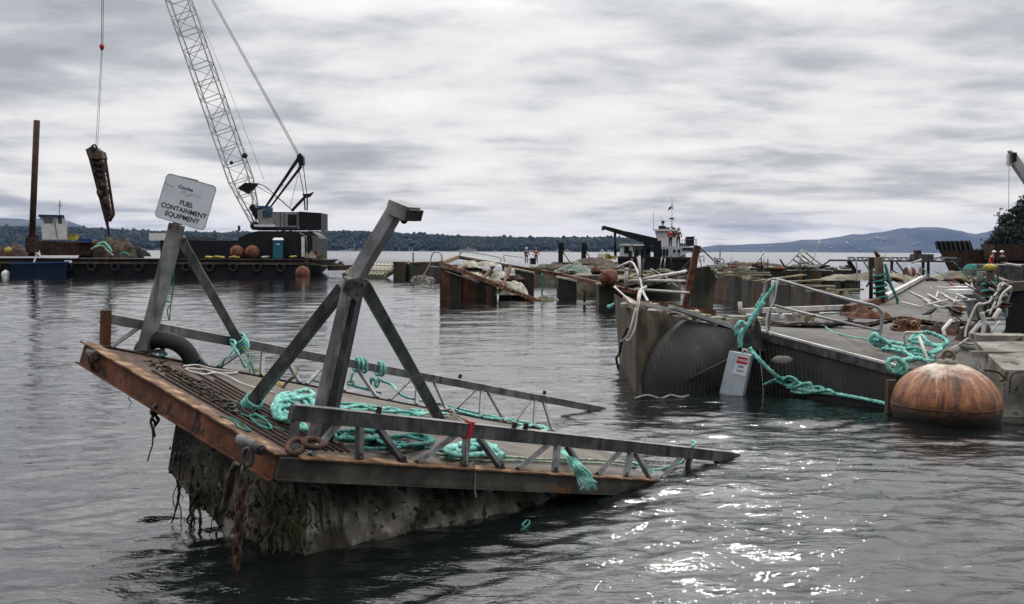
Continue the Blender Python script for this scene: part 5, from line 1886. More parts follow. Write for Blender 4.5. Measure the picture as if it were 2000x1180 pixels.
MB().hexa([Vp(1274, 451, 1.2), Vp(1330, 451, 1.2), Vp(1330, 451, 4.8), Vp(1274, 451, 4.8), Vp(1276, 447.5, 1.2), Vp(1329, 447.5, 1.2), Vp(1329, 447.5, 4.8), Vp(1276, 447.5, 4.8)]).build('roof', M['white'], wh)
lh = MB().hexa([Vp(1288, 504, 1), Vp(1340, 504, 1), Vp(1340, 504, 5), Vp(1288, 504, 5), Vp(1288, 481, 1), Vp(1336, 481, 1), Vp(1336, 481, 5), Vp(1288, 481, 5)]).build('lower_house', M['sign_white'], ves)
for xa in (1291, 1297, 1303):
    MB().box(Vp(xa, 493, .95), (.22, .08, .7)).build('doorway', M['black'], lh)
for xa in (1317, 1326):
    MB().tube([Vp(xa, 490, .98), Vp(xa, 490, .9)], .14, 12).build('porthole', M['black'], lh)
MB().hexa([Vp(1329, 500, .6), Vp(1352, 490, .6), Vp(1352, 490, 4), Vp(1329, 500, 4), Vp(1329, 482, .6), Vp(1362, 481, .6), Vp(1362, 481, 4), Vp(1329, 482, 4)]).build('raised_bow', M['white'], ves)
MB().box(Vp(1346, 486.5, .5), (1.4, .1, .25)).build('bow_slot', M['black'], ves)
MB().box(Vp(1347, 472, 2), (.8, .8, .9)).beam(Vp(1340, 463.5, 2), Vp(1357, 463, 2), .25, .1).beam(Vp(1343, 480, 2), Vp(1343, 464, 2), .12).beam(Vp(1354, 480, 2), Vp(1354, 464, 2), .1).build('anchor_winch', M['black'], ves)
mb = MB()
for xa in (1332, 1337, 1358, 1361):
    mb.tube([Vp(xa, 482, .8), Vp(xa, 468, .8)], .035, 5)
mb.tube([Vp(1332, 469, .8), Vp(1361, 468, .8)], .035, 5)
mb.build('bow_rail', M['galv_dark'], ves)
mb = MB().tube([Vp(1312, 448, 3), Vp(1312.5, 410, 3)], .10, 6).tube([Vp(1312.5, 410, 3), Vp(1313, 382, 3)], .06, 6)
mb.tube([Vp(1308, 427, 3), Vp(1317, 427, 3)], .09, 6).tube([Vp(1309, 386, 3), Vp(1315, 386, 3)], .04, 5).tube([Vp(1318, 396, 3), Vp(1312, 412, 3)], .03, 4)
mast = mb.build('mast', M['white'], ves)
MB().box(Vp(1312, 427, 2.9), (.5, .2, .14)).build('mast_light', M['black'], mast)
MB().prism([Vp(1311, 402, 3), Vp(1306, 406, 3), Vp(1305, 412, 3), Vp(1309, 409, 3), Vp(1311.5, 407, 3)], V((0, .03, 0))).build('flag', M['navy'], mast)
MB().box(Vp(1293, 445, 3), (.7, .5, .4)).tube([Vp(1295, 442, 3), Vp(1295, 432, 3)], .06, 6).ball(Vp(1295, 434, 3), .18, 8, 6).build('radar', M['black'], wh)
MB().tube([Vp(1276, 448, 3), Vp(1276.5, 414, 3)], .02, 4).tube([Vp(1292, 444, 3), Vp(1292, 424, 3)], .02, 4).tube([Vp(1325, 448, 3), Vp(1325, 443, 3)], .03, 4).build('aerial', M['galv_dark'], wh)
MB().box(Vp(1309, 446, 3), (1.0, .5, .18)).build('roof_light_bar', M['black'], wh)
cab2 = MB().hexa([Vp(1210, 504, .5), Vp(1237, 504, .5), Vp(1237, 504, 3), Vp(1210, 504, 3), Vp(1211, 479, .5), Vp(1236, 479, .5), Vp(1236, 479, 3), Vp(1211, 479, 3)]).build('aft_cabin', M['white'], ves)
MB().box(Vp(1224, 488, .45), (.5, .08, .7)).build('window', M['black'], cab2)
MB().box(Vp(1231, 498, .45), (.3, .08, .9)).build('doorway', M['black'], cab2)
MB().hexa([Vp(1208, 480, .3), Vp(1238, 480, .3), Vp(1238, 480, 3.2), Vp(1208, 480, 3.2), Vp(1212, 476, .3), Vp(1235, 476, .3), Vp(1235, 476, 3.2), Vp(1212, 476, 3.2)]).build('roof', M['white'], cab2)
cn = MB().hexa([Vp(1238, 503, .4), Vp(1271, 503, .4), Vp(1271, 503, 3), Vp(1238, 503, 3), Vp(1236, 480, .4), Vp(1270, 480, .4), Vp(1266, 477, 3), Vp(1236, 477, 3)]).build('canopy', M['green_canvas'], ves)
for xa in (1244, 1255, 1264):
    MB().box(Vp(xa, 494, .35), (.3, .08, .75)).build('opening', M['black'], cn)
arm_ = MB().beam(Vp(1178, 444, .2), Vp(1222, 457, .2), .35, .35, w2=.45, h2=.5).beam(Vp(1222, 457, .2), Vp(1282, 474, .2), .5, .55, w2=.7, h2=.9).build('crane_arm', M['black'], ves)
MB().beam(Vp(1178, 442, .2), Vp(1177, 450, .2), .3, .25).build('arm_tip', M['galv_dark'], arm_)
MB().beam(Vp(1284, 504, .3), Vp(1284, 470, .3), .7, .7).beam(Vp(1258, 475, .1), Vp(1280, 492, .1), .3, .3).build('crane_pedestal', M['black'], ves)
MB().tube([Vp(1202, 504, .2), Vp(1201, 453, .2)], .14, 8).build('arm_rest', M['black'], ves)
person(Vp(1309, 481, .2), 'person in red jacket standing beside the vessel wheelhouse', 'red', 'navy', 'white', .5)
person(Vp(1325, 481, .0), 'person in dark clothes standing right of the red jacket on the vessel', 'navy', 'navy', 'navy', -.4)
solo('yellow_gear', MB().box(at(1187, 502, 100), (.5, .4, .5)).box(at(1196, 503, 100), (.7, .4, .35)).box(at(1187, 497, 100), (.3, .3, .2)), M['yellow'], 'yellow gear on the far raft left of the work vessel', 'gear')
solo('white_gear', MB().box(at(1178, 499, 101), (1.1, .4, .35)).tube([at(1170, 497, 101), at(1176, 488, 101), at(1185, 497, 101)], .05, 5).tube([at(1176, 505, 101), at(1174, 512, 101)], .06, 5), M['white'], 'white gear and bent tube left of the yellow gear', 'gear')

# ================================================================== NEARER WALKWAY, RIGHT
# --- left section: ribbed float seen from its corner
def ribbed(p00, p10, p11, p01, pitch=.075, depth=.018, shape=None, nv=14, amp=.02):
    """vertical ribs: p00->p10 bottom edge, p01->p11 top edge; shape(a,b) -> outward bulge"""
    L = (p10 - p00).length
    nu = int(L / pitch * 6)
    nrm = (p10 - p00).cross(p01 - p00).normalized()
    vs = []
    for i in range(nu + 1):
        a = i / nu
        r = depth * (0.5 + 0.5 * math.sin(2 * math.pi * a * L / pitch)) ** 1.5
        for j in range(nv + 1):
            b = j / nv
            p = p00.lerp(p10, a).lerp(p01.lerp(p11, a), b)
            off = r + amp * noise.noise(p * 1.7)
            if shape:
                off += shape(a, b)
            vs.append(p + nrm * off)
    return MB().add(vs, [(i * (nv + 1) + j, (i + 1) * (nv + 1) + j, (i + 1) * (nv + 1) + j + 1, i * (nv + 1) + j + 1) for i in range(nu) for j in range(nv)], True)


ws1 = thing('walkway_float', 'tan ended walkway float with a ribbed dark side, tilting left of the grey box', 'walkway float', G(1330, 770))
c0 = G(1242, 772) + V((0, 0, -.25))
c1 = G(1436, 757) + V((0, .3, -.25))
t0 = at(1244, 601, 18.2)
t1 = at(1430, 642, 19.6)
e0 = G(1236, 745) + V((-.05, 1.0, -.25))
e0 = at(1214, 668, 22.5)
e1 = at(1199, 573, 24.0)
mb = rough_face(c0, c1, t1, t0, .02)
mb.build('side_plate', M['side_tan'] if 'side_tan' in M else M['pale_conc'], ws1) if False else None
M['tan'] = material('tan_stained_plate', [(.022, .017, .011), (.065, .052, .034), (.12, .10, .07)], 1.6, .8, 0, .6, 8, streak=((.02, .014, .009), 4.5, .46, .62))
mb = MB()
rough_face(c0, c1, t1, t0, .015, 10, 8, 1.5, mb)
mb2 = rough_face(e0 + V((0, 0, -.9)), c0, t0, e1, .02, 8, 10, 1.5, mb)
mb.build('hull', M['tan'], ws1)
# ribbed bulge standing proud of the plate
nu, nv = 210, 60
nrm = (c1 - c0).cross(t0 - c0).normalized()
if nrm.y > 0:
    nrm = -nrm
vs = []
L1 = (c1 - c0).length
for i in range(nu + 1):
    a = i / nu
    for j in range(nv + 1):
        b = j / nv
        lo = .055 + .33 * max(0, (b - .25) / .75) ** 2.2 + .05 * abs(.25 - b)     # left boundary bows away from the corner
        aa = lo + (1.0 - lo) * a
        p = c0.lerp(c1, aa).lerp(t0.lerp(t1, aa), .0 + .955 * b)
        rib = .02 * (0.5 + .5 * math.sin(2 * math.pi * aa * L1 / .085)) ** 1.5
        edge = min(1, a * 18)
        vs.append(p + nrm * (.10 * edge ** .5 + rib * edge + .02 + .30 * math.sin(math.pi * min(1, a)) * math.sin(math.pi * (.25 + .75 * b))))
mb = MB().add(vs, [(i * (nv + 1) + j, (i + 1) * (nv + 1) + j, (i + 1) * (nv + 1) + j + 1, i * (nv + 1) + j + 1) for i in range(nu) for j in range(nv)], True)
mb.build('ribbed_side', M['ribbed'], ws1)
MB().beam(t0 + V((.6, 0, .02)), t1 + V((0, 0, .02)), .12, .07).build('top_beam', M['grey_pipe'], ws1)
MB().beam(t0 + V((.1, .25, .07)), t1 + V((.0, .35, .07)), .07, .07).build('top_rail', M['white_pipe'], ws1)
t2, t3 = at(1222, 585, 21.5), at(1395, 612, 23)
MB().beam(t0, t2, .12, .12).build('cross_beam', M['rust_pale'], ws1)
MB().beam(t2, t3, .12, .12).build('far_beam', M['rust'], ws1)
for t in (.25, .5, .78):
    MB().beam(t0.lerp(t1, t) + V((0, .1, 0)), t2.lerp(t3, t), .08, .06).build('cross_beam', M['rust_pale'], ws1)
rr = random.Random(17)
for k in range(9):
    t = .05 + k * .1
    p = t0.lerp(t1, t).lerp(t2.lerp(t3, t), rr.uniform(.25, .8))
    mb = MB().box(p + V((0, 0, -.02)), (rr.uniform(.3, .6), rr.uniform(.3, .9), .07), Matrix.Rotation(rr.uniform(-.4, .4), 3, 'Z'))
    solo('float_block', mb, M['bird_lime'], '%s guano white slab from the left between the beams of the tilted float' % ORD[k], 'float slab', 'float slabs of the tilted walkway float')

# --- right section: flat walkway with ribbed side
ws2 = thing('walkway', 'broad grey walkway with ribbed black side dipping toward the large rusty buoy', 'walkway', at(1650, 700, 18))
n1, n2 = at(1483, 647, 18.5), at(1752, 717, 16.3)
b1, b2 = G(1500, 766) + V((-.05, 0, -.3)), G(1752, 803) + V((0, -.05, -.3))
f1, f2 = at(1470, 633, 20.6), at(1895, 650, 20.6)
n3 = at(1905, 735, 16.6)
ribbed(b1, b2, n2 - V((0, 0, .13)), n1 - V((0, 0, .13)), .085, .02).build('ribbed_side', M['ribbed'], ws2)
wl_ = at(1440, 650, 18.9)
ribbed(G(1440, 762) + V((0, .3, -.3)), b1, n1 - V((0, 0, .13)), wl_ - V((0, 0, .05)), .085, .02).build('ribbed_end', M['ribbed'], ws2)
MB().beam(n1 + V((0, -.02, -.07)), n2 + V((0, -.02, -.07)), .06, .14).build('edge_channel', M['galv_dark'], ws2)
MB().beam(n1 + V((0, -.0, .02)), n2 + V((0, -.0, .02)), .07, .035).build('edge_strip', M['white_pipe'], ws2)


def quad_slab(p, thick=.08):
    k = V((0, 0, -thick))
    return MB().hexa([q + k for q in p] + list(p))


quad_slab([n1 + V((0, .04, 0)), n2 + V((0, .04, 0)), f2, f1]).build('deck', M['deck_far'], ws2)
quad_slab([n2 + V((0.02, .04, -.01)), n3, f2 + V((.15, 0, -.01)), f2 + V((0, 0, -.01))]).build('deck', M['deck_far'], ws2)
rough_face(n2 + V((0, 0.1, -1.2)), n3 + V((0, 0, -1.2)), n3 - V((0, 0, .09)), n2 + V((0, .05, -.09)), .03).build('hull', M['float_dark'], ws2)
ws3 = thing('walkway', 'long grey walkway running away to the right behind the chain and crows', 'walkway', at(1780, 600, 30))
w0, w1, w2, w3 = at(1640, 641, 20.9), at(1898, 648, 20.9), at(1872, 549, 50), at(1800, 547, 50)
w0b = at(1490, 626, 22.5)
quad_slab([w0, w1, w2, w3], .15).build('deck', M['deck_far'], ws3)
quad_slab([w0b, w0 - V((.02, 0, .01)), at(1668, 612, 26), at(1500, 613, 25)], .15).build('deck', M['deck_far'], ws3)
for a, b in ((w0, w3), (w1, w2)):
    mb = MB()
    rough_face(a - V((0, 0, 1.3)), b - V((0, 0, 1.3)), b - V((0, 0, .15)), a - V((0, 0, .15)), .05, 20, 6, 1, mb)
    mb.build('hull', M['float_dark'], ws3)
MB().beam(at(1728, 581, 31), at(1803, 541, 50), .16, .14).build('kerb_rail', M['white_pipe'], ws3)
for k in range(9):
    t = k / 8
    a = at(1728, 581, 31).lerp(at(1803, 541, 50), t)
    MB().beam(a - V((0, 0, .05)), a - V((0, 0, .75)), .12, .12).build('kerb_post', M['rust'] if k % 3 else M['rust_dark'], ws3)
MB().beam(at(1655, 610, 26), at(1728, 590, 31), .2, .35).build('rusty_kerb', M['rust'], ws3)

# pale channel rail on brackets
cr = thing('channel_rail', 'pale channel rail on white brackets behind the tall teal rope', 'rail', at(1550, 625, 22))
MB().beam(at(1449, 608, 21.5), at(1650, 600, 26.5), .14, .11).build('rail', M['white_pipe'], cr)
for x in (1470, 1510, 1540, 1612, 1632):
    MB().box(at(x, 620 - (x - 1470) * .03, 22.3 + (x - 1470) * .025), (.26, .16, .14)).build('bracket', M['white'], cr)
MB().tube([at(1447, 622, 21.4), at(1445, 590, 21.4)], .045, 8).build('rail_post', M['white_pipe'], cr)
for k, (x, y, w) in enumerate(((1440, 628, .5), (1455, 634, .4), (1478, 631, .35), (1562, 622, .3))):
    solo('float_block', MB().box(at(x, y, 21), (w, .5, .14), Matrix.Rotation(.2 * k, 3, 'Z')).box(at(x, y, 21) + V((0, 0, .09)), (w * .7, .4, .05)), M['bird_lime'], 'guano white block %s' % ('at the tip of the tilted float', 'left of the tall teal rope', 'just behind the tall teal rope', 'under the middle of the pale rail')[k], 'block')

# bent handrail with mid rail
hr = thing('handrail', 'long bent grey handrail hoop standing along the near edge of the walkway', 'handrail', at(1600, 600, 17.8))
pth = [at(1486, 612, 18.4), at(1490, 585, 18.4), at(1496, 556, 18.4), at(1504, 548, 18.3), at(1522, 547, 18.2), at(1600, 570, 17.8), at(1680, 591, 17.4), at(1708, 598, 17.3), at(1722, 610, 17.3), at(1722, 630, 17.3), at(1715, 672, 17.3)]
MB().tube(spline(pth, 6), .028, 8).build('top_rail', M['grey_pipe'], hr)
MB().tube([at(1512, 597, 18.2), at(1600, 619, 17.8), at(1717, 646, 17.3)], .024, 8).build('mid_rail', M['grey_pipe'], hr)
MB().tube([at(1510, 548, 18.2), at(1505, 600, 18.3), at(1500, 648, 18.4)], .028, 8).build('post', M['white_pipe'], hr)
solo('thin_rope', rope('', None, .014, M['white_rope'], '', pts=[at(1520, 545, 18.1), at(1517, 560, 18.1), at(1511, 590, 18.1), at(1500, 612, 18.1), at(1497, 640, 18.1), at(1505, 655, 18.1)])[0], M['white_rope'],
     'thin pale rope hanging from the corner of the long handrail', 'rope')
bundle('rope', 'thick teal rope rising steeply from the grey box to the handrail corner', [
    rope('', None, .042, T, '', pts=[at(1446, 680, 18.2), at(1447, 655, 18.2), at(1462, 632, 18.2), at(1478, 608, 18.2), at(1492, 590, 18.2)]),
    rope('', None, .03, T, '', pts=[at(1476, 612, 18.2), at(1488, 590, 18.2), at(1505, 568, 18.2), at(1518, 550, 18.2)]),
    rope('', None, .035, T, '', pts=[at(1440, 655, 18.1), at(1438, 640, 18.1), at(1448, 628, 18.1), at(1456, 636, 18.1)]),
    rope('', None, .02, M['teal_dark'], '', pts=[at(1474, 602, 18.3), at(1482, 590, 18.3), at(1490, 575, 18.3)])], M['teal_mid'] if 'teal_mid' in M else M['rope_teal2'] if 'rope_teal2' in M else T)
heap('weed_clump', 1462, 664, 60, 46, 0, M['rubber'], 'black weed and rope clump in the notch above the grey box', 'weed clump', 101, fn=lambda x, y, d: at(x, y + 14, 18.35), depth=40, n=1.4)
put(('x',)) if False else None
def wf(x, y, o=.07):                 # just in front of the ribbed side
    return at(x, y, 18.15 - (x - 1500) * .0083 - o)


bundle('rope', 'teal rope running down from the grey box to a floating tangle along the walkway', [
    rope('', None, .036, T, '', pts=[at(1464, 680, 17.9), at(1480, 700, 17.75), at(1500, 720, 17.7), at(1522, 738, 17.8), at(1545, 742, 17.8)]),
    rope('', None, .028, T, '', pts=[wf(1512, 742), wf(1530, 750), wf(1548, 757), wf(1572, 762), wf(1560, 750), wf(1538, 756), wf(1585, 762), wf(1612, 768), wf(1600, 756), wf(1568, 762), wf(1640, 771), wf(1700, 782, .04), wf(1736, 790, .04)]),
    rope('', None, .026, T, '', pts=[wf(1492, 752), wf(1510, 744), wf(1530, 740), wf(1552, 744), wf(1576, 754), wf(1596, 762), wf(1570, 768), wf(1545, 764)]),
    rope('', None, .024, T, '', pts=[wf(1528, 746, .1), wf(1540, 736, .1), wf(1556, 744, .1), wf(1544, 758, .1), wf(1580, 748, .1), wf(1590, 764, .1), wf(1618, 762, .1), wf(1632, 770, .1)])], T)
# grey box with warning plate
gb = thing('grey_box', 'grey steel enclosure with a red danger plate hanging half in the water', 'enclosure box', G(1436, 758))
q = [at(1408, 760, 17.9), at(1450, 764, 17.6), at(1450, 764, 18.0), at(1408, 760, 18.3), at(1427, 686, 17.9), at(1466, 695, 17.6), at(1467, 690, 18.0), at(1430, 682, 18.3)]
bl, br_, tr_, tl_ = at(1422, 763, 17.75), at(1452, 766, 17.65), at(1467, 694, 17.65), at(1438, 688, 17.75)
lb_, lt_ = at(1406, 758, 18.05), at(1424, 685, 18.05)
back = V((.12, .30, .0))
dn = (bl - tl_).normalized() * .35
bx_ = MB().hexa([bl + dn, br_ + dn, br_ + back + dn, lb_ + dn, tl_, tr_, tr_ + back, lt_]).build('case', M['greybox'], gb, bevel=.008)
eu = (tr_ - tl_)
ed = (bl - tl_)
wn_ = eu.cross(ed).normalized()
if wn_.y > 0:
    wn_ = -wn_


def gp(u, v, o=.004):
    return tl_ + eu * u + ed * v + wn_ * o


MB().prism([gp(.06, .04, .006), gp(.94, .04, .006), gp(.94, .55, .006), gp(.06, .55, .006)], -wn_ * .004).build('warning_plate', M['sign_white'], bx_)
MB().prism([gp(.14, .09, .009), gp(.86, .09, .009), gp(.86, .26, .009), gp(.14, .26, .009)], -wn_ * .002).build('red_panel', M['red_ink'], bx_)
text('DANGER', 'lettering', .062, gp(.5, .175, .0095), M['sign_white'], gb, eu.normalized(), -ed.normalized(), wn_, 1.0)
text('KEEP', 'lettering', .05, gp(.5, .34, .0075), M['black_lt'], gb, eu.normalized(), -ed.normalized(), wn_, 1.0)
text('OUT', 'lettering', .05, gp(.5, .45, .0075), M['black_lt'], gb, eu.normalized(), -ed.normalized(), wn_, 1.3)
MB().tube([at(1450, 690, 17.8), at(1452, 682, 17.8), at(1458, 684, 17.8), at(1462, 692, 17.8)], .025, 6).build('bracket', M['white_pipe'], gb)
solo('angle_iron', MB().beam(at(1332, 748, 18), at(1430, 700, 18.3), .05, .05), M['rust_dark'], 'rusty angle bar leaning across the ribbed float left of the grey box', 'bar')
solo('patch', MB().ball(at(1528, 703, 17.62), .17, 14, 8, (1.1, .12, .42), .2), M['bird_lime'], 'pale oval fouling patch on the ribbed walkway side', 'fouling')

# chain across the walkway
chn = thing('heavy_chain', 'long black chain lying across the walkway behind the crows and rust heap', 'chain', at(1650, 640, 20.4))
cp = spline([at(1492, 641, 20.2), at(1530, 642, 20.0), at(1570, 640, 20.0), at(1610, 641, 20.2), at(1650, 636, 20.5), at(1690, 640, 20.5), at(1720, 634, 20.6), at(1760, 628, 20.8), at(1800, 634, 20.8), at(1850, 640, 20.8), at(1885, 636, 20.8)], 9)
for k in range(len(cp) - 1):
    a, b = cp[k], cp[k + 1]
    d = (b - a).normalized()
    p = (a + b) / 2 + V((0, 0, .05))
    ax = V((0, .2, 1)) if k % 2 else V((0, 1, .2))
    s = d.cross(ax).normalized()
    pts = []
    for q in range(15):
        an = 2 * math.pi * q / 14
        pts.append(p + d * math.cos(an) * .085 + s * math.sin(an) * .042)
    MB().tube(pts, .02, 6, caps=False).build('link', M['rust_dark'] if k % 5 else M['galv_dark'], chn)
for k, (x, y, w, h, d, mt, lb) in enumerate(((1772, 648, 60, 24, 20.2, 'rust', 'orange rusty chain heap at the middle of the walkway'), (1836, 650, 90, 18, 20.3, 'rust_dark', 'dark rusty heap of chain under the right crow'),
                                            (1700, 616, 90, 14, 24, 'rust', 'rusty clutter on the kerb left of the long grey walkway'), (1600, 634, 90, 8, 20.6, 'black', 'black net roll behind the chain'),
                                            (1905, 660, 80, 24, 18.8, 'rust_dark', 'rusty clutter behind the large buoy'))):
    heap('debris_heap', x, y, w, h, 0, M[mt], lb, 'debris heap', 110 + k, fn=(lambda dd: lambda x, y, d: at(x, y, dd))(d), depth=w * .6, n=1.8)
mb = MB()
for k in range(26):
    p = at(1772 + rr.uniform(-24, 24), 640 + rr.uniform(-14, 4), 20.2 + rr.uniform(-.2, .3))
    mb.torus(p, .055, .018, (rr.uniform(-1, 1), rr.uniform(-1, 1), rr.uniform(-.5, 1)), 12, 6, stretch=(1.5, .9))
solo('rusty_chain', mb, M['rust_lip'], 'orange rust flaked chain links piled on top of the rusty heap', 'chain')
bird(at(1817, 621, 20.6), .25, 'left of two black crows standing on the walkway chain facing right', .66)
bird(at(1862, 620, 20.6), math.pi - .35, 'right of two black crows standing on the walkway chain facing left', .7)

# large rusty buoy
Bc = G(1847, 818)
Br = .775 * Bc.y / 15.2
buoy = thing('mooring_buoy', 'large rusty brown steel buoy floating in front of the broad walkway', 'buoy', V((Bc.x, Bc.y, 0)))


def buoy_material():
    m = bpy.data.materials.new('streaked_rust_buoy')
    m.use_nodes = True
    n, l = m.node_tree.nodes, m.node_tree.links
    b = n['Principled BSDF']
    tc = n.new('ShaderNodeTexCoord')
    sep = n.new('ShaderNodeSeparateXYZ')
    l.new(tc.outputs['Object'], sep.inputs[0])
    an = mathn(n, l, 'ARCTAN2', sep.outputs[1], sep.outputs[0])
    cmb = n.new('ShaderNodeCombineXYZ')
    l.new(mathn(n, l, 'MULTIPLY', an, 3.2), cmb.inputs[0])
    l.new(mathn(n, l, 'MULTIPLY', sep.outputs[2], .9), cmb.inputs[1])
    st = N(n, 'ShaderNodeTexNoise', Scale=2.1, Detail=9.0, Roughness=.72, Distortion=.9)
    l.new(cmb.outputs[0], st.inputs['Vector'])
    nz = N(n, 'ShaderNodeTexNoise', Scale=5.0, Detail=8.0, Roughness=.65)
    l.new(tc.outputs['Object'], nz.inputs['Vector'])
    col = ramp(n, l, st.outputs[0], [(.36, (.035, .014, .008)), (.47, (.13, .042, .014)), (.57, (.25, .09, .028)), (.70, (.38, .20, .09))])
    # white lime on the crown
    f = mathn(n, l, 'ADD', mathn(n, l, 'MULTIPLY', sep.outputs[2], 3.2), mathn(n, l, 'MULTIPLY', nz.outputs[0], 2.2))
    f = mathn(n, l, 'ADD', f, mathn(n, l, 'MULTIPLY', st.outputs[0], 1.4))
    f = mathn(n, l, 'SUBTRACT', f, 3.9, clamp=True)
    mx = n.new('ShaderNodeMix')
    mx.data_type = 'RGBA'
    l.new(f, mx.inputs[0])
    l.new(col, mx.inputs[6])
    mx.inputs[7].default_value = (.55, .5, .42, 1)
    wb_ = ramp(n, l, mathn(n, l, 'ADD', sep.outputs[2], mathn(n, l, 'MULTIPLY', nz.outputs[0], .22)), [(.0, 1.0), (1.0, 0.0)])
    wr = wb_.node.color_ramp.elements
    wr[0].position, wr[1].position = .22, .46
    mw = n.new('ShaderNodeMix')
    mw.data_type = 'RGBA'
    l.new(wb_, mw.inputs[0])
    l.new(mx.outputs[2], mw.inputs[6])
    mw.inputs[7].default_value = (.014, .010, .006, 1)
    l.new(mw.outputs[2], b.inputs['Base Color'])
    b.inputs['Roughness'].default_value = .6
    bp = N(n, 'ShaderNodeBump', Strength=.8, Distance=.035)
    l.new(nz.outputs[0], bp.inputs['Height'])
    l.new(bp.outputs[0], b.inputs['Normal'])
    return m


bb = MB()
vs, fs = [], []
sg, rg = 72, 40
zc_ = .22
for i in range(rg + 1):
    ph = math.pi * i / rg
    for k in range(sg):
        th = 2 * math.pi * k / sg
        d = V((math.sin(ph) * math.cos(th), math.sin(ph) * math.sin(th), math.cos(ph)))
        rr_ = Br * (1 + .018 * noise.noise(d * 2.5) + .006 * noise.noise(d * 9) )
        vs.append(V((Bc.x, Bc.y, zc_)) + V((d.x, d.y, d.z * .80)) * rr_)
for i in range(rg):
    for k in range(sg):
        fs.append((i * sg + k, (i + 1) * sg + k, (i + 1) * sg + (k + 1) % sg, i * sg + (k + 1) % sg))
bb.add(vs, fs, True)
bb.build('ball', buoy_material(), buoy)
tp = V((Bc.x, Bc.y, .22 + Br * .80))
MB().torus(V((Bc.x, Bc.y, .22)), Br * 1.0, .010, (0, 0, 1), 64, 6).build('weld_seam', M['rust'], buoy)
MB().tube([tp + V((0, 0, -.06)), tp + V((0, 0, .05))], [.17, .13], 18).build('crown_plate', M['bird_lime'], buoy)
MB().torus(tp + V((.02, 0, .10)), .08, .022, (.5, 1, 0), 20, 8).build('lifting_ring', M['rust_pale'], buoy)
MB().tube(spline([tp + V((.45, -.25, -.08)), tp + V((.62, -.3, -.1)), tp + V((.72, -.3, -.2)), tp + V((.66, -.3, -.24))], 5), .018, 6).build('loose_wire', M['rust_dark'], buoy)
solo('timber_post', MB().beam(at(1737, 812, 15.9), at(1740, 742, 15.9), .13, .12), M['timber'], 'grey timber post end between the walkway corner and the buoy', 'post')
# teal rope pile on the walkway
bundle('rope', 'big loose pile of bright teal rope on the walkway above the buoy', [
    rope('', None, .03, T, '', pts=[at(1700, 660, 18), at(1715, 666, 17.9), at(1740, 668, 17.8), at(1770, 674, 17.6), at(1800, 684, 17.3), at(1826, 698, 16.9)]),
    rope('', None, .03, T, '', pts=[at(1722, 682, 17.6), at(1745, 684, 17.5), at(1775, 690, 17.3), at(1800, 694, 17.1), at(1815, 702, 16.9)]),
    rope('', None, .032, T, '', pts=[at(1776, 666, 17.7), at(1790, 652, 17.8), at(1815, 650, 17.8), at(1840, 660, 17.7), at(1850, 670, 17.5), at(1830, 675, 17.4), at(1812, 668, 17.4), at(1800, 656, 17.6), at(1784, 664, 17.5)]),
    rope('', None, .028, T, '', pts=[at(1780, 668, 17.5), at(1810, 672, 17.4), at(1838, 680, 17.2), at(1820, 690, 17), at(1790, 680, 17.2), at(1765, 684, 17.3), at(1790, 700, 16.8), at(1825, 706, 16.6)]),
    rope('', None, .036, T, '', pts=[at(1708, 672, 17.7), at(1720, 676, 17.7), at(1745, 678, 17.6), at(1780, 684, 17.4), at(1812, 690, 17.2), at(1830, 684, 17.2), at(1846, 672, 17.3)]),
    rope('', None, .036, T, '', pts=[at(1795, 700, 16.5), at(1775, 706, 16.3), at(1760, 720, 16.1), at(1750, 728, 16.1), at(1737, 720, 16.1), at(1735, 706, 16.1), at(1748, 700, 16.1), at(1762, 706, 16.1), at(1770, 722, 16.1), at(1758, 730, 16.1), at(1752, 716, 16.1), at(1768, 703, 16.2), at(1800, 700, 16.4)])], T)
bundle('rope', 'teal rope coiled round the foot of the long handrail', [
    rope('', None, .035, T, '', pts=wrap(at(1716, 668, 17.3) - V((0, 0, .04)), (0.1, 0, 1), .09, .03, 2, .05, 7)),
    rope('', None, .035, T, '', pts=[at(1704, 668, 17.2), at(1700, 660, 17.2), at(1708, 653, 17.2), at(1718, 660, 17.1), at(1730, 668, 17.2), at(1738, 672, 17.3)])], T)
put(rope('thin_rope', None, .012, T, 'thin teal line stretched across the walkway from the chain to the handrail foot', pts=[at(1612, 638, 20), at(1625, 648, 19.3), at(1660, 657, 18.5), at(1700, 664, 17.6)]))
solo('bent_pipe', MB().tube(spline([at(1768, 672, 17.4), at(1767, 651, 17.4), at(1786, 650, 17.4), at(1800, 650, 17.4)], 5), .022, 7), M['white_pipe'], 'small white bent pipe frame standing behind the teal rope pile', 'pipe')
solo('rod', MB().tube([at(1795, 658, 17.2), at(1815, 712, 16.6)], .03, 8), M['white_pipe'], 'pale straight rod leaning on top of the teal rope pile', 'rod')
solo('pipe', MB().tube([at(1846, 658, 18), at(1842, 643, 18.2), at(1858, 626, 18.4)], .035, 8), M['white_pipe'], 'white bent pipe standing right of the two crows', 'pipe')
solo('elbow_pipe', MB().tube([at(1845, 698, 16.9), at(1870, 680, 17.0)], .07, 12).tube([at(1845, 698, 16.9), at(1842, 704, 16.9)], [.085, .085], 12), M['pale_conc'], 'short thick pale pipe just behind the top of the buoy', 'pipe')

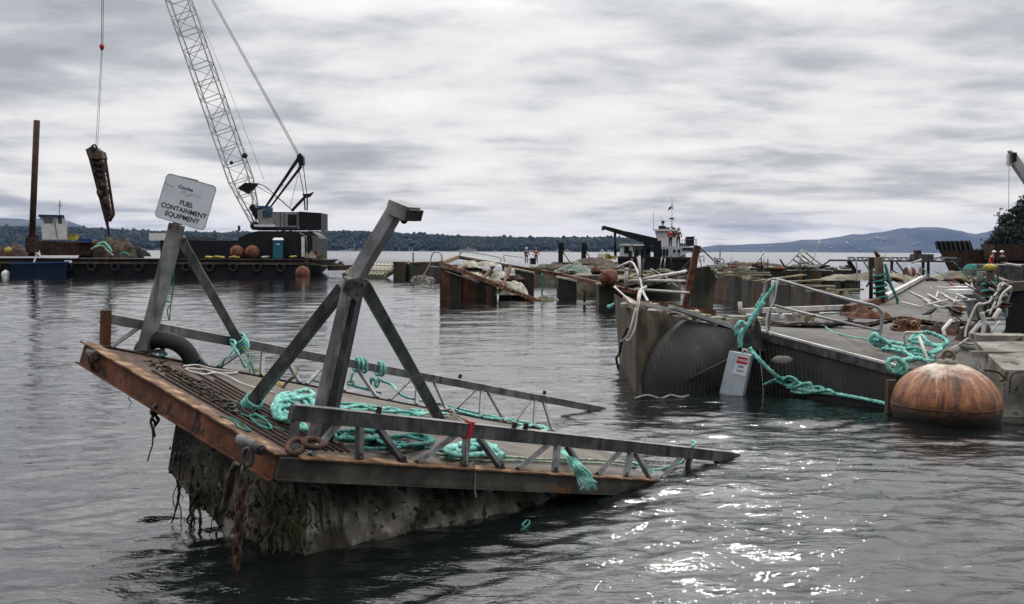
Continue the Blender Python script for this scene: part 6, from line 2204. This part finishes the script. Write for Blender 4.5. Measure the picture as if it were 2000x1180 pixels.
# tumbled handrails along the right edge of the walkway
hl = 'tumbled white handrail pipe in the pile along the right edge of the walkway'
gp_ = 'tumbled white handrail pipes'
pipes = [((1885, 660), (1888, 640), (1905, 600), (1915, 592)), ((1915, 595), (1932, 590), (1938, 580)), ((1895, 655), (1908, 640), (1925, 630)), ((1935, 650), (1952, 628)), ((1948, 600), (1958, 575), (1975, 560)),
         ((1955, 560), (1962, 555), (1975, 565), (1968, 590), (1966, 620)), ((1940, 580), (1950, 568), (1955, 562)), ((1925, 610), (1945, 600), (1955, 590)), ((1902, 640), (1920, 625), (1945, 622)),
         ((1940, 625), (1952, 605)), ((1932, 615), (1944, 590)), ((1948, 570), (1952, 556), (1960, 552)), ((1880, 668), (1900, 672), (1925, 655)), ((1870, 676), (1890, 662), (1910, 650)), ((1915, 670), (1922, 640), (1918, 610))]
pipes.sort(key=lambda q: sum(x for x, y in q) / len(q))
for k, pp in enumerate(pipes):
    d = 19.2 - .03 * k + (600 - pp[0][1]) * .01
    fat = k in (3, 4, 10)
    solo('broken_handrail', MB().tube(spline([at(x, y, d + .1 * i) for i, (x, y) in enumerate(pp)], 5), .045 if fat else rr.uniform(.018, .026), 8), M['white_pipe'] if k % 4 else M['grey_pipe'], '%s tumbled handrail pipe from the left in the pile along the right walkway edge' % ORD[k], 'pipe', gp_)
pl2 = 'broken white pipe lying flat on the long grey walkway'
flat = [((1778, 570), (1800, 582), (1835, 600), (1885, 600)), ((1812, 575), (1840, 590)), ((1832, 570), (1828, 582)), ((1838, 572), (1870, 588), (1905, 585)), ((1818, 565), (1822, 560), (1855, 563), (1870, 565)), ((1780, 572), (1795, 578), (1820, 590)),
        ((1868, 574), (1900, 588)), ((1845, 578), (1868, 590)), ((1884, 552), (1905, 566)), ((1862, 592), (1872, 575)), ((1852, 552), (1880, 562), (1900, 563)), ((1895, 540), (1910, 545)), ((1900, 562), (1896, 545), (1902, 536)), ((1740, 535), (1752, 550), (1765, 556)),
        ((1760, 590), (1800, 600)), ((1808, 596), (1850, 586))]
flat.sort(key=lambda q: sum(x for x, y in q) / len(q))
for k, pp in enumerate(flat):
    pts = [G(x, y, 1.02 + rr.uniform(0, .1)) for x, y in pp]
    solo('broken_pipe', MB().tube(spline(pts, 5), rr.uniform(.022, .035), 7), M['white_pipe'], '%s broken white pipe from the left lying on the long grey walkway' % ORD[k], 'pipe', 'broken pipes lying on the long grey walkway')
solo('white_box', MB().box(G(1876, 567, 1.15), (.7, .5, .28), Matrix.Rotation(.3, 3, 'Z')).box(G(1876, 567, 1.32), (.74, .54, .04), Matrix.Rotation(.3, 3, 'Z')), M['white'], 'small white box among broken pipes on the long grey walkway', 'box')
solo('rusty_bar', MB().beam(G(1845, 546, 1.1), G(1875, 566, 1.1), .15, .12), M['rust'], 'rusty bar lying left of the small white box', 'bar')
solo('orange_cloth', MB().box(G(1866, 608, 1.05), (.25, .2, .25)).box(G(1874, 604, 1.05), (.2, .3, .1)), M['rust_lip'], 'orange brown scrap behind the right crow', 'scrap')

# concrete block at right edge
blk_ = thing('concrete_block', 'fouled pale concrete block at the right edge beside the buoy', 'concrete block', G(1960, 770))
ca, cb_, cc, cd = at(1906, 668, 17.3), at(1960, 722, 15.6), at(2090, 725, 15.6), at(2080, 660, 17.5)
for p0, p1 in ((ca, cb_), (cb_, cc)):
    pass
mb = MB()
dn_ = V((0, 0, -.9))
rough_face(ca + dn_, cb_ + dn_, cb_, ca, .12, 16, 10, 2.2, mb)
rough_face(cb_ + dn_, cc + dn_, cc, cb_, .12, 16, 10, 2.2, mb)
rough_face(ca, cb_, cc, cd, .05, 18, 14, 2, mb)
mb.build('body', M['pale_conc'], blk_)
mb = MB().box(at(1985, 692, 16.6), (1.5, .12, .1)).box(at(1955, 660, 17.6), (.9, .5, .12))
mb.build('ledge', M['pale_conc'], blk_)
solo('wire', MB().tube(spline([at(1972, 760, 15.4), at(1975, 735, 15.4), at(1990, 727, 15.4), at(2020, 727, 15.4)], 5), .012, 5), M['rust_dark'], 'thin dark wire bent along the front of the concrete block', 'wire')
solo('black_hull', slab(at(1966, 562, 23), at(2120, 560, 23), 5, 2.2, None, (.56, 1, 0)), M['black'], 'black steel hull side cut by the right edge above the concrete block', 'hull')
solo('timber_beam', MB().beam(at(1950, 562, 22.5), at(2060, 553, 24), .2, .2), M['timber'], 'weathered timber beam on top of the black hull at the right edge', 'beam')
solo('line', MB().tube(spline([at(1945, 762, 15.9), G(1965, 775, .01), G(2010, 778, .01)], 6), .012, 5), M['white_rope'], 'thin pale line floating between the buoy and the concrete block', 'line')

# bent white hoop and poles on the left section's corner
solo('bent_handrail', MB().tube(spline([at(1204, 524, 22), at(1220, 516, 22), at(1232, 512, 22), at(1240, 520, 21.5), at(1250, 545, 21), at(1256, 570, 20.5), at(1266, 590, 19)], 5), .026, 8).tube([at(1249, 500, 21.2), at(1250, 552, 21)], .026, 8), M['grey_pipe'],
     'bent grey handrail hoop rising at the left corner of the tilted float', 'handrail')
solo('pipe_stub', MB().tube([at(1222, 560, 22), at(1224, 528, 22)], .04, 8).ball(at(1224, 527, 22), .05, 8, 6), M['white_pipe'], 'short white pipe stub with knob inside the bent hoop', 'pipe')
mb = MB()
mb.tube(spline([at(1252, 568, 18.6), at(1246, 600, 18.1), at(1240, 640, 18.0), at(1228, 665, 18.0), at(1222, 660, 18.1)], 5), .02, 7)
mb.tube([at(1242, 600, 18), at(1228, 656, 18), at(1212, 668, 18.2)], .018, 7)
mb.tube([at(1250, 570, 18.3), at(1243, 600, 18.0)], .02, 7)
mb.tube(spline([at(1200, 560, 22), at(1222, 580, 20), at(1243, 598, 18.2), at(1248, 570, 18.6), at(1262, 560, 19)], 4), .02, 7)
solo('bent_handrail', mb, M['white_pipe'], 'twisted pale handrail pipes hanging over the tan end of the tilted float', 'handrail')
solo('hanging_line', rope('', None, .022, M['weed'], '', pts=[at(1226, 640, 18.2), at(1215, 665, 18.3), at(1210, 690, 18.4), at(1204, 700, 18.4), at(1208, 722, 18.4)])[0], M['weed'], 'weed covered line hanging into the water left of the tan float end', 'line')
for k, (a, b, lb) in enumerate((((1240, 565), (1345, 572), 'white pipe lying behind the tilted float, nearest of two'), ((1255, 545), (1340, 530), 'pale pipe rising right behind the tilted float'), ((1230, 548), (1338, 549), 'white pipe lying level behind the tilted float'))):
    solo('pipe', MB().tube([at(*a, 27), at(*b, 30)], .04, 7), M['white_pipe'], lb, 'pipe')
solo('floating_line', MB().tube(spline([G(1240, 778, .02), G(1265, 772, .03), G(1290, 778, .02), G(1310, 772, .04), G(1330, 776, .02), G(1345, 772, .01)], 6), .018, 6), M['dirty_rope'], 'pale line floating below the ribbed float', 'line')

# ================================================================== PONTOON ROWS BEHIND
solo('leaning_pile', MB().beam(at(1338, 600, 34), at(1362, 480, 34), .22, .2), M['rust'], 'rusty steel post leaning in front of the work vessel bow', 'post')
mb = MB()
p = [at(1345, 612, 35), at(1392, 612, 35), at(1396, 560, 35), at(1400, 545, 35), at(1385, 520, 35), at(1358, 524, 35)]
mb.prism(p, V((.2, 1.6, 0)))
solo('tipped_pontoon', mb, M['float_green'], 'tipped over pontoon standing behind the leaning rusty post', 'pontoon')
ra, rb_ = at(1400, 531, 56), at(1705, 588, 28.5)
nrow = 11
rowmat = ['float_steel', 'float_rust', 'float_green', 'float_dark']
ords = ['first', 'second', 'third', 'fourth', 'fifth', 'sixth', 'seventh', 'eighth', 'ninth', 'tenth', 'eleventh']
for k in range(nrow):
    a = ra.lerp(rb_, k / nrow)
    b = ra.lerp(rb_, (k + (.93 if k < 3 else .62)) / nrow)
    b.y = a.y + (b.y - a.y) * .3
    b.z += rr.uniform(-.10, .08)
    a.z += rr.uniform(-.06, .12)
    pontoon('%s pontoon from the leaning rusty post in the long planked row' % ords[k], a, b, 2.0, 1.9, M[rowmat[k % 4]], 'plank', .07)
for k in range(8):
    t = (k + .3) / 8
    p = ra.lerp(rb_, t) + V((rr.uniform(-.3, .6), rr.uniform(.2, 1.4), .16))
    d = V((rr.uniform(.5, 1.3), rr.uniform(-.9, .4), rr.uniform(-.03, .08))).normalized() * rr.uniform(.7, 1.4)
    solo('plank', MB().beam(p - d, p + d, .3, .06), M['plank'], '%s mossy loose plank from the left across the long pontoon row' % ORD[k], 'plank', 'planks on the long pontoon row')
# second row further back with rusty top rails
for k in range(8):
    x = 1385 + k * 38
    pontoon('%s far pontoon from the leaning post in the back row' % ords[k], at(x, 524 + k * .8, 74), at(x + 30, 524 + k * .8, 74), 3, 1.8, M[rowmat[(k * 3 + 1) % 4]], 'dirt_deck', .08)
solo('top_rail', MB().beam(at(1380, 519, 73), at(1560, 523, 73), .12, .12), M['white_pipe'], 'pale rail running along the back pontoon row', 'rail')
heap('debris_heap', 1470, 522, 150, 9, 0, M['net'], 'dark brown netting ridge on the back pontoon row', 'heap', 130, fn=lambda x, y, d: at(x, y, 78), n=1.6)
heap('debris_heap', 1580, 527, 90, 12, 0, M['green_canvas'], 'grey netting with a pointed flap on the back pontoon row', 'heap', 131, fn=lambda x, y, d: at(x, y, 72), n=1.6)
heap('debris_heap', 1700, 545, 200, 12, 0, M['dirt_deck'], 'weedy clutter behind the two teal wrapped piles', 'heap', 132, fn=lambda x, y, d: at(x, y, 50), n=1.4)
heap('debris_heap', 1880, 545, 170, 14, 0, M['dirt_deck'], 'weedy clutter at the far end of the long grey walkway', 'heap', 133, fn=lambda x, y, d: at(x, y, 52), n=1.4)
solo('flap', MB().prism([at(1575, 528, 71), at(1588, 516, 71), at(1600, 530, 71)], V((0, .8, 0))), M['green_canvas'], 'grey triangular flap sticking up from the back pontoon row', 'flap')
wheel = thing('valve_wheel', 'small spoked wheel standing on the back pontoon row', 'wheel', at(1405, 524, 60))
MB().torus(at(1405, 513, 60), .28, .03, (0, 1, 0), 24, 6).build('rim', M['grey_pipe'], wheel)
mb = MB()
for k in range(6):
    a = k * math.pi / 3
    mb.tube([at(1405, 513, 60), at(1405, 513, 60) + V((math.cos(a) * .28, 0, math.sin(a) * .28))], .02, 4)
mb.tube([at(1405, 513, 60), at(1406, 530, 60)], .04, 5).build('spoke', M['grey_pipe'], wheel)
mb = MB()
for x in (1361, 1367, 1375):
    mb.tube([at(x, 512, 80), at(x, 500, 80)], .04, 4)
mb.tube([at(1360, 500, 80), at(1376, 500, 80)], .04, 4)
solo('far_handrail', mb, M['grey_pipe'], 'short handrail right of the work vessel bow', 'handrail')

# loose gear over the floating walkways
def scatter(kind, n_, x0_, x1_, yfn, dfn, seed, mats, where, grp, size):
    rng = random.Random(seed)
    items = sorted(rng.uniform(x0_, x1_) for _ in range(n_))
    for k, x in enumerate(items):
        y, d = yfn(x) + rng.uniform(-4, 2), dfn(x)
        p = at(x, y, d)
        m = rng.choice(mats)
        if kind == 'board':
            v = V((rng.uniform(.5, 1), rng.uniform(-.8, .8), rng.uniform(-.12, .25))).normalized() * size * rng.uniform(.5, 1.2)
            mb = MB().beam(p - v, p + v, rng.uniform(.12, .3), .07)
        elif kind == 'pipe':
            v = V((rng.uniform(-1, 1), rng.uniform(-.4, .4), rng.uniform(.0, .9))).normalized() * size * rng.uniform(.5, 1.2)
            w = V((rng.uniform(-.5, .5), 0, rng.uniform(-.2, .4))) * size * .5
            mb = MB().tube(spline([p - v * .3, p + v * .4 + w * .3, p + v + w], 4), size * rng.uniform(.025, .045), 6)
        elif kind == 'upright_pipe':
            mb = MB().tube([p, p + V((rng.uniform(-.2, .2), 0, size * rng.uniform(.5, 1.1)))], .035, 6)
        else:
            mb = MB()
            for q in range(5):
                mb.ball(p + V((rng.uniform(-.4, .4), rng.uniform(-.3, .3), rng.uniform(-.05, .15))) * size, size * rng.uniform(.15, .35), 9, 6, (1.5, 1, .5), .7)
        nm = {'board': 'loose_board', 'pipe': 'bent_pipe', 'upright_pipe': 'upright_pipe', 'lump': 'debris_lump'}[kind]
        solo(nm, mb, M[m], '%s %s from the left %s' % (ORD[k], nm.replace('_', ' '), where), nm.split('_')[1], grp)


scatter('pipe', 9, 1215, 1345, lambda x: 556 - (x - 1215) * .03, lambda x: 44, 201, ['grey_pipe', 'rust', 'rust_pale', 'timber'], 'on the mossy raft behind the tilted float', 'bent pipes on the mossy raft', 1.2)
scatter('lump', 16, 1050, 1340, lambda x: 535, lambda x: 60, 202, ['net', 'dirt_deck', 'bird_lime', 'rust_dark', 'green_canvas'], 'on the weedy rafts behind the collapsed walkway', 'debris lumps on the weedy rafts', .75)
scatter('pipe', 14, 1380, 1640, lambda x: 520 + (x - 1380) * .02, lambda x: 72, 203, ['white_pipe', 'rust', 'grey_pipe', 'rust_dark'], 'on the back pontoon row', 'bent pipes on the back pontoon row', 1.6)
scatter('lump', 16, 1390, 1660, lambda x: 524, lambda x: 70, 204, ['net', 'rust_dark', 'bird_lime', 'dirt_deck', 'rust'], 'on the back pontoon row', 'debris lumps on the back pontoon row', .7)
scatter('pipe', 16, 1650, 1900, lambda x: 548, lambda x: 50, 205, ['white_pipe', 'rust', 'grey_pipe', 'teal_dark'], 'at the far end of the long grey walkway', 'bent pipes at the far end of the walkway', 1.2)
scatter('lump', 14, 1660, 1960, lambda x: 550, lambda x: 48, 206, ['net', 'rust_dark', 'dirt_deck', 'bird_lime', 'rust'], 'at the far end of the long grey walkway', 'debris lumps at the far end of the walkway', .5)
scatter('upright_pipe', 12, 1225, 1620, lambda x: 530, lambda x: 62, 207, ['grey_pipe', 'white_pipe', 'rust_dark'], 'among the floating walkways beyond the leaning post', 'upright pipes among the walkways', 1.1)
scatter('lump', 14, 1640, 1740, lambda x: 622 - (x - 1640) * .25, lambda x: 24.5 + (x - 1640) * .06, 208, ['rust', 'rust_dark', 'rust_lip', 'dirt_deck'], 'in the rusty clutter along the walkway kerb', 'rusty lumps along the walkway kerb', .35)
scatter('lump', 12, 895, 1010, lambda x: 524 + (x - 895) * .22, lambda x: 55, 209, ['bird_lime', 'rust_dark', 'net'], 'in the bays of the collapsed walkway', 'lumps in the collapsed walkway', .8)
scatter('board', 12, 1215, 1400, lambda x: 548, lambda x: 50, 210, ['plank', 'timber', 'rust_pale', 'bird_lime'], 'between the orange float and the leaning rusty post', 'loose boards on the mossy raft', 1.6)
scatter('pipe', 16, 1875, 1975, lambda x: 650 - (x - 1875) * .9, lambda x: 19.4, 211, ['rust_dark', 'rust', 'grey_pipe', 'white_pipe', 'timber'], 'in the tangle along the right walkway edge', 'bent pipes in the right edge tangle', .45)
scatter('lump', 12, 1880, 1965, lambda x: 655 - (x - 1880) * .7, lambda x: 19.2, 212, ['rust_dark', 'rust', 'net', 'timber'], 'in the tangle along the right walkway edge', 'lumps in the right edge tangle', .2)

# elevated gangway on legs
gw = thing('gangway', 'long dark raised gangway on legs in front of the blue hill', 'gangway', at(1740, 530, 66))
MB().beam(at(1620, 508.5, 66), at(1868, 511, 66), .5, .12).build('deck', M['galv_dark'], gw)
MB().beam(at(1655, 503, 66.3), at(1868, 504, 66.3), .08, .08).build('truss_rail', M['grey_pipe'], gw)
mb = MB()
for k in range(13):
    x = 1655 + k * 17
    mb.beam(at(x, 508, 66.3), at(x + 8, 503, 66.3), .06).beam(at(x + 8, 503, 66.3), at(x + 17, 508, 66.3), .06)
mb.build('truss_lacing', M['galv_dark'], gw)
for a, b in (((1656, 511), (1672, 536)), ((1660, 511), (1676, 536)), ((1703, 510), (1702, 545)), ((1742, 510), (1741, 545)), ((1803, 510), (1803, 548)), ((1813, 510), (1813, 548))):
    MB().beam(at(*a, 66), at(*b, 66), .14, .14).build('leg', M['black'], gw)
MB().box(at(1800, 504, 66), (1.3, .6, .5)).build('winch_box', M['galv_dark'], gw)
MB().box(at(1792, 495, 66), (.35, .4, .4)).build('motor', M['rust_dark'], gw)
solo('red_drum', MB().tube([at(1770, 537, 55), at(1785, 534, 55)], .35, 14).tube([at(1769, 537, 55), at(1770, 537, 55)], .42, 14), M['rust'], 'red brown drum lying under the raised gangway', 'drum')
mb = MB()
for sx_2 in (0, 1):
    pts = [at(1742 + sx_2 * 8, 530, 52), at(1748 + sx_2 * 8, 548, 52), at(1772 + sx_2 * 8, 552, 52), at(1792 + sx_2 * 6, 536, 52), at(1797, 520, 52)]
    mb.tube(spline(pts, 6), .05, 6)
solo('bent_handrail', mb, M['white_pipe'], 'curved white handrail sagging under the raised gangway', 'handrail')
solo('bent_handrail', MB().tube([at(1780, 514, 54), at(1800, 507, 54)], .05, 6).tube([at(1776, 520, 54), at(1780, 545, 54)], .08, 6), M['white_pipe'], 'short white pipes crossing under the winch box', 'handrail')

# piles wrapped with teal rope
for (xb, yb, xt, yt, d, w, lb) in ((1722, 596, 1716, 502, 30, .14, 'dark pile wound with teal rope standing behind the handrail end'), (1930, 585, 1934, 523, 24, .12, 'weathered pile with teal rope and yellow weed top near the right edge')):
    t = thing('wrapped_pile', lb, 'pile', at(xb, yb + 30, d))
    a, b = at(xb, yb + 30, d), at(xt, yt, d)
    MB().tube([a, a.lerp(b, .5), b], [w, w * .95, w * .85], 12).build('timber', M['timber'], t)
    ax = (b - a).normalized()
    MB().tube(spline(wrap(a.lerp(b, .35), ax, w + .03, .03, 5 if w > .13 else 3, .16, 3), 2), .035, 6).build('rope_wrap', M['teal_dark'], t)
    MB().tube(spline([b - ax * .2 + V((w, -.1, 0)), b - ax * .8 + V((w + .12, -.15, 0)), b - ax * 1.3 + V((w + .3, -.15, 0)), b - ax * 1.7 + V((w + .1, -.1, 0))], 5), .045, 6).build('loose_rope', M['teal_dark'], t)
    if w < .13:
        MB().ball(b, .15, 12, 8, (1, 1, .6), .4).build('weed_top', M['yellow_rope'], t)
    else:
        MB().tube([b, at(1708, 491, d)], [.07, .04], 7).build('spike', M['rust_dark'], t)
solo('thin_post', MB().tube([at(1701, 590, 31), at(1701, 505, 31)], .06, 7).box(at(1703, 513, 31), (.18, .15, .3)), M['rust_dark'], 'thin dark post left of the rope wound pile', 'post')
solo('grey_drum', MB().tube([at(1922, 558, 30), at(1922, 530, 30)], .2, 12).box(at(1912, 532, 30.5), (.7, .5, .2)), M['green_canvas'], 'grey green gear left of the weathered pile', 'gear')

# landing barge with ribbed ramp, right
lbg = thing('landing_barge', 'dark landing barge with a raised ribbed bow ramp at the right', 'barge', at(1930, 530, 88))
MB().hexa([at(1856, 535, 85), at(2150, 535, 85), at(2150, 535, 93), at(1856, 535, 93), at(1834, 489, 85), at(2150, 487, 85), at(2150, 487, 93), at(1834, 489, 93)]).build('hull', M['rust_dark'], lbg)
rmp = MB().hexa([at(1834, 489, 85.2), at(1902, 489, 85.2), at(1902, 489, 85.6), at(1834, 489, 85.6), at(1826, 471, 85.2), at(1895, 470, 85.2), at(1895, 470, 85.6), at(1826, 471, 85.6)]).build('ramp', M['black'], lbg)
for k in range(8):
    MB().beam(at(1831 + k * 9.2, 488, 85.1), at(1826.5 + k * 9.2, 471.5, 85.1), .16, .1).build('ramp_rib', M['galv_dark'], rmp)
MB().beam(at(1836, 502, 84.9), at(1866, 505, 84.9), .2, .12).build('ledge', M['galv'], lbg)
MB().box(at(1985, 493, 84), (4.5, 2, 1.3)).build('deck_box', M['rust_dark'], lbg)
heap('tarp', 1900, 524, 38, 10, 0, M['teal_dark'], 'pale teal tarp heap in front of the landing barge', 'tarp', 140, fn=lambda x, y, d: at(x, y, 60), n=.6)
person(at(1932, 539, 75), 'person in red jacket and white hard hat bending at the landing barge', 'red', 'navy', 'white', .8, .35)
person(at(1958, 539, 75), 'person in brown clothes and white hard hat at the landing barge', 'net', 'timber', 'white', -.8, .3)
solo('steel_tank', slab(at(1937, 517, 58), at(2060, 517, 58), 3, 2), M['galv_dark'], 'grey steel tank side at the right edge below the workers', 'tank')
solo('white_pipe', MB().tube([at(1962, 516, 57.5), at(1993, 520, 57.5)], .09, 8), M['white_pipe'], 'white pipe on top of the steel tank at the right edge', 'pipe')
# telescopic boom cut by the right edge
tc2 = thing('boom_crane', 'pale telescopic crane boom reaching in from the right edge', 'crane', at(2110, 500, 80))
bt, bb_ = at(1976, 306, 80), at(2108, 500, 80)
m1 = bt.lerp(bb_, .35)
bo_ = MB().beam(bb_, m1, .95, .8, V((0, 1, 0))).build('boom', M['boom_white'], tc2)
MB().beam(m1, bt, .65, .55, V((0, 1, 0))).build('boom_section', M['boom_white'], bo_)
MB().tube([at(1973, 300, 79.8), at(1976, 297, 79.8)], .28, 12).box(at(1973, 312, 80), (.35, .5, .9)).build('head_sheave', M['boom_white'], tc2)
MB().box(at(1981, 307, 79.6), (.3, .2, .7)).build('head_pad', M['black'], tc2)
MB().tube([at(1971, 305, 79.8), at(1970, 414, 79.8)], .02, 4).build('hoist_line', M['rubber'], tc2)
MB().box(bb_ + V((0, 0, .4)), (3, 3, 1.6)).build('base', M['boom_white'], tc2)

# shore and trees at the right
mb = MB()
vs = []
for i in range(25):
    for j in range(9):
        x = 118 + i * 6 - 40 * (1 if False else 0)
        y = 205 + j * 22
        xx = (1925 - 1000) / FPX * y + i * 6
        h = -0.8 + min(1, i / 3) * (2.2 + 2 * noise.noise(V((xx / 20, y / 20, 3)))) + .12 * i
        vs.append(V((xx, y, h)))
mb.add(vs, [(i * 9 + j, (i + 1) * 9 + j, (i + 1) * 9 + j + 1, i * 9 + j + 1) for i in range(24) for j in range(8)], True)
struct('shore', mb, M['shore'])


def conifer(x, ytop, d, seed, label, bare=False, wide=.34, name='conifer'):
    rng = random.Random(seed)
    base = at(x, 490, d)
    base.z = 1.2
    top = at(x, ytop, d)
    H_ = top.z - base.z
    t = thing(name, label, 'tree', base)
    P = [base + V((0, 0, -1))] + [base + V((rng.uniform(-.1, .1), 0, H_ * q)) for q in (.25, .5, .75, .97)]
    MB().tube(P, [H_ * .022, H_ * .018, H_ * .013, H_ * .008, H_ * .003], 8).build('trunk', M['bark'], t)
    mb = MB()
    n = 4200 if not bare else 500
    branches = []
    for k in range(70 if not bare else 30):
        z = rng.uniform(.08 if not bare else .3, .98)
        a = rng.random() * 6.283
        L = H_ * wide * (1.05 - z) ** .75 * rng.uniform(.55, 1.15) + .3
        branches.append((z, a, L))
    lm = MB()
    for z, a, L in branches:
        p0 = base + V((0, 0, H_ * z))
        p1 = p0 + V((math.cos(a) * L, math.sin(a) * L, -L * rng.uniform(-.15, .25)))
        lm.tube([p0, p0.lerp(p1, .6), p1], [.07, .045, .015], 4)
        m_ = int(n / len(branches) * (L / (H_ * wide * .6)))
        for q in range(m_):
            u = rng.uniform(.2, 1.05)
            c = p0.lerp(p1, u) + V((rng.gauss(0, .3), rng.gauss(0, .3), rng.gauss(-.12, .22))) * (1 if not bare else .6)
            s = rng.uniform(.16, .38) * (1 if not bare else .6)
            e1 = V((rng.gauss(0, 1), rng.gauss(0, 1), rng.gauss(0, .6))).normalized() * s
            e2 = e1.cross(V((rng.gauss(0, 1), rng.gauss(0, 1), rng.gauss(0, 1)))).normalized() * s * .6
            mb.add([c - e1, c + e2, c + e1, c - e2], [(0, 1, 2, 3)])
    mb.build('crown', M['conifer'], t)
    lm.build('limb', M['bark'], t)


for x, yt, d, lb, bare, w in ((1950, 404, 212, 'thin half bare tree at the left edge of the right shore', True, .30), (1966, 412, 220, 'small dark conifer second from the left on the right shore', False, .42),
                              (1984, 398, 210, 'bushy dark conifer near the right edge of the photo', False, .46), (2003, 375, 214, 'tall dark conifer cut by the right edge', False, .42), (2032, 368, 222, 'tall conifer just outside the right edge', False, .4)):
    conifer(x, yt, d, int(x), lb, bare, w)
for x, yt, d, lb in ((1952, 450, 204, 'low dark bush at the left foot of the shore trees'), (1975, 446, 206, 'dark bush between the shore conifers')):
    conifer(x, yt, d, int(x) + 7, lb, False, .75, 'bush')
